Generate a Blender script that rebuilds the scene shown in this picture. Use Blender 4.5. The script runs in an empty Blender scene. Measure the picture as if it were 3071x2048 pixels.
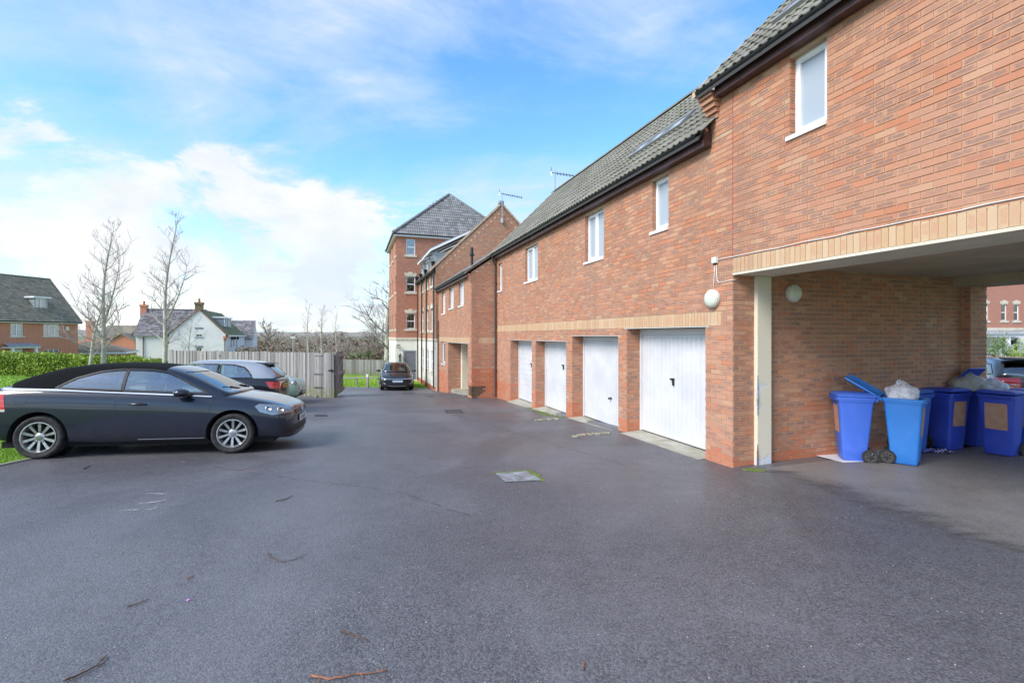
import bpy, bmesh, math, random
import numpy as np
from mathutils import Vector, Matrix
from mathutils.bvhtree import BVHTree
random.seed(7)
R = math.radians
SC = bpy.context.scene
COL = SC.collection
# ---------------------------------------------------------------- camera, sky, sun, exposure
CAMH, FPX, CXP, HOR = 1.575, 1430.0, 1535.5, 1006.0
cam = bpy.data.cameras.new('camera')
cam.sensor_width = 36.0
cam.lens = FPX / 3071.0 * 36.0
cam.shift_y = -(1024.0 - HOR) / 3071.0
cam.clip_start = 0.05
cam.clip_end = 3000
camo = bpy.data.objects.new('camera', cam)
COL.objects.link(camo)
camo.location = (0, 0, CAMH)
camo.rotation_euler = (R(90), 0, 0)
SC.camera = camo
SUN_EL, SUN_AZ = 40.0, -131.0      # azimuth from +Y, clockwise seen from above (negative: to the left)
world = bpy.data.worlds.new('World')
SC.world = world
world.use_nodes = True
wn = world.node_tree
for n in list(wn.nodes):
 wn.nodes.remove(n)
class NT:
 """tiny helper for node trees"""
 def __init__(s, t):
  s.t = t
 def n(s, typ, **kw):
  nd = s.t.nodes.new(typ)
  for k, v in kw.items():
   setattr(nd, k, v)
  return nd
 def l(s, a, b):
  s.t.links.new(a, b)
 def put(s, sock, v):
  if isinstance(v, bpy.types.NodeSocket):
   s.l(v, sock)
  elif v is not None:
   if sock.type == 'RGBA' and not hasattr(v, '__len__'):
    v = (v, v, v, 1)
   elif sock.type == 'RGBA' and len(v) == 3:
    v = (*v, 1)
   sock.default_value = v
 def m(s, op, a, b=None, c=None, clamp=False):
  nd = s.n('ShaderNodeMath', operation=op)
  nd.use_clamp = clamp
  s.put(nd.inputs[0], a)
  if b is not None:
   s.put(nd.inputs[1], b)
  if c is not None:
   s.put(nd.inputs[2], c)
  return nd.outputs[0]
 def vm(s, op, a, b=None):
  nd = s.n('ShaderNodeVectorMath', operation=op)
  s.put(nd.inputs[0], a)
  if b is not None:
   s.put(nd.inputs[1], b)
  return nd.outputs['Value'] if op in ('DOT_PRODUCT', 'LENGTH', 'DISTANCE') else nd.outputs[0]
 def mix(s, f, a, b, blend='MIX'):
  nd = s.n('ShaderNodeMix', data_type='RGBA', blend_type=blend)
  s.put(nd.inputs[0], f)
  s.put(nd.inputs[6], a)
  s.put(nd.inputs[7], b)
  return nd.outputs[2]
 def noise(s, vec, scale, detail=4, rough=0.55, dist=0.0, out=0):
  nd = s.n('ShaderNodeTexNoise')
  if vec is not None:
   s.l(vec, nd.inputs['Vector'])
  nd.inputs['Scale'].default_value = scale
  nd.inputs['Detail'].default_value = detail
  nd.inputs['Roughness'].default_value = rough
  nd.inputs['Distortion'].default_value = dist
  return nd.outputs[out]
 def ramp(s, f, stops, interp='LINEAR'):
  nd = s.n('ShaderNodeValToRGB')
  nd.color_ramp.interpolation = interp
  e = nd.color_ramp.elements
  while len(e) < len(stops):
   e.new(0.5)
  for i, (p, c) in enumerate(stops):
   e[i].position = p
   e[i].color = (*c, 1) if hasattr(c, '__len__') else (c, c, c, 1)
  s.put(nd.inputs[0], f)
  return nd.outputs[0]
 def smooth(s, v, lo, hi, a=0.0, b=1.0):
  nd = s.n('ShaderNodeMapRange', interpolation_type='SMOOTHSTEP')
  s.put(nd.inputs[0], v)
  nd.inputs[1].default_value = lo
  nd.inputs[2].default_value = hi
  nd.inputs[3].default_value = a
  nd.inputs[4].default_value = b
  return nd.outputs[0]
 def mapping(s, vec, scale=(1, 1, 1), rot=(0, 0, 0), loc=(0, 0, 0)):
  nd = s.n('ShaderNodeMapping')
  s.l(vec, nd.inputs[0])
  nd.inputs['Scale'].default_value = scale
  nd.inputs['Rotation'].default_value = rot
  nd.inputs['Location'].default_value = loc
  return nd.outputs[0]
w = NT(wn)
sky = w.n('ShaderNodeTexSky', sky_type='NISHITA')
sky.sun_disc = False
sky.sun_elevation = R(SUN_EL)
sky.sun_rotation = R(SUN_AZ)
sky.air_density = 1.0
sky.dust_density = 0.6
sky.ozone_density = 2.0
tc = w.n('ShaderNodeTexCoord')
d = tc.outputs['Generated']
sep = w.n('ShaderNodeSeparateXYZ')
w.l(d, sep.inputs[0])
zz = w.m('ADD', w.m('ABSOLUTE', sep.outputs[2]), 0.16)
comb = w.n('ShaderNodeCombineXYZ')
w.l(w.m('DIVIDE', sep.outputs[0], zz), comb.inputs[0])
w.l(w.m('DIVIDE', sep.outputs[1], zz), comb.inputs[1])
comb.inputs[2].default_value = 1.3
cp = comb.outputs[0]
streak = w.noise(w.mapping(cp, (0.55, 1.25, 1), (0, 0, R(-28))), 1.15, 9, 0.62, 0.9)
puff = w.noise(w.mapping(d, (1, 1, 2.1)), 4.2, 10, 0.62, 0.35)
def skydir(px, py):
 v = Vector(((px - CXP) / FPX, 1.0, -(py - HOR) / FPX))
 return v.normalized()
dens = w.m('MULTIPLY', w.m('SUBTRACT', streak, 0.5), 2.3)
dens = w.m('ADD', dens, w.m('MULTIPLY', w.m('SUBTRACT', puff, 0.5), 1.5))
# broad banks and gaps of the cloud cover (world directions)
BANKS = [(1350, 330, 8, -0.22), (2150, 300, 13, -0.30), (1650, 280, 8, -0.22), (880, 340, 5, -0.12), (250, 420, 6, -0.16), (1950, 60, 8, 0.16), (2350, 60, 8, -0.22), (3300, 700, 20, 0.4), (200, 150, 7, 0.10), (900, 60, 9, 0.12), (1500, 560, 8, 0.12)]
for (bx, by, rad, wt) in BANKS:
 if wt == 0:
  continue
 c = skydir(bx, by)
 dt = w.vm('DOT_PRODUCT', w.vm('NORMALIZE', d), tuple(c))
 dens = w.m('ADD', dens, w.smooth(dt, math.cos(R(rad * 1.7)), math.cos(R(rad * 0.3)), 0.0, wt))
low = w.smooth(sep.outputs[2], 0.0, 0.22, 0.34, 0.0)
dens = w.m('ADD', w.m('ADD', dens, low), 0.24)
cov = w.m('MULTIPLY', w.smooth(dens, -0.35, 0.85), w.smooth(sep.outputs[2], 0.02, 0.25, 0.96, 0.84))
bank = None
for (bx, by, rad) in ((380, 760, 7.6), (690, 690, 8.8), (990, 730, 8.2), (1240, 740, 5.6), (560, 600, 5.0), (820, 570, 5.4), (20, 310, 2.6)):
 dt = w.vm('DOT_PRODUCT', w.vm('NORMALIZE', d), tuple(skydir(bx, by)))
 e = w.m('ADD', dt, w.m('MULTIPLY', w.m('SUBTRACT', puff, 0.5), 0.045))
 ce = math.cos(R(rad))
 q = w.smooth(e, ce - 0.004, ce + 0.007)
 bank = q if bank is None else w.m('MAXIMUM', bank, q)
dens = w.m('ADD', dens, w.m('MULTIPLY', bank, 0.8))
cov = w.m('MAXIMUM', cov, w.m('MULTIPLY', bank, 0.97))
thick = w.smooth(dens, 0.35, 0.95)
shade = w.noise(w.mapping(d, (1, 1, 1.6)), 3.0, 6, 0.6)
cloudc = w.mix(thick, (0.72, 0.87, 1.02), (1.04, 1.04, 1.04))
cloudc = w.mix(w.smooth(shade, 0.42, 0.70, 0.0, 0.55), cloudc, (0.62, 0.78, 0.97))
hs = w.n('ShaderNodeHueSaturation')
hs.inputs['Saturation'].default_value = 1.25
hs.inputs['Value'].default_value = 1.3
w.l(sky.outputs[0], hs.inputs['Color'])
SKY_S = 0.10
cs = w.n('ShaderNodeVectorMath', operation='SCALE')
w.l(cloudc, cs.inputs[0])
cs.inputs['Scale'].default_value = 0.355 / SKY_S
tot = w.mix(cov, hs.outputs[0], cs.outputs[0])
bg = w.n('ShaderNodeBackground')
bg.inputs['Strength'].default_value = SKY_S
w.l(tot, bg.inputs[0])
wo = w.n('ShaderNodeOutputWorld')
w.l(bg.outputs[0], wo.inputs[0])
sun = bpy.data.lights.new('sun', 'SUN')
sun.energy = 1.5
sun.angle = R(28)
sun.color = (1.0, 0.94, 0.86)
suno = bpy.data.objects.new('sun', sun)
COL.objects.link(suno)
sd = Vector((math.sin(R(SUN_AZ)) * math.cos(R(SUN_EL)), math.cos(R(SUN_AZ)) * math.cos(R(SUN_EL)), math.sin(R(SUN_EL))))
suno.rotation_euler = sd.to_track_quat('Z', 'Y').to_euler()
suno.location = (0, 0, 30)
SC.view_settings.view_transform = 'Standard'
SC.view_settings.look = 'None'
SC.view_settings.exposure = 1.48
SC.view_settings.gamma = 1.0
SC.view_settings.use_curve_mapping = False
SC.cycles.max_bounces = 8
SC.cycles.transparent_max_bounces = 16
SC.cycles.use_denoising = True
# ---------------------------------------------------------------- the place: ground height, building frame
def interp(v, kn):
 if v <= kn[0][0]:
  return kn[0][1]
 for (a, p), (b, q) in zip(kn, kn[1:]):
  if v <= b:
   return p + (q - p) * (v - a) / (b - a)
 return kn[-1][1]
ZK = [(-40, 1.6), (-10, 0.45), (0, 0.0), (7, -0.352), (12, -0.58), (18.5, -0.86), (22, -1.13), (25, -1.42), (28, -1.52), (33, -1.60),
 (45, -2.0), (70, -3.2), (120, -4.2), (260, -5.0), (420, -3.0), (620, 1.0), (900, 1.0)]
def gz(X, Y):
 z = interp(Y, ZK)
 k = 1.0 if Y < 45 else max(0.0, 1 - (Y - 45) / 30.0)
 z += k * (-0.015 * max(-12.0, min(2.5, X)))
 if X < -12:
  z += k * min(0.045 * (-12 - X), 0.75)
 if -4 < X < 14 and 2 < Y < 22:      # the drive is dressed up to each garage threshold and under the arch
  dx, dy = X - 3.278, Y - 7.08
  x, t = 0.3179 * dx - 0.9481 * dy, 0.9481 * dx + 0.3179 * dy
  if -12.5 < x < 0.6:
   f = max(0.0, min(1.0, 1 + t / 2.6))
   z += f * f * interp(-x, [(-0.6, 0), (0, 0.0), (2.9, 0.10), (5.45, 0.085), (8.3, 0.02), (12, 0)])
  if x > -0.5 and t > 0:
   z += 0.05 * min(1.0, t / 0.8) * min(1.0, (x + 0.5) / 0.5)
 return z
TH = math.atan2(479.5, 1430.0)
SI, CO = math.sin(TH), math.cos(TH)
C0 = (3.278, 7.08)
ANG = -(math.pi / 2 - TH)          # rotation of the building frame
def A2W(x, t):
 return (C0[0] + SI * x + CO * t, C0[1] - CO * x + SI * t)
def on_t(px, t):
 r = (px - CXP) / FPX
 x = (r * (C0[1] + SI * t) - C0[0] - CO * t) / (SI + CO * r)
 return x, C0[1] - CO * x + SI * t
def on_x(px, x0):
 r = (px - CXP) / FPX
 t = (r * (C0[1] - CO * x0) - C0[0] - SI * x0) / (CO - SI * r)
 return t, C0[1] - CO * x0 + SI * t
def zat(py, Y):
 return CAMH - (py - HOR) * Y / FPX
def G(px, py, lift=0.0):
 """point of the ground seen in a given direction"""
 Y = 3.0
 for _ in range(60):
  X = (px - CXP) / FPX * Y
  Yn = (CAMH - gz(X, Y) - lift) * FPX / (py - HOR)
  Y = Y * 0.4 + Yn * 0.6
 X = (px - CXP) / FPX * Y
 return X, Y
# ---------------------------------------------------------------- objects
def setp(o, label=None, category=None, group=None, kind=None):
 for k, v in (('label', label), ('category', category), ('group', group), ('kind', kind)):
  if v:
   o[k] = v
 return o
def thing(name, label, cat, loc=(0, 0, 0), rot=0.0, group=None):
 o = bpy.data.objects.new(name, None)
 o.empty_display_size = 0.2
 COL.objects.link(o)
 o.location = loc
 o.rotation_euler = (0, 0, rot) if not hasattr(rot, '__len__') else rot
 return setp(o, label, cat, group)
class MB:
 def __init__(s):
  s.v, s.f, s.mi, s.cur = [], [], [], 0
 def add(s, verts, faces):
  b = len(s.v)
  s.v.extend([tuple(p) for p in verts])
  for f in faces:
   s.f.append([b + i for i in f])
   s.mi.append(s.cur)
  return s
 def box(s, x0, x1, y0, y1, z0, z1):
  return s.add([(x0, y0, z0), (x1, y0, z0), (x1, y1, z0), (x0, y1, z0), (x0, y0, z1), (x1, y0, z1), (x1, y1, z1), (x0, y1, z1)],
     [(0, 3, 2, 1), (4, 5, 6, 7), (0, 1, 5, 4), (1, 2, 6, 5), (2, 3, 7, 6), (3, 0, 4, 7)])
 def cbox(s, c, sz, M=None):
  x, y, z = sz[0] / 2, sz[1] / 2, sz[2] / 2
  vs = [Vector((a * x, b * y, e * z)) for e in (-1, 1) for (a, b) in ((-1, -1), (1, -1), (1, 1), (-1, 1))]
  if M is not None:
   vs = [M @ q for q in vs]
  vs = [q + Vector(c) for q in vs]
  return s.add(vs, [(0, 3, 2, 1), (4, 5, 6, 7), (0, 1, 5, 4), (1, 2, 6, 5), (2, 3, 7, 6), (3, 0, 4, 7)])
 def prism(s, pts, off):
  """closed prism: polygon pts (3D), extruded by vector off"""
  n = len(pts)
  a = [Vector(p) for p in pts]
  b = [p + Vector(off) for p in a]
  return s.add(a + b, [list(range(n))[::-1], list(range(n, 2 * n))] + [(i, (i + 1) % n, n + (i + 1) % n, n + i) for i in range(n)])
 def tube(s, pts, rad, sides=8, cap=True):
  pts = [Vector(p) for p in pts]
  n = len(pts)
  if not hasattr(rad, '__len__'):
   rad = [rad] * n
  rings = []
  up = Vector((0, 0, 1))
  prev = None
  for i, p in enumerate(pts):
   dd = (pts[min(i + 1, n - 1)] - pts[max(i - 1, 0)])
   if dd.length < 1e-9:
    dd = Vector((0, 0, 1))
   dd.normalize()
   if prev is None:
    a = dd.cross(up if abs(dd.z) < 0.9 else Vector((1, 0, 0))).normalized()
   else:
    a = (prev - dd * prev.dot(dd))
    a = a.normalized() if a.length > 1e-6 else dd.cross(up).normalized()
   prev = a
   b = dd.cross(a)
   rings.append([p + (a * math.cos(2 * math.pi * k / sides) + b * math.sin(2 * math.pi * k / sides)) * rad[i] for k in range(sides)])
  vs = [q for r in rings for q in r]
  fs = []
  for i in range(n - 1):
   for k in range(sides):
    k2 = (k + 1) % sides
    fs.append((i * sides + k, i * sides + k2, (i + 1) * sides + k2, (i + 1) * sides + k))
  if cap:
   fs.append(list(range(sides))[::-1])
   fs.append([(n - 1) * sides + k for k in range(sides)])
  return s.add(vs, fs)
 def lathe(s, prof, c=(0, 0, 0), axis='Z', n=24, closed=False):
  """profile [(r, h)] turned round an axis through c"""
  vs, fs = [], []
  for (r, h) in prof:
   for k in range(n):
    a = 2 * math.pi * k / n
    u, v = r * math.cos(a), r * math.sin(a)
    p = (u, v, h) if axis == 'Z' else ((u, h, v) if axis == 'Y' else (h, u, v))
    vs.append((p[0] + c[0], p[1] + c[1], p[2] + c[2]))
  m = len(prof)
  for i in range(m - 1 if not closed else m):
   j = (i + 1) % m
   for k in range(n):
    k2 = (k + 1) % n
    fs.append((i * n + k, i * n + k2, j * n + k2, j * n + k))
  if not closed:
   fs.append(list(range(n))[::-1])
   fs.append([(m - 1) * n + k for k in range(n)])
  return s.add(vs, fs)
 def build(s, name, mat, parent=None, off=(0, 0, 0), smooth=False, fixn=False, auto=None):
  me = bpy.data.meshes.new(name)
  me.from_pydata([(p[0] - off[0], p[1] - off[1], p[2] - off[2]) for p in s.v], [], s.f)
  mats = mat if isinstance(mat, (list, tuple)) else [mat]
  for m_ in mats:
   me.materials.append(m_)
  if len(mats) > 1:
   me.polygons.foreach_set('material_index', s.mi)
  if fixn:
   bm = bmesh.new()
   bm.from_mesh(me)
   bmesh.ops.recalc_face_normals(bm, faces=bm.faces)
   bm.to_mesh(me)
   bm.free()
  if smooth or auto:
   me.polygons.foreach_set('use_smooth', [True] * len(me.polygons))
   if auto:
    me.set_sharp_from_angle(angle=R(auto))
  me.update()
  o = bpy.data.objects.new(name, me)
  COL.objects.link(o)
  if parent is not None:
   o.parent = parent
  return o
def obj_from_mesh(name, me, parent=None):
 o = bpy.data.objects.new(name, me)
 COL.objects.link(o)
 if parent is not None:
  o.parent = parent
 return o
def copy_tree(o, parent=None):
 c = o.copy()
 COL.objects.link(c)
 if parent is not None:
  c.parent = parent
  c.matrix_parent_inverse = o.matrix_parent_inverse.copy()
 for ch in list(o.children):
  copy_tree(ch, c)
 return c
def text_mesh(name, body, size, mat, parent, M, extrude=0.001, align='CENTER'):
 cu = bpy.data.curves.new(name, 'FONT')
 cu.body = body
 cu.size = size
 cu.extrude = extrude
 cu.align_x = align
 cu.align_y = 'CENTER'
 cu.resolution_u = 2
 o = bpy.data.objects.new(name, cu)
 COL.objects.link(o)
 dg = bpy.context.evaluated_depsgraph_get()
 me = bpy.data.meshes.new_from_object(o.evaluated_get(dg))
 bpy.data.objects.remove(o)
 bpy.data.curves.remove(cu)
 me.name = name
 me.materials.clear()
 me.materials.append(mat)
 me.transform(M)
 return obj_from_mesh(name, me, parent)
# ---------------------------------------------------------------- materials
def mat(name):
 m = bpy.data.materials.new(name)
 m.use_nodes = True
 t = NT(m.node_tree)
 bs = m.node_tree.nodes['Principled BSDF']
 return m, t, bs
def pbr(name, col, rough=0.6, metal=0.0, nscale=None, namt=0.12, bump=0.0, bscale=40, coat=0.0, spec=None, trans=0.0, rvar=0.0):
 m, t, b = mat(name)
 b.inputs['Roughness'].default_value = rough
 b.inputs['Metallic'].default_value = metal
 b.inputs['Coat Weight'].default_value = coat
 b.inputs['Coat Roughness'].default_value = 0.04
 if spec is not None:
  b.inputs['Specular IOR Level'].default_value = spec
 geo = t.n('ShaderNodeNewGeometry')
 if nscale:
  nz = t.noise(geo.outputs['Position'], nscale, 5, 0.6)
  cc = t.mix(t.smooth(nz, 0.25, 0.75), tuple(c * (1 - namt * 1.5) for c in col), tuple(min(1, c * (1 + namt)) for c in col))
  t.l(cc, b.inputs['Base Color'])
  if rvar:
   t.l(t.smooth(nz, 0.3, 0.7, max(0, rough - rvar), min(1, rough + rvar)), b.inputs['Roughness'])
 else:
  b.inputs['Base Color'].default_value = (*col, 1)
 if bump:
  bn = t.n('ShaderNodeBump')
  bn.inputs['Strength'].default_value = bump
  bn.inputs['Distance'].default_value = 0.01
  t.l(t.noise(geo.outputs['Position'], bscale, 5, 0.6), bn.inputs['Height'])
  t.l(bn.outputs[0], b.inputs['Normal'])
 return m
def bump_to(t, b, h, strength=0.5, dist=0.01, prev=None):
 bn = t.n('ShaderNodeBump')
 bn.inputs['Strength'].default_value = strength
 bn.inputs['Distance'].default_value = dist
 t.l(h, bn.inputs['Height'])
 if prev is not None:
  t.l(prev, bn.inputs['Normal'])
 t.l(bn.outputs[0], b.inputs['Normal'])
 return bn.outputs[0]
def brick_mat(name, stops, smudge, rough=0.9):
 """fired brick: tone per piece from 'rnd', smeared darker heart from the face coordinates"""
 m, t, b = mat(name)
 at = t.n('ShaderNodeAttribute', attribute_name='rnd')
 at.attribute_type = 'GEOMETRY'
 rnd = at.outputs['Fac']
 uv = t.n('ShaderNodeUVMap', uv_map='uv')
 geo = t.n('ShaderNodeNewGeometry')
 pos = geo.outputs['Position']
 sx = t.n('ShaderNodeSeparateXYZ')
 t.l(uv.outputs[0], sx.inputs[0])
 wob = t.noise(pos, 17, 3, 0.6)
 wo = t.m('MULTIPLY', t.m('SUBTRACT', wob, 0.5), 0.5)
 ux = t.m('ABSOLUTE', t.m('SUBTRACT', t.m('ADD', sx.outputs[0], t.m('MULTIPLY', wo, 0.6)), 0.5))
 uy = t.m('ABSOLUTE', t.m('SUBTRACT', t.m('ADD', sx.outputs[1], wo), 0.5))
 heart = t.m('MULTIPLY', t.smooth(ux, 0.33, 0.46, 1, 0), t.smooth(uy, 0.22, 0.40, 1, 0))
 r2 = t.m('FRACT', t.m('MULTIPLY', rnd, 7.31))
 r3 = t.m('FRACT', t.m('MULTIPLY', rnd, 23.7))
 amt = t.smooth(r2, 0.10, 0.80)
 base = t.ramp(t.m('FRACT', rnd), stops)
 fine = t.noise(pos, 90, 4, 0.7)
 base = t.mix(t.smooth(fine, 0.3, 0.75, 0, 0.35), base, t.mix(1.0, base, (0.62, 0.58, 0.55), 'MULTIPLY'))
 heartc = t.mix(r3, smudge[0], smudge[1])
 mm = t.m('MULTIPLY', t.m('MULTIPLY', heart, amt), t.smooth(t.noise(pos, 30, 3, 0.6), 0.25, 0.6, 0.35, 0.95))
 c = t.mix(mm, base, heartc)
 crease = t.noise(t.mapping(pos, (1, 1, 5)), 26, 5, 0.7, 1.2)
 c = t.mix(t.smooth(crease, 0.66, 0.74, 0, 0.45), c, (0.10, 0.075, 0.07))
 big = t.noise(pos, 0.55, 3, 0.5)
 c = t.mix(t.smooth(big, 0.35, 0.7, 0, 0.22), c, t.mix(0.5, c, (0.62, 0.42, 0.34)))
 stn = t.noise(t.mapping(pos, (1.5, 1.5, 0.16)), 1.3, 5, 0.65)
 c = t.mix(t.smooth(stn, 0.5, 0.74, 0, 0.30), c, (0.22, 0.15, 0.12))
 t.l(c, b.inputs['Base Color'])
 b.inputs['Roughness'].default_value = rough
 b.inputs['Specular IOR Level'].default_value = 0.25
 bump_to(t, b, t.m('ADD', fine, t.m('MULTIPLY', crease, 0.8)), 0.45, 0.004)
 return m
M = {}
M['brick'] = brick_mat('brick', [(0.0, (0.53, 0.215, 0.120)), (0.3, (0.56, 0.265, 0.155)), (0.6, (0.51, 0.265, 0.172)), (0.85, (0.56, 0.29, 0.18)), (0.97, (0.55, 0.31, 0.19)), (1.0, (0.56, 0.35, 0.22))],
     ((0.29, 0.17, 0.125), (0.22, 0.155, 0.135)))
M['plinth_brick'] = brick_mat('plinth_brick', [(0.0, (0.54, 0.175, 0.085)), (0.5, (0.56, 0.22, 0.11)), (1.0, (0.48, 0.18, 0.11))],
       ((0.50, 0.15, 0.08), (0.42, 0.13, 0.08)))
M['cream_brick'] = brick_mat('cream_brick', [(0.0, (0.58, 0.375, 0.215)), (0.4, (0.60, 0.42, 0.25)), (0.7, (0.63, 0.47, 0.30)), (1.0, (0.58, 0.385, 0.225))],
       ((0.54, 0.30, 0.18), (0.58, 0.37, 0.22)))
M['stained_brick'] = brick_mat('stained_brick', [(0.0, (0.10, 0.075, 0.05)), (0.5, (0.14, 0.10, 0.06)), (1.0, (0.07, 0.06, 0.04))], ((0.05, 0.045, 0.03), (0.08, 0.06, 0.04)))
def mortar_mat():
 m, t, b = mat('mortar')
 geo = t.n('ShaderNodeNewGeometry')
 p = geo.outputs['Position']
 n1 = t.noise(p, 2.2, 4, 0.6)
 n2 = t.noise(p, 160, 3, 0.7)
 c = t.mix(t.smooth(n1, 0.3, 0.7), (0.48, 0.34, 0.235), (0.60, 0.46, 0.33))
 c = t.mix(t.smooth(n2, 0.35, 0.7, 0, 0.4), c, (0.28, 0.18, 0.13))
 t.l(c, b.inputs['Base Color'])
 b.inputs['Roughness'].default_value = 0.95
 b.inputs['Specular IOR Level'].default_value = 0.2
 bump_to(t, b, n2, 0.5, 0.003)
 return m
M['mortar'] = mortar_mat()
def far_brick_mat(name, c1, c2, mort, ang):
 """brickwork too far off to tell the pieces apart; runs along world direction ang"""
 m, t, b = mat(name)
 geo = t.n('ShaderNodeNewGeometry')
 sx = t.n('ShaderNodeSeparateXYZ')
 t.l(geo.outputs['Position'], sx.inputs[0])
 al = t.m('ADD', t.m('MULTIPLY', sx.outputs[0], math.cos(ang)), t.m('MULTIPLY', sx.outputs[1], math.sin(ang)))
 cb = t.n('ShaderNodeCombineXYZ')
 t.l(al, cb.inputs[0])
 t.l(sx.outputs[2], cb.inputs[1])
 br = t.n('ShaderNodeTexBrick')
 t.l(cb.outputs[0], br.inputs['Vector'])
 br.inputs['Color1'].default_value = (*c1, 1)
 br.inputs['Color2'].default_value = (*c2, 1)
 br.inputs['Mortar'].default_value = (*mort, 1)
 br.inputs['Scale'].default_value = 1.0
 br.inputs['Brick Width'].default_value = 0.225
 br.inputs['Row Height'].default_value = 0.075
 br.inputs['Mortar Size'].default_value = 0.006
 br.inputs['Bias'].default_value = 0.0
 n1 = t.noise(geo.outputs['Position'], 0.8, 4, 0.6)
 c = t.mix(t.smooth(n1, 0.3, 0.75, 0, 0.35), br.outputs['Color'], t.mix(1.0, br.outputs['Color'], (0.8, 0.78, 0.78), 'MULTIPLY'))
 t.l(c, b.inputs['Base Color'])
 b.inputs['Roughness'].default_value = 0.9
 bump_to(t, b, br.outputs['Fac'], -0.4, 0.006)
 return m
M['far_brick_u'] = far_brick_mat('far_brick_front', (0.48, 0.19, 0.12), (0.36, 0.16, 0.11), (0.45, 0.28, 0.19), ANG)
M['far_brick_v'] = far_brick_mat('far_brick_side', (0.48, 0.19, 0.12), (0.34, 0.15, 0.105), (0.45, 0.28, 0.19), ANG + math.pi / 2)
M['red_brick'] = far_brick_mat('red_brick', (0.66, 0.22, 0.12), (0.54, 0.19, 0.115), (0.58, 0.38, 0.28), 0.08)
def asphalt_mat(name, tint, worn):
 m, t, b = mat(name)
 geo = t.n('ShaderNodeNewGeometry')
 p = geo.outputs['Position']
 vo = t.n('ShaderNodeTexVoronoi', feature='F1')
 t.l(p, vo.inputs['Vector'])
 vo.inputs['Scale'].default_value = 95
 vo.inputs['Randomness'].default_value = 1.0
 sv = t.n('ShaderNodeSeparateColor')
 t.l(vo.outputs['Color'], sv.inputs[0])
 grain = t.noise(p, 60, 5, 0.75)
 mid = t.noise(p, 5, 5, 0.65)
 big = t.noise(t.mapping(p, (1, 0.6, 1), (0, 0, 0.3)), 0.42, 5, 0.6, 0.6)
 damp = t.smooth(t.noise(t.mapping(p, (0.8, 0.45, 1), (0, 0, -0.5), (3, 1, 0)), 0.5, 6, 0.62, 0.8), 0.40, 0.56)
 c = t.mix(sv.outputs[0], tuple(a * 0.40 for a in tint), tuple(a * 1.55 for a in tint))
 c = t.mix(t.smooth(grain, 0.35, 0.7, 0, 0.5), c, tuple(a * 0.5 for a in tint))
 speck = t.m('MULTIPLY', t.smooth(sv.outputs[1], 0.955, 0.985), t.smooth(vo.outputs['Distance'], 0.0, 0.30, 1, 0))
 c = t.mix(t.m('MULTIPLY', speck, 0.55), c, (0.42, 0.40, 0.38))
 red = t.smooth(sv.outputs[2], 0.88, 0.95)
 c = t.mix(t.m('MULTIPLY', red, 0.35), c, (0.16, 0.07, 0.06))
 c = t.mix(t.smooth(mid, 0.4, 0.72, 0, 0.28), c, tuple(a * 1.4 for a in tint))
 c = t.mix(t.smooth(big, 0.42, 0.62, 0, worn), c, tuple(min(1, a * 1.9) for a in tint))
 crk = t.noise(p, 0.9, 7, 0.7, 1.0)
 line = t.smooth(t.m('ABSOLUTE', t.m('SUBTRACT', crk, 0.5)), 0.0, 0.006, 1, 0)
 c = t.mix(t.m('MULTIPLY', line, 0.25), c, tuple(a * 0.4 for a in tint))
 c = t.mix(t.m('MULTIPLY', damp, 0.24), c, tuple(a * 0.42 for a in tint))
 t.l(c, b.inputs['Base Color'])
 wet = t.smooth(t.noise(t.mapping(p, (0.5, 1, 1)), 0.33, 4, 0.6), 0.35, 0.65, 0.40, 0.60)
 rr = t.m('ADD', t.m('SUBTRACT', wet, t.m('MULTIPLY', damp, 0.05)), t.m('MULTIPLY', t.m('SUBTRACT', grain, 0.5), 0.35), clamp=True)
 t.l(rr, b.inputs['Roughness'])
 b.inputs['Specular IOR Level'].default_value = 0.5
 h = t.m('ADD', t.m('MULTIPLY', vo.outputs['Distance'], -1.0), t.m('MULTIPLY', grain, 0.9))
 bump_to(t, b, h, 0.55, 0.006)
 return m
M['asphalt'] = asphalt_mat('asphalt', (0.120, 0.118, 0.126), 0.32)
M['dry_asphalt'] = asphalt_mat('dry_asphalt', (0.20, 0.185, 0.175), 0.5)
_t = NT(M['dry_asphalt'].node_tree)      # dries out gradually away from the rain line under the arch
_g = _t.n('ShaderNodeNewGeometry')
_u = _t.m('SUBTRACT', _t.vm('DOT_PRODUCT', _g.outputs['Position'], (CO, SI, 0)), CO * C0[0] + SI * C0[1])
_v = _t.m('SUBTRACT', _t.vm('DOT_PRODUCT', _g.outputs['Position'], (SI, -CO, 0)), SI * C0[0] - CO * C0[1])
_n = _t.noise(_t.mapping(_g.outputs['Position'], (1.0, 1.6, 1)), 1.1, 6, 0.65, 0.5)
_e = _t.m('ADD', _t.m('ADD', _u, _t.m('MULTIPLY', _t.m('SUBTRACT', _v, 1.0), 0.14)), _t.m('MULTIPLY', _t.m('SUBTRACT', _n, 0.5), 1.1))
_f = _t.m('MULTIPLY', _t.smooth(_e, 0.0, 0.5), 0.85)
_tr = _t.n('ShaderNodeBsdfTransparent')
_mx = _t.n('ShaderNodeMixShader')
_t.l(_f, _mx.inputs[0])
_t.l(_tr.outputs[0], _mx.inputs[1])
_t.l(_t.t.nodes['Principled BSDF'].outputs[0], _mx.inputs[2])
_t.l(_mx.outputs[0], _t.t.nodes['Material Output'].inputs[0])
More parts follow.
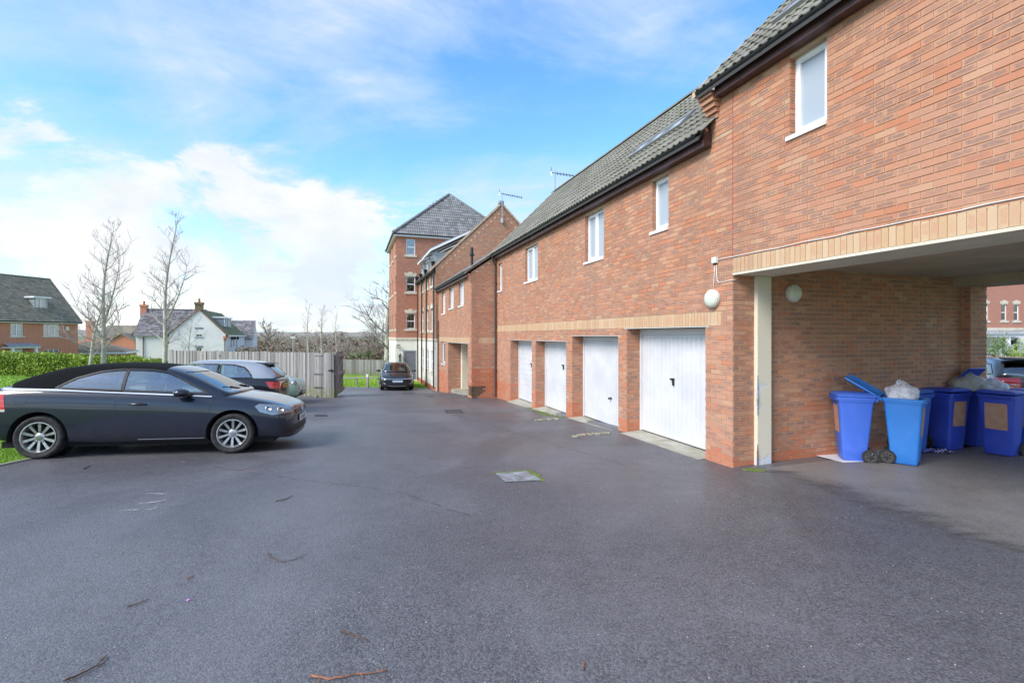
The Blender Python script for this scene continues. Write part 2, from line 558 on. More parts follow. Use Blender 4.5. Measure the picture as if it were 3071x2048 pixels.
def grass_ground_mat():
 m, t, b = mat('grass_soil')
 geo = t.n('ShaderNodeNewGeometry')
 p = geo.outputs['Position']
 a = t.noise(p, 1.3, 6, 0.65)
 f = t.noise(p, 45, 4, 0.7)
 c = t.ramp(a, [(0.25, (0.10, 0.13, 0.03)), (0.45, (0.15, 0.26, 0.03)), (0.62, (0.20, 0.36, 0.035)), (0.8, (0.26, 0.28, 0.07))])
 c = t.mix(t.smooth(f, 0.35, 0.7, 0, 0.6), c, (0.07, 0.12, 0.015))
 # fields and scrub far away are browner
 sx = t.n('ShaderNodeSeparateXYZ')
 t.l(p, sx.inputs[0])
 far = t.smooth(sx.outputs[1], 60, 160)
 c = t.mix(far, c, t.ramp(t.noise(p, 0.02, 4, 0.6), [(0.35, (0.17, 0.14, 0.09)), (0.5, (0.15, 0.17, 0.08)), (0.65, (0.22, 0.17, 0.12))]))
 t.l(c, b.inputs['Base Color'])
 b.inputs['Roughness'].default_value = 0.9
 bump_to(t, b, f, 0.9, 0.03)
 return m
M['grass_soil'] = grass_ground_mat()
def leafy(name, stops, rough=0.6, scale=3.0):
 m, t, b = mat(name)
 geo = t.n('ShaderNodeNewGeometry')
 rpi = geo.outputs['Random Per Island']
 n = t.noise(geo.outputs['Position'], scale, 4, 0.6)
 f = t.m('ADD', t.m('MULTIPLY', rpi, 0.55), t.m('MULTIPLY', n, 0.6), clamp=True)
 c = t.ramp(f, stops)
 t.l(c, b.inputs['Base Color'])
 b.inputs['Roughness'].default_value = rough
 b.inputs['Subsurface Weight'].default_value = 0.0
 return m
M['grass'] = leafy('grass_blades', [(0.2, (0.14, 0.26, 0.02)), (0.5, (0.24, 0.46, 0.035)), (0.8, (0.38, 0.56, 0.06)), (1.0, (0.42, 0.40, 0.14))])
M['hedge'] = leafy('hedge_leaves', [(0.15, (0.09, 0.14, 0.015)), (0.45, (0.22, 0.34, 0.03)), (0.75, (0.36, 0.46, 0.05)), (1.0, (0.46, 0.46, 0.10))], scale=1.2)
M['shrub'] = leafy('shrub_leaves', [(0.15, (0.06, 0.12, 0.03)), (0.5, (0.14, 0.23, 0.08)), (0.85, (0.28, 0.38, 0.18))])
M['moss'] = leafy('moss_green', [(0.2, (0.06, 0.09, 0.015)), (0.6, (0.12, 0.18, 0.025)), (1.0, (0.19, 0.22, 0.05))], 0.95, 20)
def bark_mat(name, pale, dark, green, sc=1.0):
 m, t, b = mat(name)
 geo = t.n('ShaderNodeNewGeometry')
 p = geo.outputs['Position']
 ring = t.noise(t.mapping(p, (2.2, 2.2, 12 * sc)), 1.6, 5, 0.7)
 n = t.noise(p, 3, 4, 0.6)
 c = t.mix(t.smooth(ring, 0.58, 0.66), pale, dark)
 c = t.mix(t.smooth(n, 0.45, 0.65, 0, 0.55), c, green)
 t.l(c, b.inputs['Base Color'])
 b.inputs['Roughness'].default_value = 0.85
 bump_to(t, b, ring, 0.4, 0.02)
 return m
M['birch'] = bark_mat('birch_bark', (0.52, 0.49, 0.42), (0.12, 0.10, 0.08), (0.28, 0.29, 0.15))
M['twig'] = pbr('twigs', (0.42, 0.38, 0.37), 0.85, nscale=2.0, namt=0.25)
M['brown_twig'] = pbr('brown_twigs', (0.36, 0.295, 0.23), 0.9, nscale=0.12, namt=0.4)
M['bark'] = pbr('bark', (0.24, 0.22, 0.15), 0.9, nscale=6, namt=0.3, bump=0.5, bscale=12)
def tile_mat(name, base, light, moss, mamt, mosslow=0.45):
 m, t, b = mat(name)
 geo = t.n('ShaderNodeNewGeometry')
 p = geo.outputs['Position']
 oi = t.n('ShaderNodeObjectInfo')
 at = t.n('ShaderNodeAttribute', attribute_name='rnd')
 rr = t.m('FRACT', t.m('ADD', oi.outputs['Random'], at.outputs['Fac']))
 n1 = t.noise(p, 7, 5, 0.65)
 n2 = t.noise(p, 60, 4, 0.7)
 c = t.mix(rr, base, light)
 c = t.mix(t.smooth(n2, 0.35, 0.7, 0, 0.5), c, tuple(a * 0.6 for a in base))
 mo = t.m('MULTIPLY', t.smooth(n1, mosslow, mosslow + 0.17), mamt)
 c = t.mix(mo, c, t.mix(t.smooth(n2, 0.3, 0.7), moss, tuple(a * 0.55 for a in moss)))
 t.l(c, b.inputs['Base Color'])
 b.inputs['Roughness'].default_value = 0.85
 b.inputs['Specular IOR Level'].default_value = 0.2
 bump_to(t, b, t.m('ADD', n2, t.m('MULTIPLY', mo, 2.0)), 0.5, 0.008)
 return m
M['tile_moss'] = tile_mat('mossy_tile', (0.185, 0.175, 0.150), (0.29, 0.275, 0.24), (0.20, 0.28, 0.06), 0.6, 0.52)
M['tile_grey'] = tile_mat('grey_tile', (0.17, 0.17, 0.17), (0.30, 0.30, 0.30), (0.26, 0.28, 0.16), 0.25, 0.5)
M['tile_dark'] = tile_mat('dark_tile', (0.21, 0.175, 0.14), (0.34, 0.295, 0.24), (0.34, 0.32, 0.09), 0.5, 0.48)
M['tile_mottled'] = tile_mat('mottled_slate', (0.12, 0.105, 0.11), (0.34, 0.32, 0.33), (0.20, 0.20, 0.12), 0.2, 0.55)
M['tile_green'] = tile_mat('lichened_tile', (0.17, 0.17, 0.11), (0.25, 0.25, 0.15), (0.28, 0.29, 0.09), 0.6, 0.45)
M['felt'] = pbr('underlay', (0.05, 0.05, 0.05), 0.9)
M['lead'] = pbr('lead_sheet', (0.33, 0.36, 0.39), 0.5, nscale=5, namt=0.15)
M['pointing'] = pbr('verge_mortar', (0.55, 0.40, 0.27), 0.95, nscale=8, namt=0.2, bump=0.4)
M['upvc'] = pbr('white_upvc', (0.84, 0.85, 0.87), 0.28, nscale=3, namt=0.03)
M['door_white'] = pbr('white_door_paint', (0.63, 0.64, 0.66), 0.35, nscale=1.5, namt=0.07, bump=0.03, bscale=20)
M['cream'] = pbr('cream_render', (0.70, 0.64, 0.50), 0.85, nscale=2.5, namt=0.08, bump=0.25, bscale=70)
M['cream_wall'] = pbr('cream_stucco', (0.76, 0.74, 0.66), 0.85, nscale=0.9, namt=0.06, bump=0.15, bscale=40)
M['white_wall'] = pbr('white_stucco', (0.80, 0.765, 0.74), 0.85, nscale=0.5, namt=0.06)
M['stone'] = pbr('cast_stone', (0.64, 0.58, 0.46), 0.85, nscale=6, namt=0.14, bump=0.2)
M['fascia'] = pbr('brown_fascia', (0.085, 0.040, 0.036), 0.42, nscale=5, namt=0.3)
M['gutter'] = pbr('black_gutter', (0.022, 0.022, 0.025), 0.32, nscale=4, namt=0.3)
M['pipe'] = pbr('brown_pipe', (0.055, 0.040, 0.040), 0.4)
M['soffit'] = pbr('ceiling_board', (0.48, 0.40, 0.28), 0.8, nscale=1.2, namt=0.12)
M['concrete'] = None
def concrete_mat():
 m, t, b = mat('concrete')
 geo = t.n('ShaderNodeNewGeometry')
 p = geo.outputs['Position']
 n1 = t.noise(p, 3.2, 6, 0.65, 0.5)
 n2 = t.noise(p, 90, 4, 0.7)
 c = t.mix(t.smooth(n1, 0.3, 0.7), (0.29, 0.27, 0.21), (0.46, 0.435, 0.36))
 c = t.mix(t.smooth(n2, 0.4, 0.75, 0, 0.4), c, (0.24, 0.23, 0.18))
 c = t.mix(t.smooth(t.noise(p, 1.7, 5, 0.6), 0.5, 0.68, 0, 0.5), c, (0.20, 0.22, 0.11))
 t.l(c, b.inputs['Base Color'])
 b.inputs['Roughness'].default_value = 0.9
 bump_to(t, b, n2, 0.4, 0.006)
 return m
M['concrete'] = concrete_mat()
M['dark'] = pbr('dark_interior', (0.02, 0.02, 0.022), 0.8)
M['frost'] = pbr('obscure_glass', (0.38, 0.43, 0.48), 0.22, nscale=60, namt=0.03)
M['window_back'] = pbr('frosted_backing', (0.74, 0.80, 0.86), 0.6)
M['curtain'] = pbr('ochre_curtain', (0.30, 0.18, 0.05), 0.8, nscale=9, namt=0.4)
M['net'] = pbr('net_curtain', (0.55, 0.56, 0.55), 0.8, nscale=9, namt=0.2)
M['black_metal'] = pbr('black_metal', (0.02, 0.02, 0.02), 0.35)
M['steel'] = pbr('steel', (0.45, 0.45, 0.45), 0.35, metal=1.0)
M['lamp_glass'] = pbr('opal_lamp', (0.66, 0.70, 0.58), 0.25, nscale=10, namt=0.06)
M['white_plastic'] = pbr('white_plastic', (0.74, 0.75, 0.72), 0.4)
M['cable'] = pbr('white_cable', (0.70, 0.68, 0.64), 0.45)
M['grey_door'] = pbr('grey_door_paint', (0.17, 0.165, 0.185), 0.5, nscale=2, namt=0.06)
M['grey_frame'] = pbr('grey_frame_paint', (0.25, 0.27, 0.32), 0.5)
def glass_mat(name, tint, refl, rough=0.02):
 m, t, b = mat(name)
 m.node_tree.nodes.remove(b)
 tr = t.n('ShaderNodeBsdfTransparent')
 tr.inputs[0].default_value = (*tint, 1)
 gl = t.n('ShaderNodeBsdfGlossy')
 gl.inputs['Roughness'].default_value = rough
 lw = t.n('ShaderNodeLayerWeight')
 lw.inputs['Blend'].default_value = 0.35
 f = t.m('ADD', t.m('MULTIPLY', lw.outputs['Fresnel'], 0.9), refl, clamp=True)
 mx = t.n('ShaderNodeMixShader')
 t.l(f, mx.inputs[0])
 t.l(tr.outputs[0], mx.inputs[1])
 t.l(gl.outputs[0], mx.inputs[2])
 t.l(mx.outputs[0], t.t.nodes['Material Output'].inputs[0])
 return m
M['pane'] = glass_mat('window_glass', (0.92, 0.95, 0.96), 0.12)
M['car_glass'] = glass_mat('car_glass', (0.82, 0.88, 0.87), 0.20)
def wood_mat():
 m, t, b = mat('weathered_wood')
 geo = t.n('ShaderNodeNewGeometry')
 p = geo.outputs['Position']
 oi = t.n('ShaderNodeObjectInfo')
 r = oi.outputs['Random']
 off = t.n('ShaderNodeCombineXYZ')
 t.l(t.m('MULTIPLY', r, 37), off.inputs[0])
 pp = t.vm('ADD', p, off.outputs[0])
 gr = t.noise(t.mapping(pp, (14, 14, 0.8)), 3.0, 6, 0.7, 0.6)
 c = t.mix(r, (0.20, 0.19, 0.17), (0.42, 0.40, 0.38))
 c = t.mix(t.smooth(gr, 0.45, 0.75, 0, 0.65), c, (0.14, 0.125, 0.11))
 st = t.noise(t.mapping(pp, (4, 4, 0.5)), 1.2, 4, 0.6)
 c = t.mix(t.smooth(st, 0.55, 0.75, 0, 0.45), c, (0.20, 0.15, 0.11))
 at = t.n('ShaderNodeTexCoord')
 sx = t.n('ShaderNodeSeparateXYZ')
 t.l(at.outputs['Object'], sx.inputs[0])
 low = t.m('MULTIPLY', t.smooth(sx.outputs[2], 0.06, 0.55, 1, 0), t.smooth(t.noise(p, 9, 4, 0.6), 0.35, 0.6))
 c = t.mix(t.m('MULTIPLY', low, 0.75), c, (0.17, 0.21, 0.05))
 t.l(c, b.inputs['Base Color'])
 b.inputs['Roughness'].default_value = 0.85
 bump_to(t, b, gr, 0.5, 0.006)
 return m
M['wood'] = wood_mat()
# ---------------------------------------------------------------- builders for walls, openings, roofs
class Fr:
 """vertical wall plane in the building frame: origin, run direction, outward normal"""
 def __init__(s, x, y, dx, dy, nx, ny):
  s.x, s.y, s.dx, s.dy, s.nx, s.ny = x, y, dx, dy, nx, ny
 def p(s, a, o, z):
  return (s.x + s.dx * a + s.nx * o, s.y + s.dy * a + s.ny * o, z)
class Bld:
 def __init__(s, name, label, cat, ox, oy, group=None, frame=None):
  s.frame = frame or (C0, ANG)
  (cx, cy), an = s.frame
  wx = cx + math.cos(an) * ox - math.sin(an) * oy
  wy = cy + math.sin(an) * ox + math.cos(an) * oy
  z = gz(wx, wy)
  s.off = (ox, oy, z)
  s.root = thing(name, label, cat, (wx, wy, z), an, group)
  s.bricks = []
 def W(s, p):
  (cx, cy), an = s.frame
  return Vector((cx + math.cos(an) * p[0] - math.sin(an) * p[1], cy + math.sin(an) * p[0] + math.cos(an) * p[1], p[2]))
 def part(s, mb, name, m, parent=None, **kw):
  o = mb.build(name, m, parent or s.root, s.off if True else (0, 0, 0), **kw)
  return o
def fbox(mb, F, a0, a1, o0, o1, z0, z1):
 ps = [F.p(a0, o0, z0), F.p(a1, o0, z0), F.p(a1, o1, z0), F.p(a0, o1, z0), F.p(a0, o0, z1), F.p(a1, o0, z1), F.p(a1, o1, z1), F.p(a0, o1, z1)]
 return mb.add(ps, [(0, 3, 2, 1), (4, 5, 6, 7), (0, 1, 5, 4), (1, 2, 6, 5), (2, 3, 7, 6), (3, 0, 4, 7)])
def wall_body(mb, F, L, z0, z1, ops, th, top=None, a_start=0.0, reveal=True):
 """wall slab with rectangular openings (a0,a1,z0,z1); top: optional list of (a, z) profile"""
 xs = sorted(set([a_start, L] + [v for o in ops for v in (o[0], o[1]) if a_start < v < L] + ([a for a, _ in top if a_start < a < L] if top else [])))
 zs = sorted(set([z0, z1] + [v for o in ops for v in (o[2], o[3]) if z0 < v < z1]))
 def isop(ca, cz):
  return any(o[0] < ca < o[1] and o[2] < cz < o[3] for o in ops)
 for i in range(len(xs) - 1):
  for j in range(len(zs) - 1):
   a0, a1, c0, c1 = xs[i], xs[i + 1], zs[j], zs[j + 1]
   if isop((a0 + a1) / 2, (c0 + c1) / 2):
    continue
   fbox(mb, F, a0, a1, 0.0, -th, c0, c1)
  if top:
   t0, t1 = interp(xs[i], top), interp(xs[i + 1], top)
   if max(t0, t1) > z1:
    ps = [F.p(xs[i], 0, z1), F.p(xs[i + 1], 0, z1), F.p(xs[i + 1], 0, t1), F.p(xs[i], 0, t0)]
    mb.prism(ps, Vector(F.p(0, -th, 0)) - Vector(F.p(0, 0, 0)))
def lay_bricks(bld, F, L, z0, z1, ops, datum, plinth=-99, top=None, a_start=0.0, ext0=0.0, ext1=0.0, phase=0.0, proud=0.008, wall=None):
 """courses of bricks with 10 mm joints, kept as records until finish_bricks()"""
 k = math.floor((z0 - datum) / 0.075)
 zt = z1 if not top else max(max(z for _, z in top), z1)
 while datum + k * 0.075 < zt - 0.02:
  zb = datum + k * 0.075 + 0.005
  zc = zb + 0.065
  if zb < z0 - 0.002:
   k += 1
   continue
  lo, hi = a_start - ext0, L + ext1
  if top and zc > z1:
   okp = [a_start + (L - a_start) * i / 200 for i in range(201) if interp(a_start + (L - a_start) * i / 200, top) >= zc]
   if not okp:
    k += 1
    continue
   lo, hi = max(lo, okp[0]), min(hi, okp[-1])
  elif zc > zt + 0.02:
   zc = zt
  segs = [(lo, hi)]
  for o in ops:
   if o[2] < zc - 0.02 and o[3] > zb + 0.02:
    ns = []
    for (p, q) in segs:
     if o[1] <= p or o[0] >= q:
      ns.append((p, q))
      continue
     if o[0] > p:
      ns.append((p, o[0] + 0.002))
     if o[1] < q:
      ns.append((o[1] - 0.002, q))
    segs = ns
  ph = phase + (0.1125 if k % 2 else 0.0)
  for (p, q) in segs:
   i = math.floor((p - ph) / 0.225)
   a = ph + i * 0.225
   while a < q:
    b0, b1 = max(p, a + 0.005), min(q, a + 0.220)
    if b1 - b0 > 0.035:
     kind = 1 if zc < plinth and random.random() < 0.84 else 0
     bld.bricks.append((F, b0, b1, zb, zc, kind, random.random(), wall, proud + random.uniform(-0.0022, 0.0016)))
    a += 0.225
  k += 1
def lay_soldiers(bld, F, a0, a1, z0, z1, wall=None, pitch=0.075, proud=0.009):
 n = max(1, round((a1 - a0) / pitch))
 pt = (a1 - a0) / n
 for i in range(n):
  bld.bricks.append((F, a0 + i * pt + 0.004, a0 + (i + 1) * pt - 0.004, z0 + 0.004, z1 - 0.004, 2, random.random(), wall, proud + random.uniform(-0.002, 0.001)))
BRICKM = [M['brick'], M['plinth_brick'], M['cream_brick'], M['stained_brick']]
BNAMES = ['brick', 'plinth_brick', 'soldier_brick', 'stained_brick']
UNIT = {}
def unit_brick(kind, q):
 key = (kind, q)
 if key not in UNIT:
  me = bpy.data.meshes.new(BNAMES[kind])
  x = 0.5
  vs = [(-x, -x, -x), (x, -x, -x), (x, x, -x), (-x, x, -x), (-x, -x, x), (x, -x, x), (x, x, x), (-x, x, x)]
  fs = [(0, 3, 2, 1), (4, 5, 6, 7), (0, 1, 5, 4), (1, 2, 6, 5), (2, 3, 7, 6), (3, 0, 4, 7)]
  me.from_pydata(vs, [], fs)
  uv = me.uv_layers.new(name='uv')
  at = me.attributes.new('rnd', 'FLOAT', 'POINT')
  at.data.foreach_set('value', [(q + 0.5) / 24] * 8)
  for p in me.polygons:
   for li in p.loop_indices:
    v = vs[me.loops[li].vertex_index]
    u = v[0] + 0.5 if abs(p.normal[0]) < 0.5 else v[1] + 0.5
    ww = v[2] + 0.5 if abs(p.normal[2]) < 0.5 else v[1] + 0.5
    uv.data[li].uv = (u, ww)
  me.materials.append(BRICKM[kind])
  UNIT[key] = me
 return UNIT[key]
def finish_bricks(bld, n_own):
 camp = Vector((0, 0, CAMH))
 sc = []
 for i, (F, a0, a1, z0, z1, kd, rn, wall, pr) in enumerate(bld.bricks):
  P = bld.W(F.p((a0 + a1) / 2, 0, (z0 + z1) / 2))
  nW = bld.W(F.p(0, 1, 0)) - bld.W(F.p(0, 0, 0))
  v = camp - P
  s = -1
  if P.y > 0.8 and nW.dot(v) > 0:
   px = CXP + FPX * P.x / P.y
   py = HOR - FPX * (P.z - CAMH) / P.y
   if -10 < px < 3081 and -10 < py < 2058:
    s = (nW.dot(v) / v.length) * (a1 - a0) * (z1 - z0) / v.length_squared
    if P.z < gz(P.x, P.y) + 0.02:
     s = -1
  sc.append((s, i))
 own = set()
 if n_own:
  for kd in (0, 1, 2):
   c = sorted([q for q in sc if q[0] > 0 and bld.bricks[q[1]][5] == kd], reverse=True)[:n_own]
   own |= set(i for _, i in c)
 rest = {}
 ang0 = 0
 for i, (F, a0, a1, z0, z1, kd, rn, wall, pr) in enumerate(bld.bricks):
  if i in own:
   o = bpy.data.objects.new(BNAMES[kd], unit_brick(kd, int(rn * 23.99)))
   COL.objects.link(o)
   o.parent = wall or bld.root
   c = F.p((a0 + a1) / 2, (pr - 0.012) / 2, (z0 + z1) / 2)
   o.location = (c[0] - bld.off[0], c[1] - bld.off[1], c[2] - bld.off[2])
   # local X along the run, local -Y outward
   o.rotation_euler = (0, 0, math.atan2(F.dy, F.dx))
   o.scale = (a1 - a0, pr + 0.012, z1 - z0)
  else:
   rest.setdefault(kd, []).append(i)
 for kd, ids in rest.items():
  vs, fs, uvs, rn_ = [], [], [], []
  for i in ids:
   F, a0, a1, z0, z1, k_, rn, wall, pr = bld.bricks[i]
   b = len(vs)
   for (a, o_, z) in ((a0, pr, z0), (a1, pr, z0), (a1, pr, z1), (a0, pr, z1), (a0, -0.01, z0), (a1, -0.01, z0), (a1, -0.01, z1), (a0, -0.01, z1)):
    q = F.p(a, o_, z)
    vs.append((q[0] - bld.off[0], q[1] - bld.off[1], q[2] - bld.off[2]))
   fs += [(b, b + 1, b + 2, b + 3), (b + 4, b, b + 3, b + 7), (b + 1, b + 5, b + 6, b + 2), (b + 3, b + 2, b + 6, b + 7), (b + 4, b + 5, b + 1, b)]
   uvs += [0, 0, 1, 0, 1, 1, 0, 1] * 5
   rn_ += [rn] * 8
  me = bpy.data.meshes.new(BNAMES[kd] + '_work')
  me.from_pydata(vs, [], fs)
  uv = me.uv_layers.new(name='uv')
  uv.data.foreach_set('uv', uvs)
  at = me.attributes.new('rnd', 'FLOAT', 'POINT')
  at.data.foreach_set('value', rn_)
  me.materials.append(BRICKM[kd])
  o = obj_from_mesh(['brickwork', 'plinth_brickwork', 'soldier_brickwork', 'stained_brickwork'][kd], me, bld.root)
  o['kind'] = 'stuff'
def window(bld, F, a0, a1, z0, z1, rec=0.09, style='single', back='window_back', sill='upvc', vent=True):
 """part window (outer frame) with panes, sill and backing as sub-parts"""
 f = 0.055
 fr = MB()
 o1, o0 = -rec, -rec - 0.06
 fbox(fr, F, a0, a0 + f, o1, o0, z0, z1)
 fbox(fr, F, a1 - f, a1, o1, o0, z0, z1)
 fbox(fr, F, a0 + f, a1 - f, o1, o0, z0, z0 + f)
 fbox(fr, F, a0 + f, a1 - f, o1, o0, z1 - f, z1)
 panes = []
 mid = (a0 + a1) / 2
 if style == 'double':
  fbox(fr, F, mid - 0.035, mid + 0.035, o1, o0, z0 + f, z1 - f)
  cells = [(a0 + f, mid - 0.035, z0 + f, z1 - f), (mid + 0.035, a1 - f, z0 + f, z1 - f)]
 elif style == 'sash':
  zm = (z0 + z1) / 2
  fbox(fr, F, a0 + f, a1 - f, o1, o0, zm - 0.03, zm + 0.03)
  cells = [(a0 + f, a1 - f, z0 + f, zm - 0.03), (a0 + f, a1 - f, zm + 0.03, z1 - f)]
 elif style == 'triple':
  w3 = (a1 - a0) / 3
  cells = []
  for q in (1, 2):
   fbox(fr, F, a0 + w3 * q - 0.035, a0 + w3 * q + 0.035, o1, o0, z0 + f, z1 - f)
  for q in range(3):
   cells.append((a0 + w3 * q + (f if q == 0 else 0.035), a0 + w3 * (q + 1) - (f if q == 2 else 0.035), z0 + f, z1 - f))
 else:
  cells = [(a0 + f, a1 - f, z0 + f, z1 - f)]
 win = bld.part(fr, 'window', M['upvc'])
 g = 0.035
 for i, (p, q, r, s_) in enumerate(cells):
  if style in ('single', 'double') and (i == 0) and rec < 0.2:
   sa = MB()      # opening sash stands a little proud of the frame
   so, si = o1 + 0.014, o1 - 0.03
   fbox(sa, F, p - 0.012, p + g, so, si, r - 0.012, s_ + 0.012)
   fbox(sa, F, q - g, q + 0.012, so, si, r - 0.012, s_ + 0.012)
   fbox(sa, F, p + g, q - g, so, si, r - 0.012, r + g)
   fbox(sa, F, p + g, q - g, so, si, s_ - g, s_ + 0.012)
   bld_part_sub(bld, sa, 'sash', M['upvc'], win)
   p, q, r, s_ = p + g, q - g, r + g, s_ - g
   if vent:
    ve = MB()
    fbox(ve, F, p + 0.02, q - 0.02, so + 0.012, so - 0.004, s_ + 0.012, s_ + 0.028)
    bld_part_sub(bld, ve, 'trickle_vent', M['white_plastic'], win)
  pn = MB()
  fbox(pn, F, p, q, o1 - 0.022, o1 - 0.028, r, s_)
  bld_part_sub(bld, pn, 'pane', M['frost' if back == 'window_back' else 'pane'], win)
 if back and back != 'window_back':
  bb = MB()
  fbox(bb, F, a0 + 0.02, a1 - 0.02, o0 - 0.03, o0 - 0.04, z0 + 0.02, z1 - 0.02)
  bld_part_sub(bld, bb, 'curtain' if back in ('curtain', 'net') else 'window_back', M[back], win)  # with 'dark', a near-black sheet stands in for the unlit room
 if sill == 'upvc':
  sb = MB()
  fbox(sb, F, a0 - 0.035, a1 + 0.0, 0.035, o0, z0 - 0.035, z0)
  fbox(sb, F, a0 - 0.035, a1 + 0.0, 0.035, 0.012, z0 - 0.052, z0 - 0.035)
  bld_part_sub(bld, sb, 'sill', M['upvc'], win)
 elif sill == 'stone':
  sb = MB()
  fbox(sb, F, a0 - 0.11, a1 + 0.11, 0.05, o0, z0 - 0.14, z0)
  bld_part_sub(bld, sb, 'sill', M['stone'], win)
 return win
def bld_part_sub(bld, mb, name, m, parent, **kw):
 return mb.build(name, m, parent, bld.off, **kw)
def keystone(bld, F, a0, a1, z, m='stone', parent=None, h=0.215, o=0.02):
 mb = MB()
 mid = (a0 + a1) / 2
 for (p0, p1, q0, q1, hh, oo) in ((a0 - 0.05, mid - 0.12, a0 - 0.13, mid - 0.13, h, o), (mid + 0.12, a1 + 0.05, mid + 0.13, a1 + 0.13, h, o), (mid - 0.117, mid + 0.117, mid - 0.15, mid + 0.15, h + 0.07, o + 0.015)):
  ps = [F.p(p0, oo, z), F.p(p1, oo, z), F.p(q1, oo, z + hh), F.p(q0, oo, z + hh)]
  mb.prism(ps, Vector(F.p(0, -0.1, 0)) - Vector(F.p(0, 0, 0)))
 return mb.build('lintel', M[m], parent or bld.root, bld.off, fixn=True)
# -- roof tiles
TILE = {}
def tile_mesh(mname, w=0.3, l=0.385, flat=False):
 key = (mname, w, l, flat)
 if key in TILE:
  return TILE[key]
 n = 10 if not flat else 1
 prof = []
 for i in range(n + 1):
  u = i / n
  if flat:
   h = 0.0
  else:
   h = 0.024 * max(0.0, math.cos(2 * math.pi * (u * 2 - 0.5))) ** 0.8 if True else 0
  prof.append((u * w * 1.0, h))
 vs, fs = [], []
 th = 0.016
 for (y, lift) in ((0.0, 0.034), (l, 0.006)):
  for (x, h) in prof:
   vs.append((x, y, lift + h))
 for (x, h) in prof:
  vs.append((x, 0.0, lift + h + 0.034 - 0.006 - th))
 m = n + 1
 for i in range(n):
  fs.append((i, i + 1, m + i + 1, m + i))
  fs.append((2 * m + i, 2 * m + i + 1, i + 1, i))
 fs.append((0, m, 2 * m))
 fs.append((n, 3 * m - 1, 2 * m - 1))
 me = bpy.data.meshes.new('roof_tile')
 me.from_pydata(vs, [], fs)
 at = me.attributes.new('rnd', 'FLOAT', 'POINT')
 at.data.foreach_set('value', [0.0] * len(vs))
 if not flat:
  sm = [len(p.vertices) == 4 for p in me.polygons]
  me.polygons.foreach_set('use_smooth', sm)
  me.set_sharp_from_angle(angle=R(50))
 me.materials.append(M[mname])
 TILE[key] = me
 return me
def tiles(bld, O, U, V, mname, inside, ulen, vlen, own=300, w=0.3, gauge=0.335, flat=False, parent=None, bond=False):
 """tiles laid up the slope; O eave corner, U unit vector along the eave, V unit vector up the slope (building frame)"""
 me = tile_mesh(mname, w, gauge + 0.05, flat)
 U, V = Vector(U), Vector(V)
 N = U.cross(V).normalized()
 recs = []
 nv = int(vlen / gauge + 0.5)
 for j in range(nv):
  sh = (w / 2 if (bond and j % 2) else 0)
  for i in range(-1 if bond else 0, int(ulen / w + 0.999)):
   u, v = i * w + sh, j * gauge
   if not inside(u + w / 2, v + gauge / 2):
    continue
   p = Vector(O) + U * u + V * v
   W = bld.W(p)
   py = HOR - FPX * (W.z - CAMH) / max(W.y, 0.5)
   px = CXP + FPX * W.x / max(W.y, 0.5)
   vis = W.y > 0.5 and -60 < px < 3120 and -60 < py < 2100
   recs.append((W.length if vis else 1e6 + W.length, p))
 recs.sort(key=lambda r: r[0])
 base = Matrix(((U.x, V.x, N.x, 0), (U.y, V.y, N.y, 0), (U.z, V.z, N.z, 0), (0, 0, 0, 1)))
 own = min(own, sum(1 for r in recs if r[0] < 1e6))
 for (dd, p) in recs[:own]:
  o = bpy.data.objects.new('roof_tile', me)
  COL.objects.link(o)
  o.parent = parent or bld.root
  j = Matrix.Rotation(random.uniform(-0.012, 0.012), 4, 'Z') @ Matrix.Rotation(random.uniform(-0.01, 0.01), 4, 'X')
  o.matrix_local = Matrix.Translation((p.x - bld.off[0], p.y - bld.off[1], p.z - bld.off[2] + random.uniform(-0.002, 0.004))) @ base @ j
 rest = recs[own:]
 if rest:
  src = np.array([v.co[:] for v in me.vertices])
  B = np.array(base)[:3, :3]
  src = src @ B.T
  vs, fs, rn = [], [], []
  polys = [tuple(p.vertices) for p in me.polygons]
  for k, (dd, p) in enumerate(rest):
   q = src + np.array([p.x - bld.off[0], p.y - bld.off[1], p.z - bld.off[2]])
   b = k * len(src)
   vs.append(q)
   fs += [tuple(b + i for i in f) for f in polys]
   rn += [random.random()] * len(src)
  m2 = bpy.data.meshes.new('roof_tiling')
  m2.from_pydata(np.concatenate(vs).tolist(), [], fs)
  at = m2.attributes.new('rnd', 'FLOAT', 'POINT')
  at.data.foreach_set('value', rn)
  if not flat:
   m2.polygons.foreach_set('use_smooth', [len(f) == 4 for f in fs])
   m2.set_sharp_from_angle(angle=R(50))
  m2.materials.append(M[mname])
  o = obj_from_mesh('roof_tiling', m2, parent or bld.root)
  o['kind'] = 'stuff'
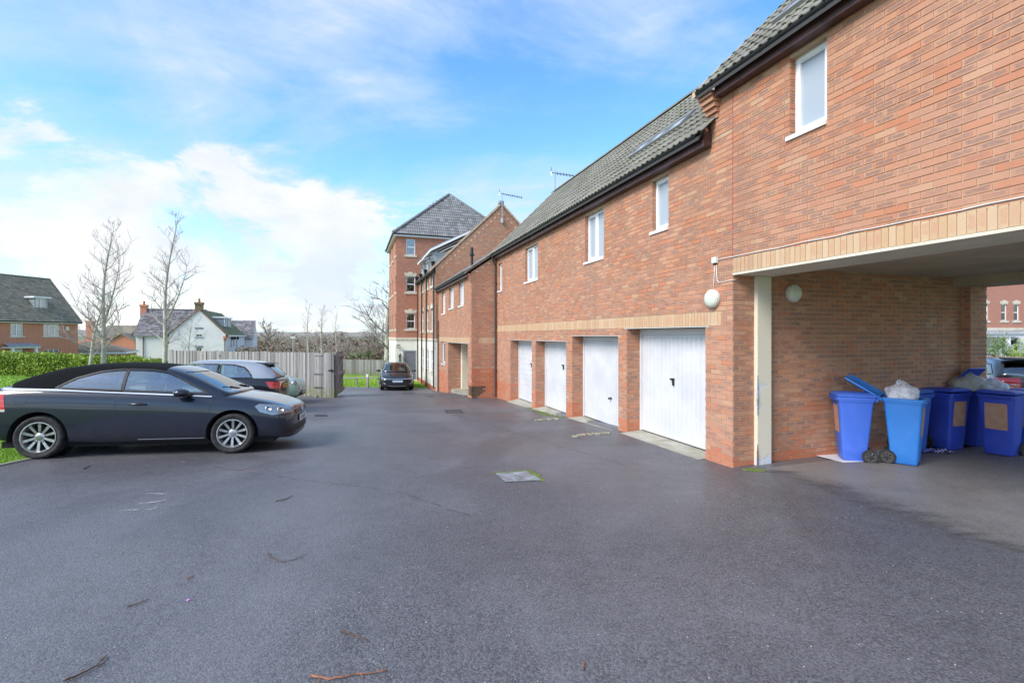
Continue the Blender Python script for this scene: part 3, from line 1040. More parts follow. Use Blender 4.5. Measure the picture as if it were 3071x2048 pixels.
def half_round(bld, pts, r, name, m, parent=None, n=8, seg=0.42):
 """ridge or hip tiles: half tubes in short lengths along a line"""
 a, b = Vector(pts[0]), Vector(pts[1])
 L = (b - a).length
 k = max(1, round(L / seg))
 dd = (b - a).normalized()
 side = dd.cross(Vector((0, 0, 1))).normalized()
 up = side.cross(dd)
 mb = MB()
 for i in range(k):
  p0 = a + dd * (L * i / k + 0.006)
  p1 = a + dd * (L * (i + 1) / k - 0.006)
  lift = 0.004 * (i % 2)
  vs = []
  for (p, rr) in ((p0, r), (p1, r), (p0, r - 0.02), (p1, r - 0.02)):
   for q in range(n + 1):
    an = math.pi * (q / n)
    vs.append(p + side * math.cos(an) * rr + up * (math.sin(an) * rr * 0.8 + lift))
  m_ = n + 1
  fs = []
  for q in range(n):
   fs.append((q, q + 1, m_ + q + 1, m_ + q))
   fs.append((2 * m_ + q, q, q + 1, 2 * m_ + q + 1)[::-1])
   fs.append((m_ + q, m_ + q + 1, 3 * m_ + q + 1, 3 * m_ + q))
  mb.add(vs, fs)
 return mb.build(name, m, parent or bld.root, bld.off, auto=40)
def gutter(bld, F, a0, a1, z, o=0.15, r=0.058, joints=1.8):
 """half round gutter with brackets and unions; z = rim height"""
 mb = MB()
 n = 9
 for (rr, flip) in ((r, False), (r - 0.006, True)):
  vs = []
  for a in (a0, a1):
   for i in range(n):
    an = math.pi * i / (n - 1)
    vs.append(F.p(a, o + 0.0 + r + math.cos(an) * rr, z - math.sin(an) * rr))
  fs = [(i, i + 1, n + i + 1, n + i) for i in range(n - 1)]
  mb.add(vs, [f[::-1] for f in fs] if flip else fs)
 for a in (a0, a1):
  vs = [F.p(a, o + r + math.cos(math.pi * i / (n - 1)) * r, z - math.sin(math.pi * i / (n - 1)) * r) for i in range(n)]
  mb.add(vs, [list(range(n))])
 g = bld.part(mb, 'gutter', M['gutter'], auto=50)
 br = MB()
 a = a0 + 0.4
 while a < a1:
  vs = []
  for (aa, rr) in ((a - 0.02, r + 0.007), (a + 0.02, r + 0.007)):
   for i in range(n):
    an = math.pi * i / (n - 1)
    vs.append(F.p(aa, o + r + math.cos(an) * rr, z + 0.004 - math.sin(an) * rr))
  br.add(vs, [(i, i + 1, n + i + 1, n + i) for i in range(n - 1)] + [list(range(n)), list(range(n, 2 * n))[::-1]])
  a += joints / 2
 bld_part_sub(bld, br, 'bracket', M['gutter'], g, auto=50)
 return g
def downpipe(bld, pts, r=0.034, clips=()):
 mb = MB()
 mb.tube(pts, r, 10)
 p = bld.part(mb, 'downpipe', M['pipe'], auto=50)
 cb = MB()
 for z in clips:
  q = pts[-1]
  cb.lathe([(r + 0.008, z - 0.025), (r + 0.008, z + 0.025)], (q[0], q[1], 0), n=10)
  cb.box(q[0] - 0.07, q[0] + 0.07, q[1] + 0.02, q[1] + 0.035, z - 0.015, z + 0.015)
 if clips:
  bld_part_sub(bld, cb, 'pipe_clip', M['pipe'], p)
 return p
# ---------------------------------------------------------------- ground, drive, far land
def sheet(name, mat_, rows, lift, u0, u1, nu, kind='structure'):
 """sheet over the land: rows = list of Y, u0/u1 = functions of Y giving left and right X"""
 vs, fs = [], []
 for Y in rows:
  a, b = u0(Y), u1(Y)
  for i in range(nu + 1):
   X = a + (b - a) * i / nu
   vs.append((X, Y, gz(X, Y) + lift))
 for j in range(len(rows) - 1):
  for i in range(nu):
   k = j * (nu + 1) + i
   fs.append((k, k + 1, k + nu + 2, k + nu + 1))
 me = bpy.data.meshes.new(name)
 me.from_pydata(vs, [], fs)
 me.polygons.foreach_set('use_smooth', [True] * len(fs))
 me.materials.append(mat_)
 o = obj_from_mesh(name, me)
 o['kind'] = kind
 return o
def frange(a, b, s):
 n = max(1, int(round((b - a) / s)))
 return [a + (b - a) * i / n for i in range(n + 1)]
rows = frange(-40, -4, 4) + frange(-3, 34, 0.5) + frange(36, 80, 2) + frange(90, 260, 10) + frange(300, 1500, 60)
xs_l = [-1500, -900, -500, -300, -180, -120, -90, -70, -55, -45, -38] + frange(-34, 34, 1.0) + [38, 45, 55, 70, 90, 120, 180, 300, 500, 900, 1500]
vs, fs = [], []
for Y in rows:
 for X in xs_l:
  vs.append((X, Y, gz(X, Y) - 0.03 - (0.05 if Y > 80 else 0)))
nx = len(xs_l)
for j in range(len(rows) - 1):
 for i in range(nx - 1):
  k = j * nx + i
  fs.append((k, k + 1, k + nx + 1, k + nx))
me = bpy.data.meshes.new('ground')
me.from_pydata(vs, [], fs)
me.polygons.foreach_set('use_smooth', [True] * len(fs))
me.materials.append(M['grass_soil'])
go = obj_from_mesh('ground', me)
go['kind'] = 'structure'
def left_edge(Y):
 return interp(Y, [(-8, -7.1), (6.0, -7.05), (7.2, -7.05), (8.5, -7.6), (10.5, -11.8), (12, -15.0), (17.0, -15.5), (18.5, -14.0), (19.0, -9.0), (22, -9.6), (27.5, -9.9)])
sheet('driveway', M['asphalt'], frange(-8, 27.2, 0.4), 0.0, left_edge, lambda Y: interp(Y, [(-8, 9.0), (2, 9.0), (9, 15), (20, 20), (27.2, 22)]), 60)
# street surface on the far side of the archway
sheet('street', M['asphalt'], frange(9.2, 44, 1.5), 0.008, lambda Y: 8.0 + 0.36 * (Y - 9.2), lambda Y: 60.0, 20)
# dry, sheltered surface under the archway: follows the building line with an uneven damp edge
mb = MB()
pts_in, pts_out = [], []
for i in range(25):
 x = 0.3 + 6.0 * i / 24
 wob = 0.13 * math.sin(i * 1.3) + 0.09 * math.sin(i * 2.9 + 1) + 0.05 * math.sin(i * 6.1)
 t0 = -1.3
 pts_out.append((x, t0))
 pts_in.append((x, 5.7))
vs = []
NV = 8
for k in range(NV + 1):
 for i in range(25):
  x = pts_out[i][0]
  t = pts_out[i][1] + (pts_in[i][1] - pts_out[i][1]) * k / NV
  X, Y = A2W(x, t)
  vs.append((X, Y, gz(X, Y) + 0.018))
fs = [(k * 25 + i, k * 25 + i + 1, (k + 1) * 25 + i + 1, (k + 1) * 25 + i) for k in range(NV) for i in range(24)]
mb.add(vs, fs)
o = mb.build('dry_paving', M['dry_asphalt'], smooth=True)
o['kind'] = 'structure'
# edging kerb along the grass at the left of the bays
kb = MB()
n = 0
Y = 1.0
while Y < 7.6:
 for q in (0,):
  X0, X1 = left_edge(Y), left_edge(Y + 0.88)
  z0_, z1_ = gz(X0, Y), gz(X1, Y + 0.88)
  kb.add([(X0 - 0.055, Y, z0_ - 0.1), (X0, Y, z0_ - 0.1), (X1, Y + 0.88, z1_ - 0.1), (X1 - 0.055, Y + 0.88, z1_ - 0.1),
    (X0 - 0.055, Y, z0_ + 0.022), (X0, Y, z0_ + 0.022), (X1, Y + 0.88, z1_ + 0.022), (X1 - 0.055, Y + 0.88, z1_ + 0.022)],
   [(0, 3, 2, 1), (4, 5, 6, 7), (0, 1, 5, 4), (1, 2, 6, 5), (2, 3, 7, 6), (3, 0, 4, 7)])
 Y += 0.89
o = kb.build('kerb_edging', M['concrete'])
o['kind'] = 'structure'
# ---- grass blades (nobody could count them)
def grass_patch(name, n, pos, h0, h1, wd, m='grass', lean=0.5):
 rs = np.random.RandomState(len(name) * 7 + n % 97)
 V = np.zeros((n * 3, 3))
 k = 0
 for i in range(n):
  X, Y = pos(rs)
  z = gz(X, Y) - 0.03
  a = rs.uniform(0, 2 * math.pi)
  h = rs.uniform(h0, h1)
  ww = wd * rs.uniform(0.6, 1.3)
  dx, dy = math.cos(a) * ww, math.sin(a) * ww
  lx, ly = rs.normal(0, lean * h), rs.normal(0, lean * h)
  V[k] = (X - dx, Y - dy, z)
  V[k + 1] = (X + dx, Y + dy, z)
  V[k + 2] = (X + lx, Y + ly, z + h)
  k += 3
 me = bpy.data.meshes.new(name)
 me.vertices.add(n * 3)
 me.vertices.foreach_set('co', V.ravel())
 me.loops.add(n * 3)
 me.loops.foreach_set('vertex_index', np.arange(n * 3))
 me.polygons.add(n)
 me.polygons.foreach_set('loop_start', np.arange(n) * 3)
 me.polygons.foreach_set('loop_total', np.full(n, 3))
 me.update()
 me.validate()
 me.materials.append(M[m])
 o = obj_from_mesh(name, me)
 o['kind'] = 'stuff'
 o['category'] = 'grass'
 return o
o = grass_patch('verge_grass', 90000, lambda r: (lambda y: (left_edge(y) - 0.06 - abs(r.uniform(0, 1)) ** 1.3 * 4.5, y))(r.uniform(4.8, 10.5)), 0.03, 0.085, 0.004)
o['label'] = 'bright green short grass beside the convertible rear wheel'
o = grass_patch('bank_grass', 90000, lambda r: (r.uniform(-30, -10), r.uniform(10.5, 26)), 0.04, 0.10, 0.02)
o['label'] = 'green grass bank rising to the clipped hedge'
o = grass_patch('lawn_grass', 60000, lambda r: (r.uniform(-19, -3.0), r.uniform(27.3, 37.5)), 0.04, 0.10, 0.016)
o['label'] = 'vivid green lawn behind the black hatchback'
o = grass_patch('leaf_litter', 9000, lambda r: (r.uniform(-30, -17), 25.0 + abs(r.normal(0, 0.5)) * -1), 0.03, 0.05, 0.03, 'brown_twig', 1.2)
o['label'] = 'brown leaf litter along the foot of the hedge'
# ---- far hills
mb = MB()
vs, fs = [], []
NX, NY = 120, 10
rs = random.Random(3)
ph = [rs.uniform(0, 6.28) for _ in range(8)]
for j in range(NY + 1):
 Y = 520 + 60 * j
 for i in range(NX + 1):
  X = -900 + 15.0 * i
  up = math.sin(min(1, j / 6) * math.pi / 2)
  prof = 1.0 + 0.22 * math.sin(X / 160 + ph[0]) + 0.10 * math.sin(X / 60 + ph[1]) + 0.04 * math.sin(X / 23 + ph[2])
  vs.append((X, Y, -3.5 + up * 12.5 * prof + 0.5 * math.sin(X / 9 + j)))
for j in range(NY):
 for i in range(NX):
  k = j * (NX + 1) + i
  fs.append((k, k + 1, k + NX + 2, k + NX + 1))
mb.add(vs, fs)
m_, t_, b_ = mat('hill_scrub')
g_ = t_.n('ShaderNodeNewGeometry')
c_ = t_.ramp(t_.noise(g_.outputs['Position'], 0.03, 6, 0.7), [(0.3, (0.19, 0.17, 0.16)), (0.5, (0.27, 0.24, 0.20)), (0.62, (0.22, 0.24, 0.15)), (0.75, (0.36, 0.32, 0.29))])
t_.l(c_, b_.inputs['Base Color'])
b_.inputs['Roughness'].default_value = 1.0
M['hill'] = m_
o = mb.build('hills', m_, smooth=True)
o['kind'] = 'structure'
# specks of houses on the hillside, far too small to count
hb = MB()
rs = random.Random(11)
for i in range(34):
 Y = rs.uniform(600, 760)
 X = rs.uniform(-420, -120)
 up = math.sin(min(1, (Y - 520) / 60 / 6) * math.pi / 2)
 z = -3.5 + up * 12.5
 hb.box(X, X + rs.uniform(6, 12), Y, Y + 6, z - 3, z + rs.uniform(0.5, 2.2))
o = hb.build('hillside_houses', pbr('far_render', (0.34, 0.29, 0.26), 0.9))
o['kind'] = 'stuff'
o['category'] = 'houses'
o['label'] = 'scatter of tiny pale houses on the far hillside'
# ---------------------------------------------------------------- garage range
def hit(frame, px, t=None, x=None):
 (cx, cy), an = frame
 c, s_ = math.cos(an), math.sin(an)
 r = (px - CXP) / FPX
 if t is not None:      # X = cx + c x - s t ; Y = cy + s x + c t
  xx = (r * (cy + c * t) - cx + s_ * t) / (c - r * s_)
  return xx, cy + s_ * xx + c * t
 tt = (r * (cy + s_ * x) - cx - c * x) / (-s_ - r * c)
 return tt, cy + s_ * x + c * tt
gb = Bld('garage_block', 'long orange brick range with four white garage doors and mossy tiled roof', 'building', -6.0, 0.0)
XL = -12.2
F0 = Fr(0, 0, 1, 0, 0, -1)
wall = bpy.data.objects.new('wall', None)
DOORS = [(-2.88, -0.57, -0.375, 1.724, 'v'), (-5.45, -3.20, -0.498, 1.574, 'v'), (-8.02, -5.80, -0.604, 1.424, 'v'), (-10.49, -8.35, -0.68, 1.424, 'h')]
WINS = [(-2.015, -1.51, 3.516, 4.474, 'single', 'window_back'), (-4.736, -3.813, 3.338, 4.46, 'double', 'window_back'), (-8.97, -7.823, 3.30, 4.40, 'double', 'window_back'), (-12.0, -11.48, 3.28, 4.34, 'single', 'window_back')]
WT, WB_ = 4.60, -1.45
ops = [(a, b, -3, d_) for (a, b, c, d_, k) in DOORS] + [(w_[0], w_[1], w_[2], w_[3]) for w_ in WINS]
mb = MB()
wall_body(mb, F0, 0.0, WB_, WT, ops, 0.36, a_start=XL)
front = gb.part(mb, 'wall', M['mortar'])
band = (XL, -0.225, 1.724, 1.944)
lay_bricks(gb, F0, 0.0, WB_, WT, ops + [band], 1.724, plinth=-0.15, a_start=XL, ext1=0.008, wall=front)
lay_soldiers(gb, F0, band[0], band[1], band[2], band[3], front)
for (a, b, zb, zt, kind) in DOORS:
 FL = Fr(a, 0.0, 0, 1, 1, 0)
 FR = Fr(b, 0.0, 0, 1, -1, 0)
 lay_bricks(gb, FL, 0.36, WB_, zt, [], 1.724, plinth=-0.15, a_start=0.003, phase=0.05, wall=front)
 lay_bricks(gb, FR, 0.36, WB_, zt, [], 1.724, plinth=-0.15, a_start=0.003, phase=0.05, wall=front)
 # steel lintel edge
 lb = MB()
 fbox(lb, F0, a - 0.08, b + 0.08, 0.012, -0.10, zt - 0.012, zt - 0.002)
 gb.part(lb, 'lintel', M['white_plastic'])
 # door: frame, pressed panel, handle
 db = MB()
 fo, fi = -0.30, -0.36
 fbox(db, F0, a + 0.01, a + 0.075, fo, fi, zb, zt - 0.02)
 fbox(db, F0, b - 0.075, b - 0.01, fo, fi, zb, zt - 0.02)
 fbox(db, F0, a + 0.075, b - 0.075, fo, fi, zt - 0.13, zt - 0.02)
 door = gb.part(db, 'garage_door', M['door_white'])
 pb = MB()
 p0, p1, q0, q1 = a + 0.08, b - 0.08, zb + 0.015, zt - 0.135
 po = -0.318
 if kind == 'v':
  n = 17 if zt > 1.7 else 20
  pr = []
  st = (p1 - p0 - 0.08) / n
  pr.append((p0, 0))
  for i in range(n + 1):
   c = p0 + 0.04 + st * i
   pr += [(c - 0.010, 0), (c - 0.005, -0.011), (c + 0.005, -0.011), (c + 0.010, 0)]
  pr.append((p1, 0))
  rows_ = [(q0, False), (q0 + 0.045, False), (q0 + 0.06, True), (q1 - 0.06, True), (q1 - 0.045, False), (q1, False)]
  vs, fs = [], []
  for (z, g) in rows_:
   for (x, h) in pr:
    vs.append(F0.p(x, po + (h if g else 0), z))
  m_ = len(pr)
  for j in range(len(rows_) - 1):
   for i in range(m_ - 1):
    fs.append((j * m_ + i, j * m_ + i + 1, (j + 1) * m_ + i + 1, (j + 1) * m_ + i))
  pb.add(vs, fs)
 else:
  n = 11
  st = (q1 - q0) / n
  for i in range(n):
   fbox(pb, F0, p0, p1, po, po - 0.02, q0 + st * i + 0.006, q0 + st * (i + 1) - 0.004)
  fbox(pb, F0, p0, p1, po - 0.008, po - 0.02, q0, q1)
  for i in range(n):
   for e in (p0 + 0.02, p1 - 0.02):
    pb.cur = 0
    fbox(pb, F0, e - 0.006, e + 0.006, po + 0.003, po, q0 + st * i + 0.02, q0 + st * i + 0.03)
 panel = bld_part_sub(gb, pb, 'door_panel', M['door_white'], door)
 hb = MB()
 HX = {1.724: 0.475, 1.574: 0.56}.get(zt, 0.60)
 hx = a + (b - a) * HX if zt > 1.6 else a + (b - a) * 0.62
 hz = zb + (1.12 if zt > 1.6 else 1.32)
 if abs(zt - 1.574) < 0.01:
  hz = zb + 0.62
  hb.lathe([(0.032, 0.0), (0.032, 0.012), (0.018, 0.02), (0.018, 0.05), (0.026, 0.055), (0.026, 0.065)], (0, 0, 0), 'Y', 12)
  hb.v = [(p[0] + hx, -p[1] + 0.318, p[2] + hz) for p in hb.v]
 else:
  if kind == 'h':
   hz = zb + 1.30
  fbox(hb, F0, hx - 0.065, hx + 0.015, po + 0.045, po + 0.02, hz, hz + 0.032)
  fbox(hb, F0, hx - 0.012, hx + 0.020, po + 0.035, po + 0.002, hz - 0.10, hz + 0.036)
 bld_part_sub(gb, hb, 'handle', M['black_metal'], door)
 if kind == 'h':
  nb = MB()
  fbox(nb, F0, hx - 0.12, hx + 0.12, po + 0.004, po + 0.001, hz + 0.10, hz + 0.42)
  bld_part_sub(gb, nb, 'paper_notice', pbr('notice_paper', (0.72, 0.68, 0.72), 0.8, nscale=30, namt=0.12), door)
 # near-black panel: shade of the space behind the door put in as colour
 kb = MB()
 fbox(kb, F0, a, b, -0.37, -0.42, zb - 0.05, zt)
 bld_part_sub(gb, kb, 'backing', M['dark'], door)
 # sloping concrete threshold
 tb = MB()
 for i in range(8):
  x0, x1 = a + (b - a) * i / 8, a + (b - a) * (i + 1) / 8
  zf = []
  for xx in (x0, x1):
   X, Y = A2W(xx, -0.12)
   zf.append(gz(X, Y) + 0.006)
  tb.add([F0.p(x0, 0.14, zf[0]), F0.p(x1, 0.14, zf[1]), F0.p(x1, -0.30, zb - 0.012), F0.p(x0, -0.30, zb - 0.012), F0.p(x0, -0.4, zb - 0.012), F0.p(x1, -0.4, zb - 0.012),
    F0.p(x0, 0.14, zf[0] - 0.1), F0.p(x1, 0.14, zf[1] - 0.1)], [(0, 1, 2, 3), (3, 2, 5, 4), (6, 7, 1, 0)])
 gb.part(tb, 'threshold', M['concrete'])
for (a, b, zb, zt, st, bk) in WINS:
 lay_bricks(gb, Fr(a, 0, 0, 1, 1, 0), 0.088, zb, zt, [], 1.724, a_start=0.003, phase=-0.02, wall=front)
 window(gb, F0, a, b, zb, zt, 0.088, st, bk)
# pier return and inner wall of the archway
FP = Fr(0.0, 0.0, 0, 1, 1, 0)
mb = MB()
mb.box(-0.57, 0.0, 0.36, 0.395, WB_, 2.467)
mb.box(-0.35, -0.05, 0.395, 5.76, WB_, 2.70)
mb.box(-0.30, 0.10, 5.30, 5.76, WB_, 2.50)
arch = gb.part(mb, 'archway_wall', M['mortar'])
lay_bricks(gb, FP, 0.395, WB_, 2.45, [], 1.724, plinth=-0.23, a_start=0.005, phase=0.0, wall=arch)
FI = Fr(-0.05, 0.0, 0, 1, 1, 0)
lay_bricks(gb, FI, 5.295, WB_, 2.63, [], 1.724, plinth=-0.21, a_start=0.40, phase=0.04, wall=arch)
FQ = Fr(0.10, 5.30, 0, 1, 1, 0)
lay_bricks(gb, FQ, 0.46, WB_, 2.46, [], 1.724, plinth=-0.21, a_start=0.005, wall=arch)
FQ2 = Fr(0, 5.30, 1, 0, 0, -1)
lay_bricks(gb, FQ2, 0.10, WB_, 2.46, [], 1.724, plinth=-0.21, a_start=-0.04, ext1=0.008, wall=arch)
def post_mat():
 m, t, b = mat('peeling_cream_paint')
 geo = t.n('ShaderNodeNewGeometry')
 p = geo.outputs['Position']
 sx = t.n('ShaderNodeSeparateXYZ')
 t.l(p, sx.inputs[0])
 n1 = t.noise(p, 9, 4, 0.6)
 lowf = t.smooth(t.m('ADD', sx.outputs[2], t.m('MULTIPLY', n1, 0.55)), -0.02, 0.0, 1, 0)
 midf = t.m('MULTIPLY', t.smooth(t.m('ABSOLUTE', t.m('SUBTRACT', sx.outputs[2], 0.66)), 0.10, 0.24, 1, 0), t.smooth(t.noise(p, 5.5, 3, 0.5), 0.54, 0.56))
 f = t.m('MAXIMUM', lowf, midf)
 n2 = t.noise(p, 60, 4, 0.6)
 c = t.mix(t.smooth(n2, 0.3, 0.7, 0, 0.15), (0.72, 0.66, 0.52), (0.54, 0.48, 0.37))
 c = t.mix(f, c, (0.62, 0.66, 0.74))
 t.l(c, b.inputs['Base Color'])
 b.inputs['Roughness'].default_value = 0.75
 bump_to(t, b, t.m('SUBTRACT', n2, t.m('MULTIPLY', f, 3.0)), 0.35, 0.004)
 return m
mb = MB()
mb.box(-0.045, 0.072, 0.397, 0.662, -0.6, 2.462)
post = gb.part(mb, 'boxed_post', post_mat())
mb = MB()   # exposed rusty corner bead where the casing has split
mb.tube([(0.073, 0.396, -0.42), (0.074, 0.395, -0.2), (0.073, 0.396, -0.05)], [0.014, 0.012, 0.004], 6)
bld_part_sub(gb, mb, 'corner_bead', pbr('rusty_bead', (0.22, 0.13, 0.09), 0.85, nscale=40, namt=0.5, bump=0.5), post)
mb = MB()
mb.tube([(0.0735, 0.396, 0.38), (0.0745, 0.395, 0.6), (0.0735, 0.396, 0.98)], [0.006, 0.015, 0.005], 6)
bld_part_sub(gb, mb, 'exposed_bead', pbr('grey_bead', (0.30, 0.33, 0.36), 0.8, nscale=60, namt=0.6, bump=0.5), post)
# closing walls and gables
mb = MB()
mb.box(XL, -0.36, 5.2, 5.5, -1.6, 4.60)
gb.part(mb, 'rear_wall', M['far_brick_u'])
PIT = 0.994
EV, RT = -0.24, 2.446
def gable_prism(mb, x0, x1, t0, t1, zb, ze, tr, zr):
 ps = [(x0, t0, zb), (x0, t1, zb), (x0, t1, ze), (x0, tr, zr), (x0, t0, ze)]
 mb.prism(ps, (x1 - x0, 0, 0))
mb = MB()
gable_prism(mb, XL - 0.1, XL + 0.2, 0.02, 4.9, 4.0, 4.70, RT, 7.25)
gb.part(mb, 'gable', M['far_brick_v'], fixn=True)
# fascia, gutter, soffit
mb = MB()
mb.box(XL + 0.02, -0.43, -0.155, -0.13, 4.53, 4.72)
mb.box(XL + 0.02, -0.43, -0.13, 0.0, 4.53, 4.545)
mb.box(-0.50, -0.43, -0.157, 0.0, 4.527, 4.80)
gb.part(mb, 'fascia', M['fascia'])
gutter(gb, F0, XL - 0.05, -0.52, 4.725, 0.15, 0.06)
# roof
cs_, sn_ = 1 / math.hypot(1, PIT), PIT / math.hypot(1, PIT)
mb = MB()
ps = [(XL - 0.12, EV, 4.70 - 0.02), (-0.45, EV, 4.70 - 0.02), (-0.45, RT, 4.70 + (RT - EV) * PIT - 0.02), (XL - 0.12, RT, 4.70 + (RT - EV) * PIT - 0.02)]
mb.prism(ps, (0, 0, -0.06))
ps = [(XL - 0.12, 2 * RT - EV, 4.68), (-0.45, 2 * RT - EV, 4.68), (-0.45, RT, 4.70 + (RT - EV) * PIT - 0.02), (XL - 0.12, RT, 4.70 + (RT - EV) * PIT - 0.02)]
mb.prism(ps, (0, 0, -0.06))
roof = gb.part(mb, 'roof', M['felt'], fixn=True)
VL = (RT - EV) / cs_
tiles(gb, (XL - 0.12, EV - 0.02, 4.70), (1, 0, 0), (0, cs_, sn_), 'tile_moss', lambda u, v: True, -0.45 - XL + 0.12, VL, 300, parent=roof)
half_round(gb, [(XL - 0.1, RT, 7.36), (-0.45, RT, 7.36)], 0.12, 'ridge_tiles', M['tile_moss'], roof)
# lead and mortar at the far verge
mb = MB()
mb.prism([(XL - 0.16, EV - 0.03, 4.66), (XL - 0.10, EV - 0.03, 4.66), (XL - 0.10, RT, 7.33), (XL - 0.16, RT, 7.33)], (0, 0, 0.10))
gb.part(mb, 'verge', M['pointing'], fixn=True)
# moss cushions on the tiles
mb = MB()
rs = random.Random(5)
for i in range(900):
 u = rs.uniform(XL, -0.5)
 v = int(rs.uniform(0, 10)) * 0.335 + rs.uniform(-0.02, 0.06)
 col = int(u / 0.15) * 0.15 + 0.075 * 0 + rs.uniform(-0.02, 0.02)
 t = EV + v * cs_
 z = 4.70 + v * sn_ + 0.045
 r = rs.uniform(0.015, 0.045)
 a = rs.uniform(0, 6)
 vs = [(col + math.cos(a + q * 1.047) * r * rs.uniform(0.7, 1.3), t + math.sin(a + q * 1.047) * r * cs_, z + math.sin(a + q * 1.047) * r * sn_) for q in range(6)]
 vs.append((col, t - 0.02, z + r * 0.8))
 mb.add(vs, [(q, (q + 1) % 6, 6) for q in range(6)])
o = gb.part(mb, 'moss', M['moss'], smooth=True)
o['kind'] = 'stuff'
# roof windows seen along the slope
VN = Vector((0, -sn_, cs_))
def roof_window(b_, x0, x1, t0, tl, ze, tev, parent):
 U, V = Vector((1, 0, 0)), Vector((0, cs_, sn_))
 O = Vector((x0, t0, ze + (t0 - tev) * PIT))
 W_, L_ = x1 - x0, tl
 def q(u, v, n):
  return O + U * u + V * v + VN * n
 mb = MB()
 for (u0, u1, v0, v1) in ((0, W_, 0, 0.08), (0, W_, L_ - 0.08, L_), (0, 0.06, 0.08, L_ - 0.08), (W_ - 0.06, W_, 0.08, L_ - 0.08)):
  mb.prism([q(u0, v0, 0.02), q(u1, v0, 0.02), q(u1, v1, 0.02), q(u0, v1, 0.02)], VN * 0.085)
 wdw = b_.part(mb, 'roof_window', pbr('grey_aluminium', (0.28, 0.28, 0.28), 0.4, metal=0.4), parent=parent, fixn=True)
 mb = MB()
 mb.prism([q(0.055, 0.075, 0.075), q(W_ - 0.055, 0.075, 0.075), q(W_ - 0.055, L_ - 0.075, 0.075), q(0.055, L_ - 0.075, 0.075)], VN * 0.01)
 bld_part_sub(b_, mb, 'pane', pbr('roof_glass', (0.50, 0.55, 0.60), 0.08, spec=0.8), wdw, fixn=True)
for (x0, x1) in ((-3.52, -2.98), (-2.93, -2.39), (-2.33, -1.79)):
 roof_window(gb, x0, x1, 0.50, 0.50, 4.70, EV, roof)
# downpipe in the corner with the lower wing
downpipe(gb, [(XL + 0.10, -0.02 - 0.19, 4.66), (XL + 0.10, -0.17, 4.45), (XL + 0.10, -0.07, 4.25), (XL + 0.10, -0.07, -0.80)], 0.037, (3.6, 1.9, 0.2))
finish_bricks(gb, 300)
# ---------------------------------------------------------------- taller range over the archway
cb = Bld('archway_block', 'taller brick range spanning the archway at right, with one white window under its gutter', 'building', 3.0, 0.0)
XR = 6.5
PIT2 = PIT
CW = (0.973, 1.486, 4.137, 5.142)
mb = MB()
wall_body(mb, F0, XR, 2.50, 5.25, [CW, (-0.46, 0.0, 2.0, 4.60)], 0.30, a_start=-0.46)
mb.box(5.9, XR, 0.0, 0.66, -0.9, 2.467)
mb.box(5.9, XR, 5.3, 5.76, -0.9, 2.467)
cf = cb.part(mb, 'wall', M['mortar'])
lay_bricks(cb, F0, XR, 2.50, 5.25, [CW, (0.0, XR, 2.40, 2.719), (-0.5, 0.011, 2.0, 4.60)], 1.724, a_start=-0.46, ext0=0.0, phase=0.0, wall=cf)
lay_soldiers(cb, F0, 0.012, XR, 2.499, 2.719, cf)
lay_bricks(cb, Fr(0, 0, 1, 0, 0, -1), XR, -0.9, 2.46, [], 1.724, plinth=-0.2, a_start=5.9, wall=cf)
lay_bricks(cb, Fr(5.9, 0.0, 0, 1, -1, 0), 0.66, -0.9, 2.46, [], 1.724, plinth=-0.2, a_start=0.005, wall=cf)
lay_bricks(cb, Fr(CW[0], 0, 0, 1, 1, 0), 0.088, CW[2], CW[3], [], 1.724, a_start=0.003, phase=-0.02, wall=cf)
# red sealant line of the movement joint
mb = MB()
fbox(mb, F0, 0.000, 0.0165, 0.0095, -0.01, 2.72, 5.22)
cb.part(mb, 'movement_joint', pbr('red_sealant', (0.36, 0.10, 0.07), 0.7))
window(cb, F0, *CW[:4], 0.088, 'single', 'window_back')
mb = MB()
mb.box(0.006, XR, -0.012, 0.69, 2.467, 2.4985)
mb.box(0.006, XR, 0.31, 0.69, 2.4985, 2.66)
cb.part(mb, 'front_lintel', M['cream'])
mb = MB()
mb.box(-0.05, XR, 5.07, 5.78, 2.467, 2.70)
cb.part(mb, 'rear_lintel', M['soffit'])
mb = MB()
mb.box(-0.05, XR, 0.69, 5.07, 2.63, 2.72)
cb.part(mb, 'archway_ceiling', M['soffit'])
mb = MB()
mb.box(-0.45, XR, 5.46, 5.76, 2.70, 5.25)
cb.part(mb, 'rear_wall', M['far_brick_u'])
RT2 = 2.88
ZE2 = 5.35
mb = MB()
gable_prism(mb, -0.45, -0.25, 0.32, 5.45, 2.75, 5.2, RT2, 8.25)
gable_prism(mb, XR - 0.2, XR - 0.01, 0.32, 5.45, 2.75, 5.2, RT2, 8.25)
cb.part(mb, 'gable', M['far_brick_v'], fixn=True)
mb = MB()
mb.box(-0.20, XR, -0.155, -0.13, 5.19, 5.37)
mb.box(-0.20, XR, -0.13, 0.0, 5.19, 5.205)
cb.part(mb, 'fascia', M['fascia'])
gutter(cb, F0, -0.56, XR, 5.375, 0.15, 0.06)
mb = MB()
ZR2 = ZE2 + (RT2 - EV) * PIT
for (ta, tb_) in ((EV, RT2), (2 * RT2 - EV, RT2)):
 ps = [(-0.50, ta, ZE2 - 0.02), (XR, ta, ZE2 - 0.02), (XR, tb_, ZR2 - 0.02), (-0.50, tb_, ZR2 - 0.02)]
 mb.prism(ps, (0, 0, -0.06))
roof2 = cb.part(mb, 'roof', M['felt'], fixn=True)
tiles(cb, (-0.50, EV - 0.02, ZE2), (1, 0, 0), (0, cs_, sn_), 'tile_moss', lambda u, v: True, XR + 0.5, (RT2 - EV) / cs_, 300, parent=roof2)
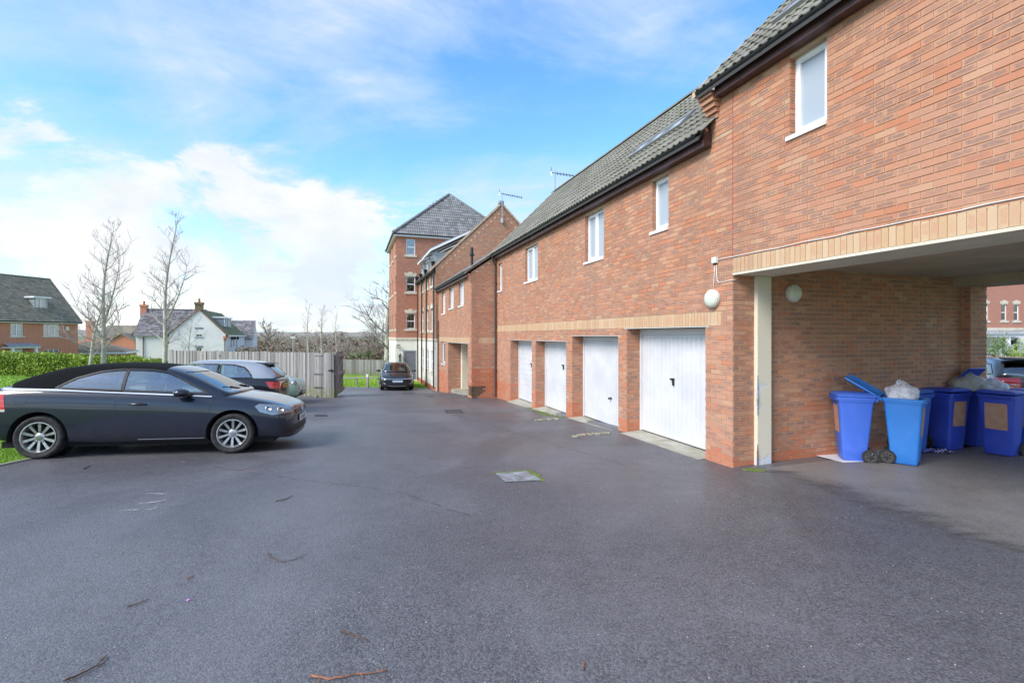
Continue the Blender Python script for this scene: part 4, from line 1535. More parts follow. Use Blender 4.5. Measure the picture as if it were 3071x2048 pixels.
half_round(cb, [(-0.5, RT2, ZR2 - 0.02), (XR, RT2, ZR2 - 0.02)], 0.12, 'ridge_tiles', M['tile_moss'], roof2)
roof_window(cb, 0.40, 0.92, 0.38, 0.5, ZE2, EV, roof2)
mb = MB()
mb.prism([(-0.56, EV - 0.03, ZE2 - 0.05), (-0.50, EV - 0.03, ZE2 - 0.05), (-0.50, RT2, ZR2 - 0.05), (-0.56, RT2, ZR2 - 0.05)], (0, 0, 0.09))
cb.part(mb, 'verge', M['pointing'], fixn=True)
# corbelled kneeler, one brick per step
for k in range(5):
 z0_ = 4.93 + 0.075 * k
 cb.bricks.append((Fr(0, 0, 1, 0, 0, -1), -0.47 - 0.012 * k, -0.21 - 0.012 * (5 - k), z0_ + 0.005, z0_ + 0.07, 0, random.random(), cf, 0.035 + 0.042 * k))
mb = MB()
mb.box(-0.46, -0.24, -0.02, 0.05, 5.25, 5.38)
cb.part(mb, 'kneeler', M['mortar'])
mb = MB()   # dab of bedding mortar where the lower roof meets the wall
mb.lathe([(0.001, 0.0), (0.07, 0.01), (0.08, 0.05), (0.05, 0.10), (0.002, 0.12)], (-0.50, -0.10, 4.74), 'Z', 8)
cb.part(mb, 'mortar_fillet', M['pointing'], smooth=True)
finish_bricks(cb, 300)
# ---------------------------------------------------------------- wall fittings (each a thing of its own)
def bulkhead(loc_x, loc_t, z, face, label, r=0.14):
 X, Y = A2W(loc_x, loc_t)
 rot = ANG if face == 'front' else ANG + math.pi / 2
 t = thing('bulkhead_light', label, 'wall light', (X, Y, z), rot, 'round bulkhead lights on the brickwork')
 mb = MB()
 mb.lathe([(r * 0.96, 0.0), (r, -0.01), (r, -0.045), (r * 0.93, -0.05)], (0, 0, 0), 'Y', 32)
 mb.build('base', M['white_plastic'], t, auto=40)
 mb = MB()
 prof = [(r * 0.985, -0.05), (r * 0.985, -0.062)] + [(r * 0.95 * math.cos(a), -0.062 - 0.055 * math.sin(a)) for a in [R(q) for q in (0, 12, 25, 40, 55, 70, 84)]]
 mb.lathe(prof, (0, 0, 0), 'Y', 32)
 mb.build('diffuser', M['lamp_glass'], t, auto=40)
 for sgn in (-1, 1):
  mb = MB()
  mb.lathe([(0.010, 0.0), (0.010, -0.008)], (sgn * r * 0.86, -0.068, 0.01), 'Y', 8)
  mb.build('screw', M['black_metal'], t)
 return t
bulkhead(-0.38, -0.009, 2.147, 'front', 'round cream bulkhead light on the pier left of the archway', 0.142)
bulkhead(-0.041, 1.197, 2.236, 'side', 'dim round bulkhead light on the shaded wall inside the archway', 0.14)
X, Y = A2W(-0.334, -0.009)
t = thing('junction_box', 'small cream junction box with cables above the bulkhead light', 'junction box', (X, Y, 2.739), ANG)
mb = MB()
mb.box(-0.045, 0.045, -0.045, 0.0, -0.045, 0.045)
mb.build('box', M['white_plastic'], t)
mb = MB()
mb.box(-0.041, 0.041, -0.050, -0.0455, -0.041, 0.041)
mb.build('lid', M['white_plastic'], t)
for sgn in (-1, 1):
 mb = MB()
 mb.tube([(0.02 * sgn - 0.005, -0.022, -0.045), (0.02 * sgn - 0.005, -0.022, -0.075)], 0.010, 8)
 mb.build('cable_gland', M['black_metal'], t)
def cable(name, label, pts, r=0.0065):
 ws = []
 for (x, tt, z) in pts:
  X, Y = A2W(x, tt)
  ws.append((X, Y, z))
 mb = MB()
 mb.tube(ws, r, 6)
 o = mb.build(name, M['cable'], smooth=True)
 return setp(o, label, 'cable')
pts = [(-0.29, -0.02, 2.735), (-0.15, -0.018, 2.742), (0.0, -0.018, 2.738)]
rs = random.Random(2)
for i in range(1, 33):
 pts.append((i * 0.2, -0.018, 2.733 + rs.uniform(-0.004, 0.004) + (0.006 if i % 3 == 0 else 0)))
cable('cable', 'white cable clipped along the top of the cream soldier course', pts)
cable('cable', 'thin white cable dropping from the junction box to the light', [(-0.355, -0.022, 2.67), (-0.357, -0.017, 2.55), (-0.372, -0.017, 2.42), (-0.378, -0.02, 2.29)])
cable('cable', 'bent white cable turning round the pier corner under the archway', [(-0.315, -0.022, 2.67), (-0.312, -0.017, 2.50), (-0.30, -0.017, 2.42), (-0.26, -0.017, 2.385), (-0.18, -0.017, 2.388), (-0.05, -0.017, 2.395), (0.012, -0.014, 2.397), (0.012, 0.05, 2.398)])
# ---------------------------------------------------------------- lower wing with passage
TL = -1.005
lk = Bld('lower_wing', 'low two storey brick wing with small windows and open passage beyond the garages', 'building', -15.9, -1.0)
X0L, X1L = -19.6, XL
FG = Fr(X1L, TL, 0, 1, 1, 0)
FLk = Fr(0, TL, 1, 0, 0, -1)
def opn(frame_t, pxl, pxr, yt, yb, tl=TL, yref=None):
 a, Ya = on_t(pxl, tl)
 b, Yb = on_t(pxr, tl)
 return a, b, zat(yb, Yb), zat(yt, Yb)
lw = [opn(0, 1324.6, 1335, 873, 939.4), opn(0, 1346.9, 1360, 858.6, 923), opn(0, 1375.5, 1390.8, 843, 914.4)]
lows = opn(0, 1324.0, 1335, 1024.6, 1092)
pa, _, _, _ = opn(0, 1343.6, 1400, 1025, 1170)
pb_, Yb = on_t(1403.5, TL)
PAS = (pa, pb_, -3, 1.265)
bandL = (X0L + 0.05, on_t(1409.5, TL)[0], 1.270, 1.485)
opsL = lw + [lows, PAS]
mb = MB()
wall_body(mb, FLk, X1L, -1.9, 3.98, opsL, 0.40, a_start=X0L)
wall_body(mb, FG, 2.6, -1.9, 4.02, [], 0.28, top=[(0, 4.02), (2.6, 4.02 + 2.6 * 0.67)])
lwall = lk.part(mb, 'wall', M['mortar'])
lay_bricks(lk, FLk, X1L, -1.9, 3.98, opsL + [bandL], 1.270, plinth=-0.2, a_start=X0L, ext1=0.008, wall=lwall)
lay_soldiers(lk, FLk, bandL[0], bandL[1], 1.270, 1.485, lwall)
gt0 = on_x(1435, X1L)[0] - TL
gt1 = on_x(1484, X1L)[0] - TL
lay_bricks(lk, FG, 1.02, -1.9, 4.02, [(gt0, gt1, 1.270, 1.485)], 1.270, plinth=0.35, top=[(0, 4.02), (1.02, 4.02 + 1.02 * 0.67)], a_start=0.004, wall=lwall)
lay_soldiers(lk, FG, gt0, gt1, 1.270, 1.485, lwall)
for q in lw:
 lay_bricks(lk, Fr(q[0], TL, 0, 1, 1, 0), 0.088, q[2], q[3], [], 1.27, a_start=0.003, wall=lwall)
 window(lk, FLk, *q, 0.088, 'double', 'window_back')
window(lk, FLk, *lows, 0.088, 'single', 'dark')
lay_bricks(lk, Fr(PAS[0], TL, 0, 1, 1, 0), 0.62, -1.9, 1.26, [], 1.27, plinth=-0.9, a_start=0.003, wall=lwall)
mb = MB()
mb.box(PAS[0] + 0.02, PAS[0] + 0.30, TL + 0.62, TL + 0.90, -1.6, 1.25)
lk.part(mb, 'boxed_post', M['cream'])
mb = MB()
mb.box(PAS[0] - 0.3, PAS[1] + 0.2, TL + 2.4, TL + 2.6, -1.9, 1.3)
mb.box(PAS[1] + 0.02, PAS[1] + 0.3, TL + 0.4, TL + 2.6, -1.9, 1.3)
mb.box(PAS[0] - 0.3, PAS[0] - 0.0, TL + 0.62, TL + 2.4, -1.9, 1.3)
lk.part(mb, 'passage_wall', M['far_brick_v'])
mb = MB()
mb.box(PAS[0] - 0.3, PAS[1] + 0.2, TL + 0.41, TL + 2.4, 1.27, 1.4)
fbox(mb, FLk, PAS[0] - 0.05, PAS[1] + 0.05, 0.01, -0.3, 1.247, 1.262)
lk.part(mb, 'passage_ceiling', M['white_plastic'])
mb = MB()
cx0, cx1 = PAS[0], PAS[1]
mb.box(cx0, cx1, TL + 0.15, TL + 2.4, -1.6, gz(*A2W((cx0 + cx1) / 2, TL)) + 0.03)
lk.part(mb, 'passage_step', M['concrete'])
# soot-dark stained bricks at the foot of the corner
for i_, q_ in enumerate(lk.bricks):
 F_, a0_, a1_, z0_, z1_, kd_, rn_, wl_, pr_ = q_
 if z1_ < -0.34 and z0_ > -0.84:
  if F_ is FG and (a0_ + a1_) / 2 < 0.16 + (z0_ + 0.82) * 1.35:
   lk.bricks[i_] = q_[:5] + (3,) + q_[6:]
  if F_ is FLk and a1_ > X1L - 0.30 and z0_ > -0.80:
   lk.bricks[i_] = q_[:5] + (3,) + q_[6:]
# kneeler, verge and dentils
for k in range(4):
 z0_ = 3.62 + 0.085 * k
 lk.bricks.append((Fr(0, TL, 1, 0, 0, -1), X1L - 0.20, X1L + 0.008, z0_, z0_ + 0.075, 0, random.random(), lwall, 0.03 + 0.035 * k))
sl = 0.67
mb = MB()
mb.prism([(X1L + 0.03, TL - 0.24, 3.97), (X1L + 0.03, TL + 1.45, 3.97 + 1.69 * sl), (X1L + 0.03, TL + 1.45, 3.97 + 1.69 * sl + 0.10), (X1L + 0.03, TL - 0.24, 4.07)], (-0.16, 0, 0))
lk.part(mb, 'verge', M['pointing'], fixn=True)
for k in range(6):
 a = 0.16 + k * 0.24
 z = 3.90 + a * sl
 lk.bricks.append((FG, a, a + 0.10, z, z + 0.065, 2, random.random(), lwall, 0.02))
mb = MB()
mb.box(X0L, X1L - 0.02, TL - 0.155, TL - 0.13, 3.86, 4.05)
mb.box(X0L, X1L - 0.02, TL - 0.13, TL, 3.86, 3.875)
lk.part(mb, 'fascia', M['fascia'])
gutter(lk, FLk, X0L - 0.05, X1L - 0.02, 4.055, 0.15, 0.06)
c2, s2 = 1 / math.hypot(1, sl), sl / math.hypot(1, sl)
mb = MB()
mb.prism([(X0L, TL - 0.24, 4.01), (X1L + 0.02, TL - 0.24, 4.01), (X1L + 0.02, TL + 2.6, 4.01 + 2.84 * sl), (X0L, TL + 2.6, 4.01 + 2.84 * sl)], (0, 0, -0.06))
mb.prism([(X0L, TL + 5.44, 4.01), (X1L + 0.02, TL + 5.44, 4.01), (X1L + 0.02, TL + 2.6, 4.01 + 2.84 * sl), (X0L, TL + 2.6, 4.01 + 2.84 * sl)], (0, 0, -0.06))
lroof = lk.part(mb, 'roof', M['felt'], fixn=True)
tiles(lk, (X0L, TL - 0.26, 4.02), (1, 0, 0), (0, c2, s2), 'tile_grey', lambda u, v: True, X1L - X0L, 2.84 / c2, 300, parent=lroof)
downpipe(lk, [(X0L + 0.25, TL - 0.07, 2.35), (X0L + 0.25, TL - 0.07, -1.35)], 0.036, (1.6, 0.0))
finish_bricks(lk, 0)
X, Y = A2W(-14.0, -0.554)
t = thing('vent_pipe', 'short black soil vent pipe standing on the lower wing roof', 'vent pipe', (X, Y, 4.30), ANG)
mb = MB()
mb.lathe([(0.055, 0.0), (0.055, 0.62), (0.10, 0.66), (0.10, 0.72), (0.065, 0.75), (0.065, 0.98), (0.05, 0.99)], n=14)
mb.build('pipe', M['black_metal'], t, auto=40)
mb = MB()
mb.lathe([(0.15, 0.0), (0.07, 0.16)], n=14)
mb.build('flashing', M['lead'], t, auto=40)
# ---------------------------------------------------------------- three storey gabled block
TC = -1.15
XA, XB = -26.8, -19.6
gc = Bld('gabled_block', 'three storey brick block with tall gable, cream ground floor and black downpipes', 'building', -23.0, -1.1)
FCf = Fr(0, TC, 1, 0, 0, -1)
FCg = Fr(XB, TC, 0, 1, 1, 0)
AP = 2.496 - TC
ZCE, ZCA = 5.28, 8.83
slc = (ZCA - ZCE) / AP
bays = [(1291.5, 1301.5), (1278.2, 1286.0), (1264.3, 1270.2)]
bx = [(on_t(p, TC)[0], on_t(q, TC)[0]) for (p, q) in bays]
bx = [(c - 0.5, c + 0.5) for c in [(p + q) / 2 for p, q in bx]]
Yc1 = on_t(1296, TC)[1]
z1b, z1t = zat(990.3, Yc1), zat(925, Yc1)
z0b, z0t = zat(1116, Yc1), zat(1052, Yc1)
z2b = zat(857, Yc1)
z2t = z2b + 1.55
mb = MB()
o1_ = [(p, q, z1b, z1t) for p, q in bx] + [(p, q, z2b, z2t) for p, q in bx]
wall_body(mb, FCf, XB, 1.30, ZCE, o1_, 0.3, a_start=XA)
wall_body(mb, FCg, 2 * AP, 1.30, ZCE, [], 0.28, top=[(0, ZCE), (AP, ZCA), (2 * AP, ZCE)])
cwall = gc.part(mb, 'wall', M['mortar'], fixn=False)
lay_bricks(gc, FCf, XB, 1.42, ZCE, o1_, 1.42, a_start=XA, ext1=0.008, wall=cwall)
lay_bricks(gc, FCg, 2 * AP - 1.0, 3.2, ZCE, [], 1.42, top=[(0, ZCE - 0.05), (AP, ZCA - 0.05), (2 * AP, ZCE - 0.05)], a_start=0.004, wall=cwall)
mb = MB()
wall_body(mb, FCf, XB + 0.01, -2.0, 1.30, [(p, q, z0b, z0t) for p, q in bx], 0.3, a_start=XA)
wall_body(mb, FCg, 2 * AP, -2.0, 1.30, [], 0.28)
gc.part(mb, 'ground_floor_wall', M['cream_wall'])
mb = MB()
fbox(mb, FCf, XA, XB + 0.04, 0.05, -0.1, 1.30, 1.40)
fbox(mb, FCf, XA, XB + 0.02, 0.025, -0.1, 1.24, 1.30)
gc.part(mb, 'string_course', M['stone'])
mb = MB()
fbox(mb, FCf, XA, XB, 0.012, 0.0, -2.0, -1.20)
gc.part(mb, 'plinth', M['plinth_brick'])
for (p, q) in bx:
 window(gc, FCf, p, q, z1b, z1t, 0.07, 'sash', 'net', sill='stone')
 keystone(gc, FCf, p, q, z1t)
 window(gc, FCf, p, q, z0b, z0t, 0.07, 'sash', 'net', sill='stone')
 window(gc, FCf, p, q, z2b, z2t, 0.07, 'sash', 'net', sill='stone')
mb = MB()
mb.box(XA, XB - 0.3, TC + 2 * AP - 0.3, TC + 2 * AP, -2.0, ZCE)
gc.part(mb, 'rear_wall', M['far_brick_u'])
# roof
cc, sc_ = 1 / math.hypot(1, slc), slc / math.hypot(1, slc)
mb = MB()
mb.prism([(XA, TC - 0.2, ZCE - 0.22), (XB, TC - 0.2, ZCE - 0.22), (XB, TC + AP, ZCA - 0.03), (XA, TC + AP, ZCA - 0.03)], (0, 0, -0.08))
mb.prism([(XA, TC + 2 * AP + 0.2, ZCE - 0.22), (XB, TC + 2 * AP + 0.2, ZCE - 0.22), (XB, TC + AP, ZCA - 0.03), (XA, TC + AP, ZCA - 0.03)], (0, 0, -0.08))
croof = gc.part(mb, 'roof', M['felt'], fixn=True)
tiles(gc, (XA, TC - 0.2, ZCE - 0.2), (1, 0, 0), (0, cc, sc_), 'tile_grey', lambda u, v: not any(p - 0.25 < XA + u < q + 0.25 and v < 2.2 for p, q in bx), XB - XA, (AP + 0.2) / cc, 300, parent=croof)
for (ta, tb_, sg) in ((TC - 0.28, TC + AP, 1), (TC + 2 * AP + 0.28, TC + AP, -1)):
 mb = MB()
 za = ZCE - 0.28 * slc
 mb.prism([(XB + 0.05, ta, za - 0.02), (XB + 0.05, tb_, ZCA - 0.02), (XB + 0.05, tb_, ZCA + 0.12), (XB + 0.05, ta, za + 0.12)], (-0.22, 0, 0))
 gc.part(mb, 'verge', M['pointing'], fixn=True)
n = 15
for k in range(n):
 for sg in (0, 1):
  a = 0.30 + k * 0.225
  z = ZCE + (a * slc) - 0.42
  aa = a if sg == 0 else 2 * AP - a - 0.11
  gc.bricks.append((FCg, aa, aa + 0.11, z, z + 0.11, 2, random.random(), cwall, 0.022))
mb = MB()
mb.cbox((XB - 0.08, TC + AP, ZCA + 0.12), (0.32, 0.26, 0.14))
gc.part(mb, 'ridge_cap', M['lead'])
# wall dormers with shallow sheet roofs
for (p, q) in bx:
 mb = MB()
 ztop = z2t + 0.22
 mb.box(p - 0.12, p, TC + 0.0, TC + 1.6, z2b, ztop)
 mb.box(q, q + 0.12, TC + 0.0, TC + 1.6, z2b, ztop)
 mb.box(p, q, TC + 0.0, TC + 0.2, z2t, ztop)
 dm = gc.part(mb, 'dormer', M['lead'])
 mb = MB()
 mb.prism([(p - 0.30, TC - 0.22, ztop), (q + 0.30, TC - 0.22, ztop), (q + 0.30, TC + 2.0, ztop + 1.15), (p - 0.30, TC + 2.0, ztop + 1.15)], (0, 0, 0.13))
 bld_part_sub(gc, mb, 'dormer_fascia', M['upvc'], dm, fixn=True)
 U, V = Vector((1, 0, 0)), Vector((0, 2.22, 1.15)).normalized()
 NN = U.cross(V)
 mb = MB()
 O = Vector((p - 0.31, TC - 0.24, ztop + 0.135))
 Wd = q - p + 0.62
 mb.prism([O, O + U * Wd, O + U * Wd + V * 2.5, O + V * 2.5], NN * 0.02)
 for k in range(10):
  s0 = O + V * (0.25 * k)
  mb.prism([s0, s0 + U * Wd, s0 + U * Wd + V * 0.03, s0 + V * 0.03], NN * 0.04)
 bld_part_sub(gc, mb, 'dormer_roof', M['lead'], dm, fixn=True)
# gutters, hoppers and pipes
gutter(gc, FCf, XA + 0.1, XB + 0.1, ZCE - 0.22, 0.1, 0.06)
for (px, ytop, ybot) in ((1256.7, 841, 1144), (1268.6, 833, 1153.5), (1283.0, 821, 1163.7), (1305.5, 797, 1170.5)):
 xx, YY = on_t(px, TC)
 zt_, zb_ = zat(ytop, YY), zat(ybot, YY) + 0.1
 mb = MB()
 downpipe(gc, [(xx, TC - 0.16, zt_), (xx, TC - 0.09, zt_ - 0.25), (xx, TC - 0.09, zb_)], 0.045, (zt_ - 1.2, zt_ - 2.9, zt_ - 4.4))
 mb.prism([(xx - 0.16, TC - 0.25, zt_ + 0.22), (xx + 0.16, TC - 0.25, zt_ + 0.22), (xx + 0.08, TC - 0.2, zt_), (xx - 0.08, TC - 0.2, zt_)], (0, 0.2, 0))
 gc.part(mb, 'hopper', M['gutter'], fixn=True)
finish_bricks(gc, 0)
def aerial(x, t_, z0_, z1_, label, az, s=1.0):
 X, Y = A2W(x, t_)
 t = thing('tv_aerial', label, 'aerial', (X, Y, z0_), az)
 h = z1_ - z0_
 mb = MB()
 mb.tube([(0, 0, 0), (0, 0, h)], 0.022, 8)
 mb.build('pole', M['steel'], t)
 mb = MB()
 mb.tube([(-0.15 * s, 0, h - 0.06), (1.15 * s, 0, h - 0.06 - 0.34 * s)], 0.014, 6)
 bm_ = mb.build('boom', M['black_metal'], t)
 for k in range(9):
  mb = MB()
  xx = (0.1 + 0.125 * k) * s
  zz_ = h - 0.06 - (xx + 0.15 * s) / 1.3 * 0.34
  mb.tube([(xx, -0.16, zz_), (xx, 0.16, zz_)], 0.009, 5)
  mb.tube([(xx, 0, zz_ - 0.07), (xx, 0, zz_ + 0.07)], 0.009, 5)
  mb.build('element', M['black_metal'], bm_)
 mb = MB()
 mb.tube([(-0.12 * s, -0.1, h + 0.12), (-0.16 * s, 0, h - 0.02), (-0.12 * s, -0.05, h - 0.2)], 0.014, 5)
 mb.build('reflector', M['steel'], t)
 mb = MB()
 mb.cbox((0, 0, 0.1), (0.14, 0.08, 0.25))
 mb.build('bracket', M['lead'], t)
 return t
aerial(XB + 0.12, 2.496, zat(668, 26.4), zat(577, 26.4), 'television aerial on a white pole at the peak of the three storey gable', -0.25, 1.0)
aerial(-12.7, 2.7, 5.8, zat(513, 20.0), 'taller television aerial rising behind the mossy garage roof', -0.35, 1.05)
# ---------------------------------------------------------------- four storey block with pyramid roof
TD = -2.553
XC, XD = -33.6, -26.8
T2 = 5.8
td = Bld('tower_block', 'four storey brick block with grey pyramid tiled roof and cream ground floor', 'building', -30.2, 0.0)
FDx = Fr(XD, TD, 0, 1, 1, 0)
FDy = Fr(0, TD, 1, 0, 0, -1)
ZTE = 8.18
def opx(pxl, pxr, yt, yb):
 a, Ya = on_x(pxl, XD)
 b, Yb = on_x(pxr, XD)
 ym = (Ya + Yb) / 2
 return a - TD, b - TD, zat(yb, ym), zat(yt, ym)
D1, D2, D3 = opx(1218, 1245, 717.3, 765), opx(1218.2, 1245, 828.7, 875.6), opx(1218.2, 1245, 939.4, 986.3)
DD = opx(1209, 1249, 1050.6, 1138)
mb = MB()
wall_body(mb, FDx, T2 - TD, 1.26, ZTE, [D1, D2, D3], 0.3)
td.part(mb, 'side_wall', M['far_brick_v'])
cols = [on_t(p, TD)[0] for p in (1171.5, 1178.0, 1187.3)]
rowsz = [(D1[2], D1[3]), (D2[2], D2[3]), (D3[2], D3[3])]
yops = [(c - 0.42, c + 0.42 if i < 2 else c + 0.25, a, b) for i, c in enumerate(cols) for (a, b) in rowsz]
mb = MB()
wall_body(mb, FDy, XD - 0.001, 1.26, ZTE, yops, 0.3, a_start=XC)
td.part(mb, 'front_wall', M['far_brick_u'])
mb = MB()
wall_body(mb, FDx, T2 - TD, -2.2, 1.26, [DD], 0.3)
gops = [(c - 0.42, c + 0.42, -0.6, 0.8) for c in cols[:2]]
wall_body(mb, FDy, XD - 0.001, -2.2, 1.26, gops, 0.3, a_start=XC)
td.part(mb, 'ground_floor_wall', M['cream_wall'])
mb = MB()
fbox(mb, FDx, -0.05, T2 - TD, 0.05, -0.1, 1.30, 1.44)
fbox(mb, FDx, -0.03, T2 - TD, 0.03, -0.1, 1.24, 1.30)
fbox(mb, FDy, XC, XD, 0.05, -0.1, 1.30, 1.44)
fbox(mb, FDy, XC, XD, 0.03, -0.1, 1.24, 1.30)
td.part(mb, 'string_course', M['stone'])
mb = MB()
mb.box(XC, XC + 0.3, TD + 0.3, T2, -2.2, ZTE)
mb.box(XC + 0.3, XD - 0.3, T2 - 0.3, T2, -2.2, ZTE)
td.part(mb, 'rear_wall', M['far_brick_u'])
for i, q in enumerate((D1, D2, D3)):
 window(td, FDx, *q, 0.06, 'sash', 'net' if i == 0 else 'curtain', sill='stone')
 if i:
  keystone(td, FDx, q[0], q[1], q[3])
for i, q in enumerate(yops):
 window(td, FDy, *q, 0.06, 'sash', 'net', sill='stone')
for q in gops:
 window(td, FDy, *q, 0.06, 'sash', 'net', sill='stone')
# side door
mb = MB()
a, b, zb, zt = DD
fbox(mb, FDx, a, a + 0.09, 0.0, -0.12, zb, zt)
fbox(mb, FDx, b - 0.09, b, 0.0, -0.12, zb, zt)
fbox(mb, FDx, a + 0.09, b - 0.09, 0.0, -0.12, zt - 0.09, zt)
dr = td.part(mb, 'door_frame', M['grey_frame'])
mb = MB()
fbox(mb, FDx, a + 0.09, b - 0.09, -0.03, -0.08, zb, zt - 0.09)
bld_part_sub(td, mb, 'door', M['grey_door'], dr)
mb = MB()
fbox(mb, FDx, b - 0.20, b - 0.15, -0.0, -0.03, (zb + zt) / 2 - 0.12, (zb + zt) / 2 + 0.12)
fbox(mb, FDx, b - 0.27, b - 0.15, 0.03, 0.0, (zb + zt) / 2 + 0.03, (zb + zt) / 2 + 0.06)
bld_part_sub(td, mb, 'handle', M['steel'], dr)
# pyramid roof
xm, tm = (XC + XD) / 2, (TD + T2) / 2
ZAP = 12.25
ov = 0.25
E = [(XC - ov, TD - ov), (XD + ov, TD - ov), (XD + ov, T2 + ov), (XC - ov, T2 + ov)]
zee = ZTE + 0.12
mb = MB()
base = [(e[0], e[1], zee - 0.02) for e in E]
mb.add(base + [(xm, tm, ZAP - 0.05)], [(0, 1, 4), (1, 2, 4), (2, 3, 4), (3, 0, 4), (3, 2, 1, 0)])
troof = td.part(mb, 'roof', M['felt'])
hs_, dp = (XD - XC) / 2 + ov, (T2 - TD) / 2 + ov
# +x slope
run = hs_
hyp = math.hypot(run, ZAP - zee)
U = Vector((0, 1, 0))
V = Vector((-run, 0, ZAP - zee)) / hyp
full = 2 * dp
tiles(td, (XD + ov + 0.02, TD - ov, zee), U, V, 'tile_grey', lambda u, v: (v / hyp) * dp - 0.05 < u < full - (v / hyp) * dp + 0.05, full, hyp, 300, parent=troof)
hyp2 = math.hypot(dp, ZAP - zee)
V2 = Vector((0, dp, ZAP - zee)) / hyp2
tiles(td, (XC - ov, TD - ov - 0.02, zee), (1, 0, 0), V2, 'tile_grey', lambda u, v: (v / hyp2) * hs_ - 0.05 < u < 2 * hs_ - (v / hyp2) * hs_ + 0.05, 2 * hs_, hyp2, 0, parent=troof)
for e in (E[0], E[1], E[2]):
 half_round(td, [(e[0], e[1], zee + 0.04), (xm, tm, ZAP + 0.02)], 0.13, 'hip_tiles', M['tile_grey'], troof)
mb = MB()
mb.box(XD + 0.18, XD + 0.205, TD - 0.2, T2 + 0.2, ZTE - 0.02, ZTE + 0.12)
mb.box(XD, XD + 0.18, TD - 0.2, T2 + 0.2, ZTE - 0.02, ZTE + 0.0)
mb.box(XC - 0.2, XD + 0.18, TD - 0.205, TD - 0.18, ZTE - 0.02, ZTE + 0.12)
mb.box(XC - 0.2, XD, TD - 0.18, TD, ZTE - 0.02, ZTE + 0.0)
td.part(mb, 'fascia', M['upvc'])
gutter(td, Fr(XD, TD, 0, 1, 1, 0), -0.25, T2 - TD + 0.2, ZTE + 0.13, 0.2, 0.06)
gutter(td, FDy, XC - 0.2, XD + 0.25, ZTE + 0.13, 0.2, 0.06)
# fittings by the side door
tl_, Yl = on_x(1199.4, XD)
X, Y = A2W(XD + 0.01, tl_)
t = thing('lantern', 'black carriage lantern beside the grey side door', 'wall lantern', (X, Y, zat(1072, Yl)), ANG)
mb = MB()
mb.box(0, 0.02, -0.05, 0.05, -0.25, 0.0)
mb.tube([(0.01, 0, -0.2), (0.12, 0, -0.24), (0.16, 0, -0.16)], 0.015, 6)
mb.build('arm', M['black_metal'], t)
mb = MB()
mb.lathe([(0.05, -0.16), (0.10, 0.12), (0.13, 0.14), (0.05, 0.24), (0.01, 0.30)], (0.16, 0, 0), 'Z', 6)
mb.build('lantern_head', M['black_metal'], t)
mb = MB()
mb.lathe([(0.056, -0.13), (0.099, 0.10)], (0.16, 0, 0), 'Z', 6)
mb.v = [(0.16 + (p[0] - 0.16) * 1.06, p[1] * 1.06, p[2]) for p in mb.v]
mb.build('glass', M['pane'], t)
tl_, Yl = on_x(1193.8, XD)
X, Y = A2W(XD + 0.01, tl_)
t = thing('floodlight', 'small black security floodlight high on the cream corner', 'floodlight', (X, Y, zat(1038, Yl)), ANG)
mb = MB()
mb.cbox((0.12, 0, 0), (0.10, 0.24, 0.17), Matrix.Rotation(0.35, 3, 'Y'))
mb.build('housing', M['black_metal'], t)
mb = MB()
mb.cbox((0.173, 0, -0.02), (0.008, 0.20, 0.13), Matrix.Rotation(0.35, 3, 'Y'))
mb.build('glass', M['white_plastic'], t)
mb = MB()
mb.tube([(0.0, 0, 0), (0.12, 0, 0)], 0.02, 6)
mb.tube([(0.01, -0.15, -0.05), (0.01, -0.15, -2.3)], 0.012, 5)
mb.build('bracket', M['black_metal'], t)
tl_, Yl = on_x(1199.4, XD)
X, Y = A2W(XD + 0.01, tl_)
t = thing('wall_vent', 'square grey louvred vent below the lantern', 'vent', (X, Y, zat(1090, Yl)), ANG)
mb = MB()
mb.box(0, 0.02, -0.13, 0.13, -0.16, 0.16)
mb.build('frame', M['grey_frame'], t)
for k in range(5):
 mb = MB()
 mb.box(0.02, 0.04, -0.11, 0.11, -0.13 + 0.055 * k, -0.10 + 0.055 * k)
 mb.build('louvre', M['grey_frame'], t)
# ---------------------------------------------------------------- cars
def paint(name, col, flake=0.0):
 m, t, b = mat(name)
 b.inputs['Base Color'].default_value = (*col, 1)
 b.inputs['Metallic'].default_value = flake
 b.inputs['Roughness'].default_value = 0.32
 b.inputs['Coat Weight'].default_value = 1.0
 b.inputs['Coat Roughness'].default_value = 0.03
 b.inputs['Coat IOR'].default_value = 1.5
 b.inputs['Specular IOR Level'].default_value = 0.25
 geo = t.n('ShaderNodeNewGeometry')
 # road film on the lower panels
 tcn = t.n('ShaderNodeTexCoord')
 sx = t.n('ShaderNodeSeparateXYZ')
 t.l(tcn.outputs['Object'], sx.inputs[0])
 n = t.noise(geo.outputs['Position'], 7, 5, 0.65)
 low = t.m('MULTIPLY', t.smooth(sx.outputs[2], 0.15, 0.62, 1, 0), t.smooth(n, 0.3, 0.7, 0.25, 0.8))
 c = t.mix(t.m('MULTIPLY', low, 0.28), col, (0.10, 0.09, 0.085))
 t.l(c, b.inputs['Base Color'])
 t.l(t.m('ADD', t.m('MULTIPLY', low, 0.3), 0.30), b.inputs['Roughness'])
 t.l(t.m('SUBTRACT', 1.0, t.m('MULTIPLY', low, 0.6)), b.inputs['Coat Weight'])
 return m
M['navy'] = paint('dark_navy_paint', (0.009, 0.012, 0.026), 0.0)
M['black_paint'] = paint('black_paint', (0.010, 0.010, 0.013), 0.1)
M['grey_paint'] = paint('grey_paint', (0.055, 0.06, 0.068), 0.1)
M['silver_paint'] = paint('silver_paint', (0.40, 0.41, 0.43), 0.5)
M['mint_paint'] = paint('mint_paint', (0.33, 0.50, 0.38), 0.0)
M['black_trim'] = pbr('black_trim', (0.015, 0.015, 0.017), 0.5)
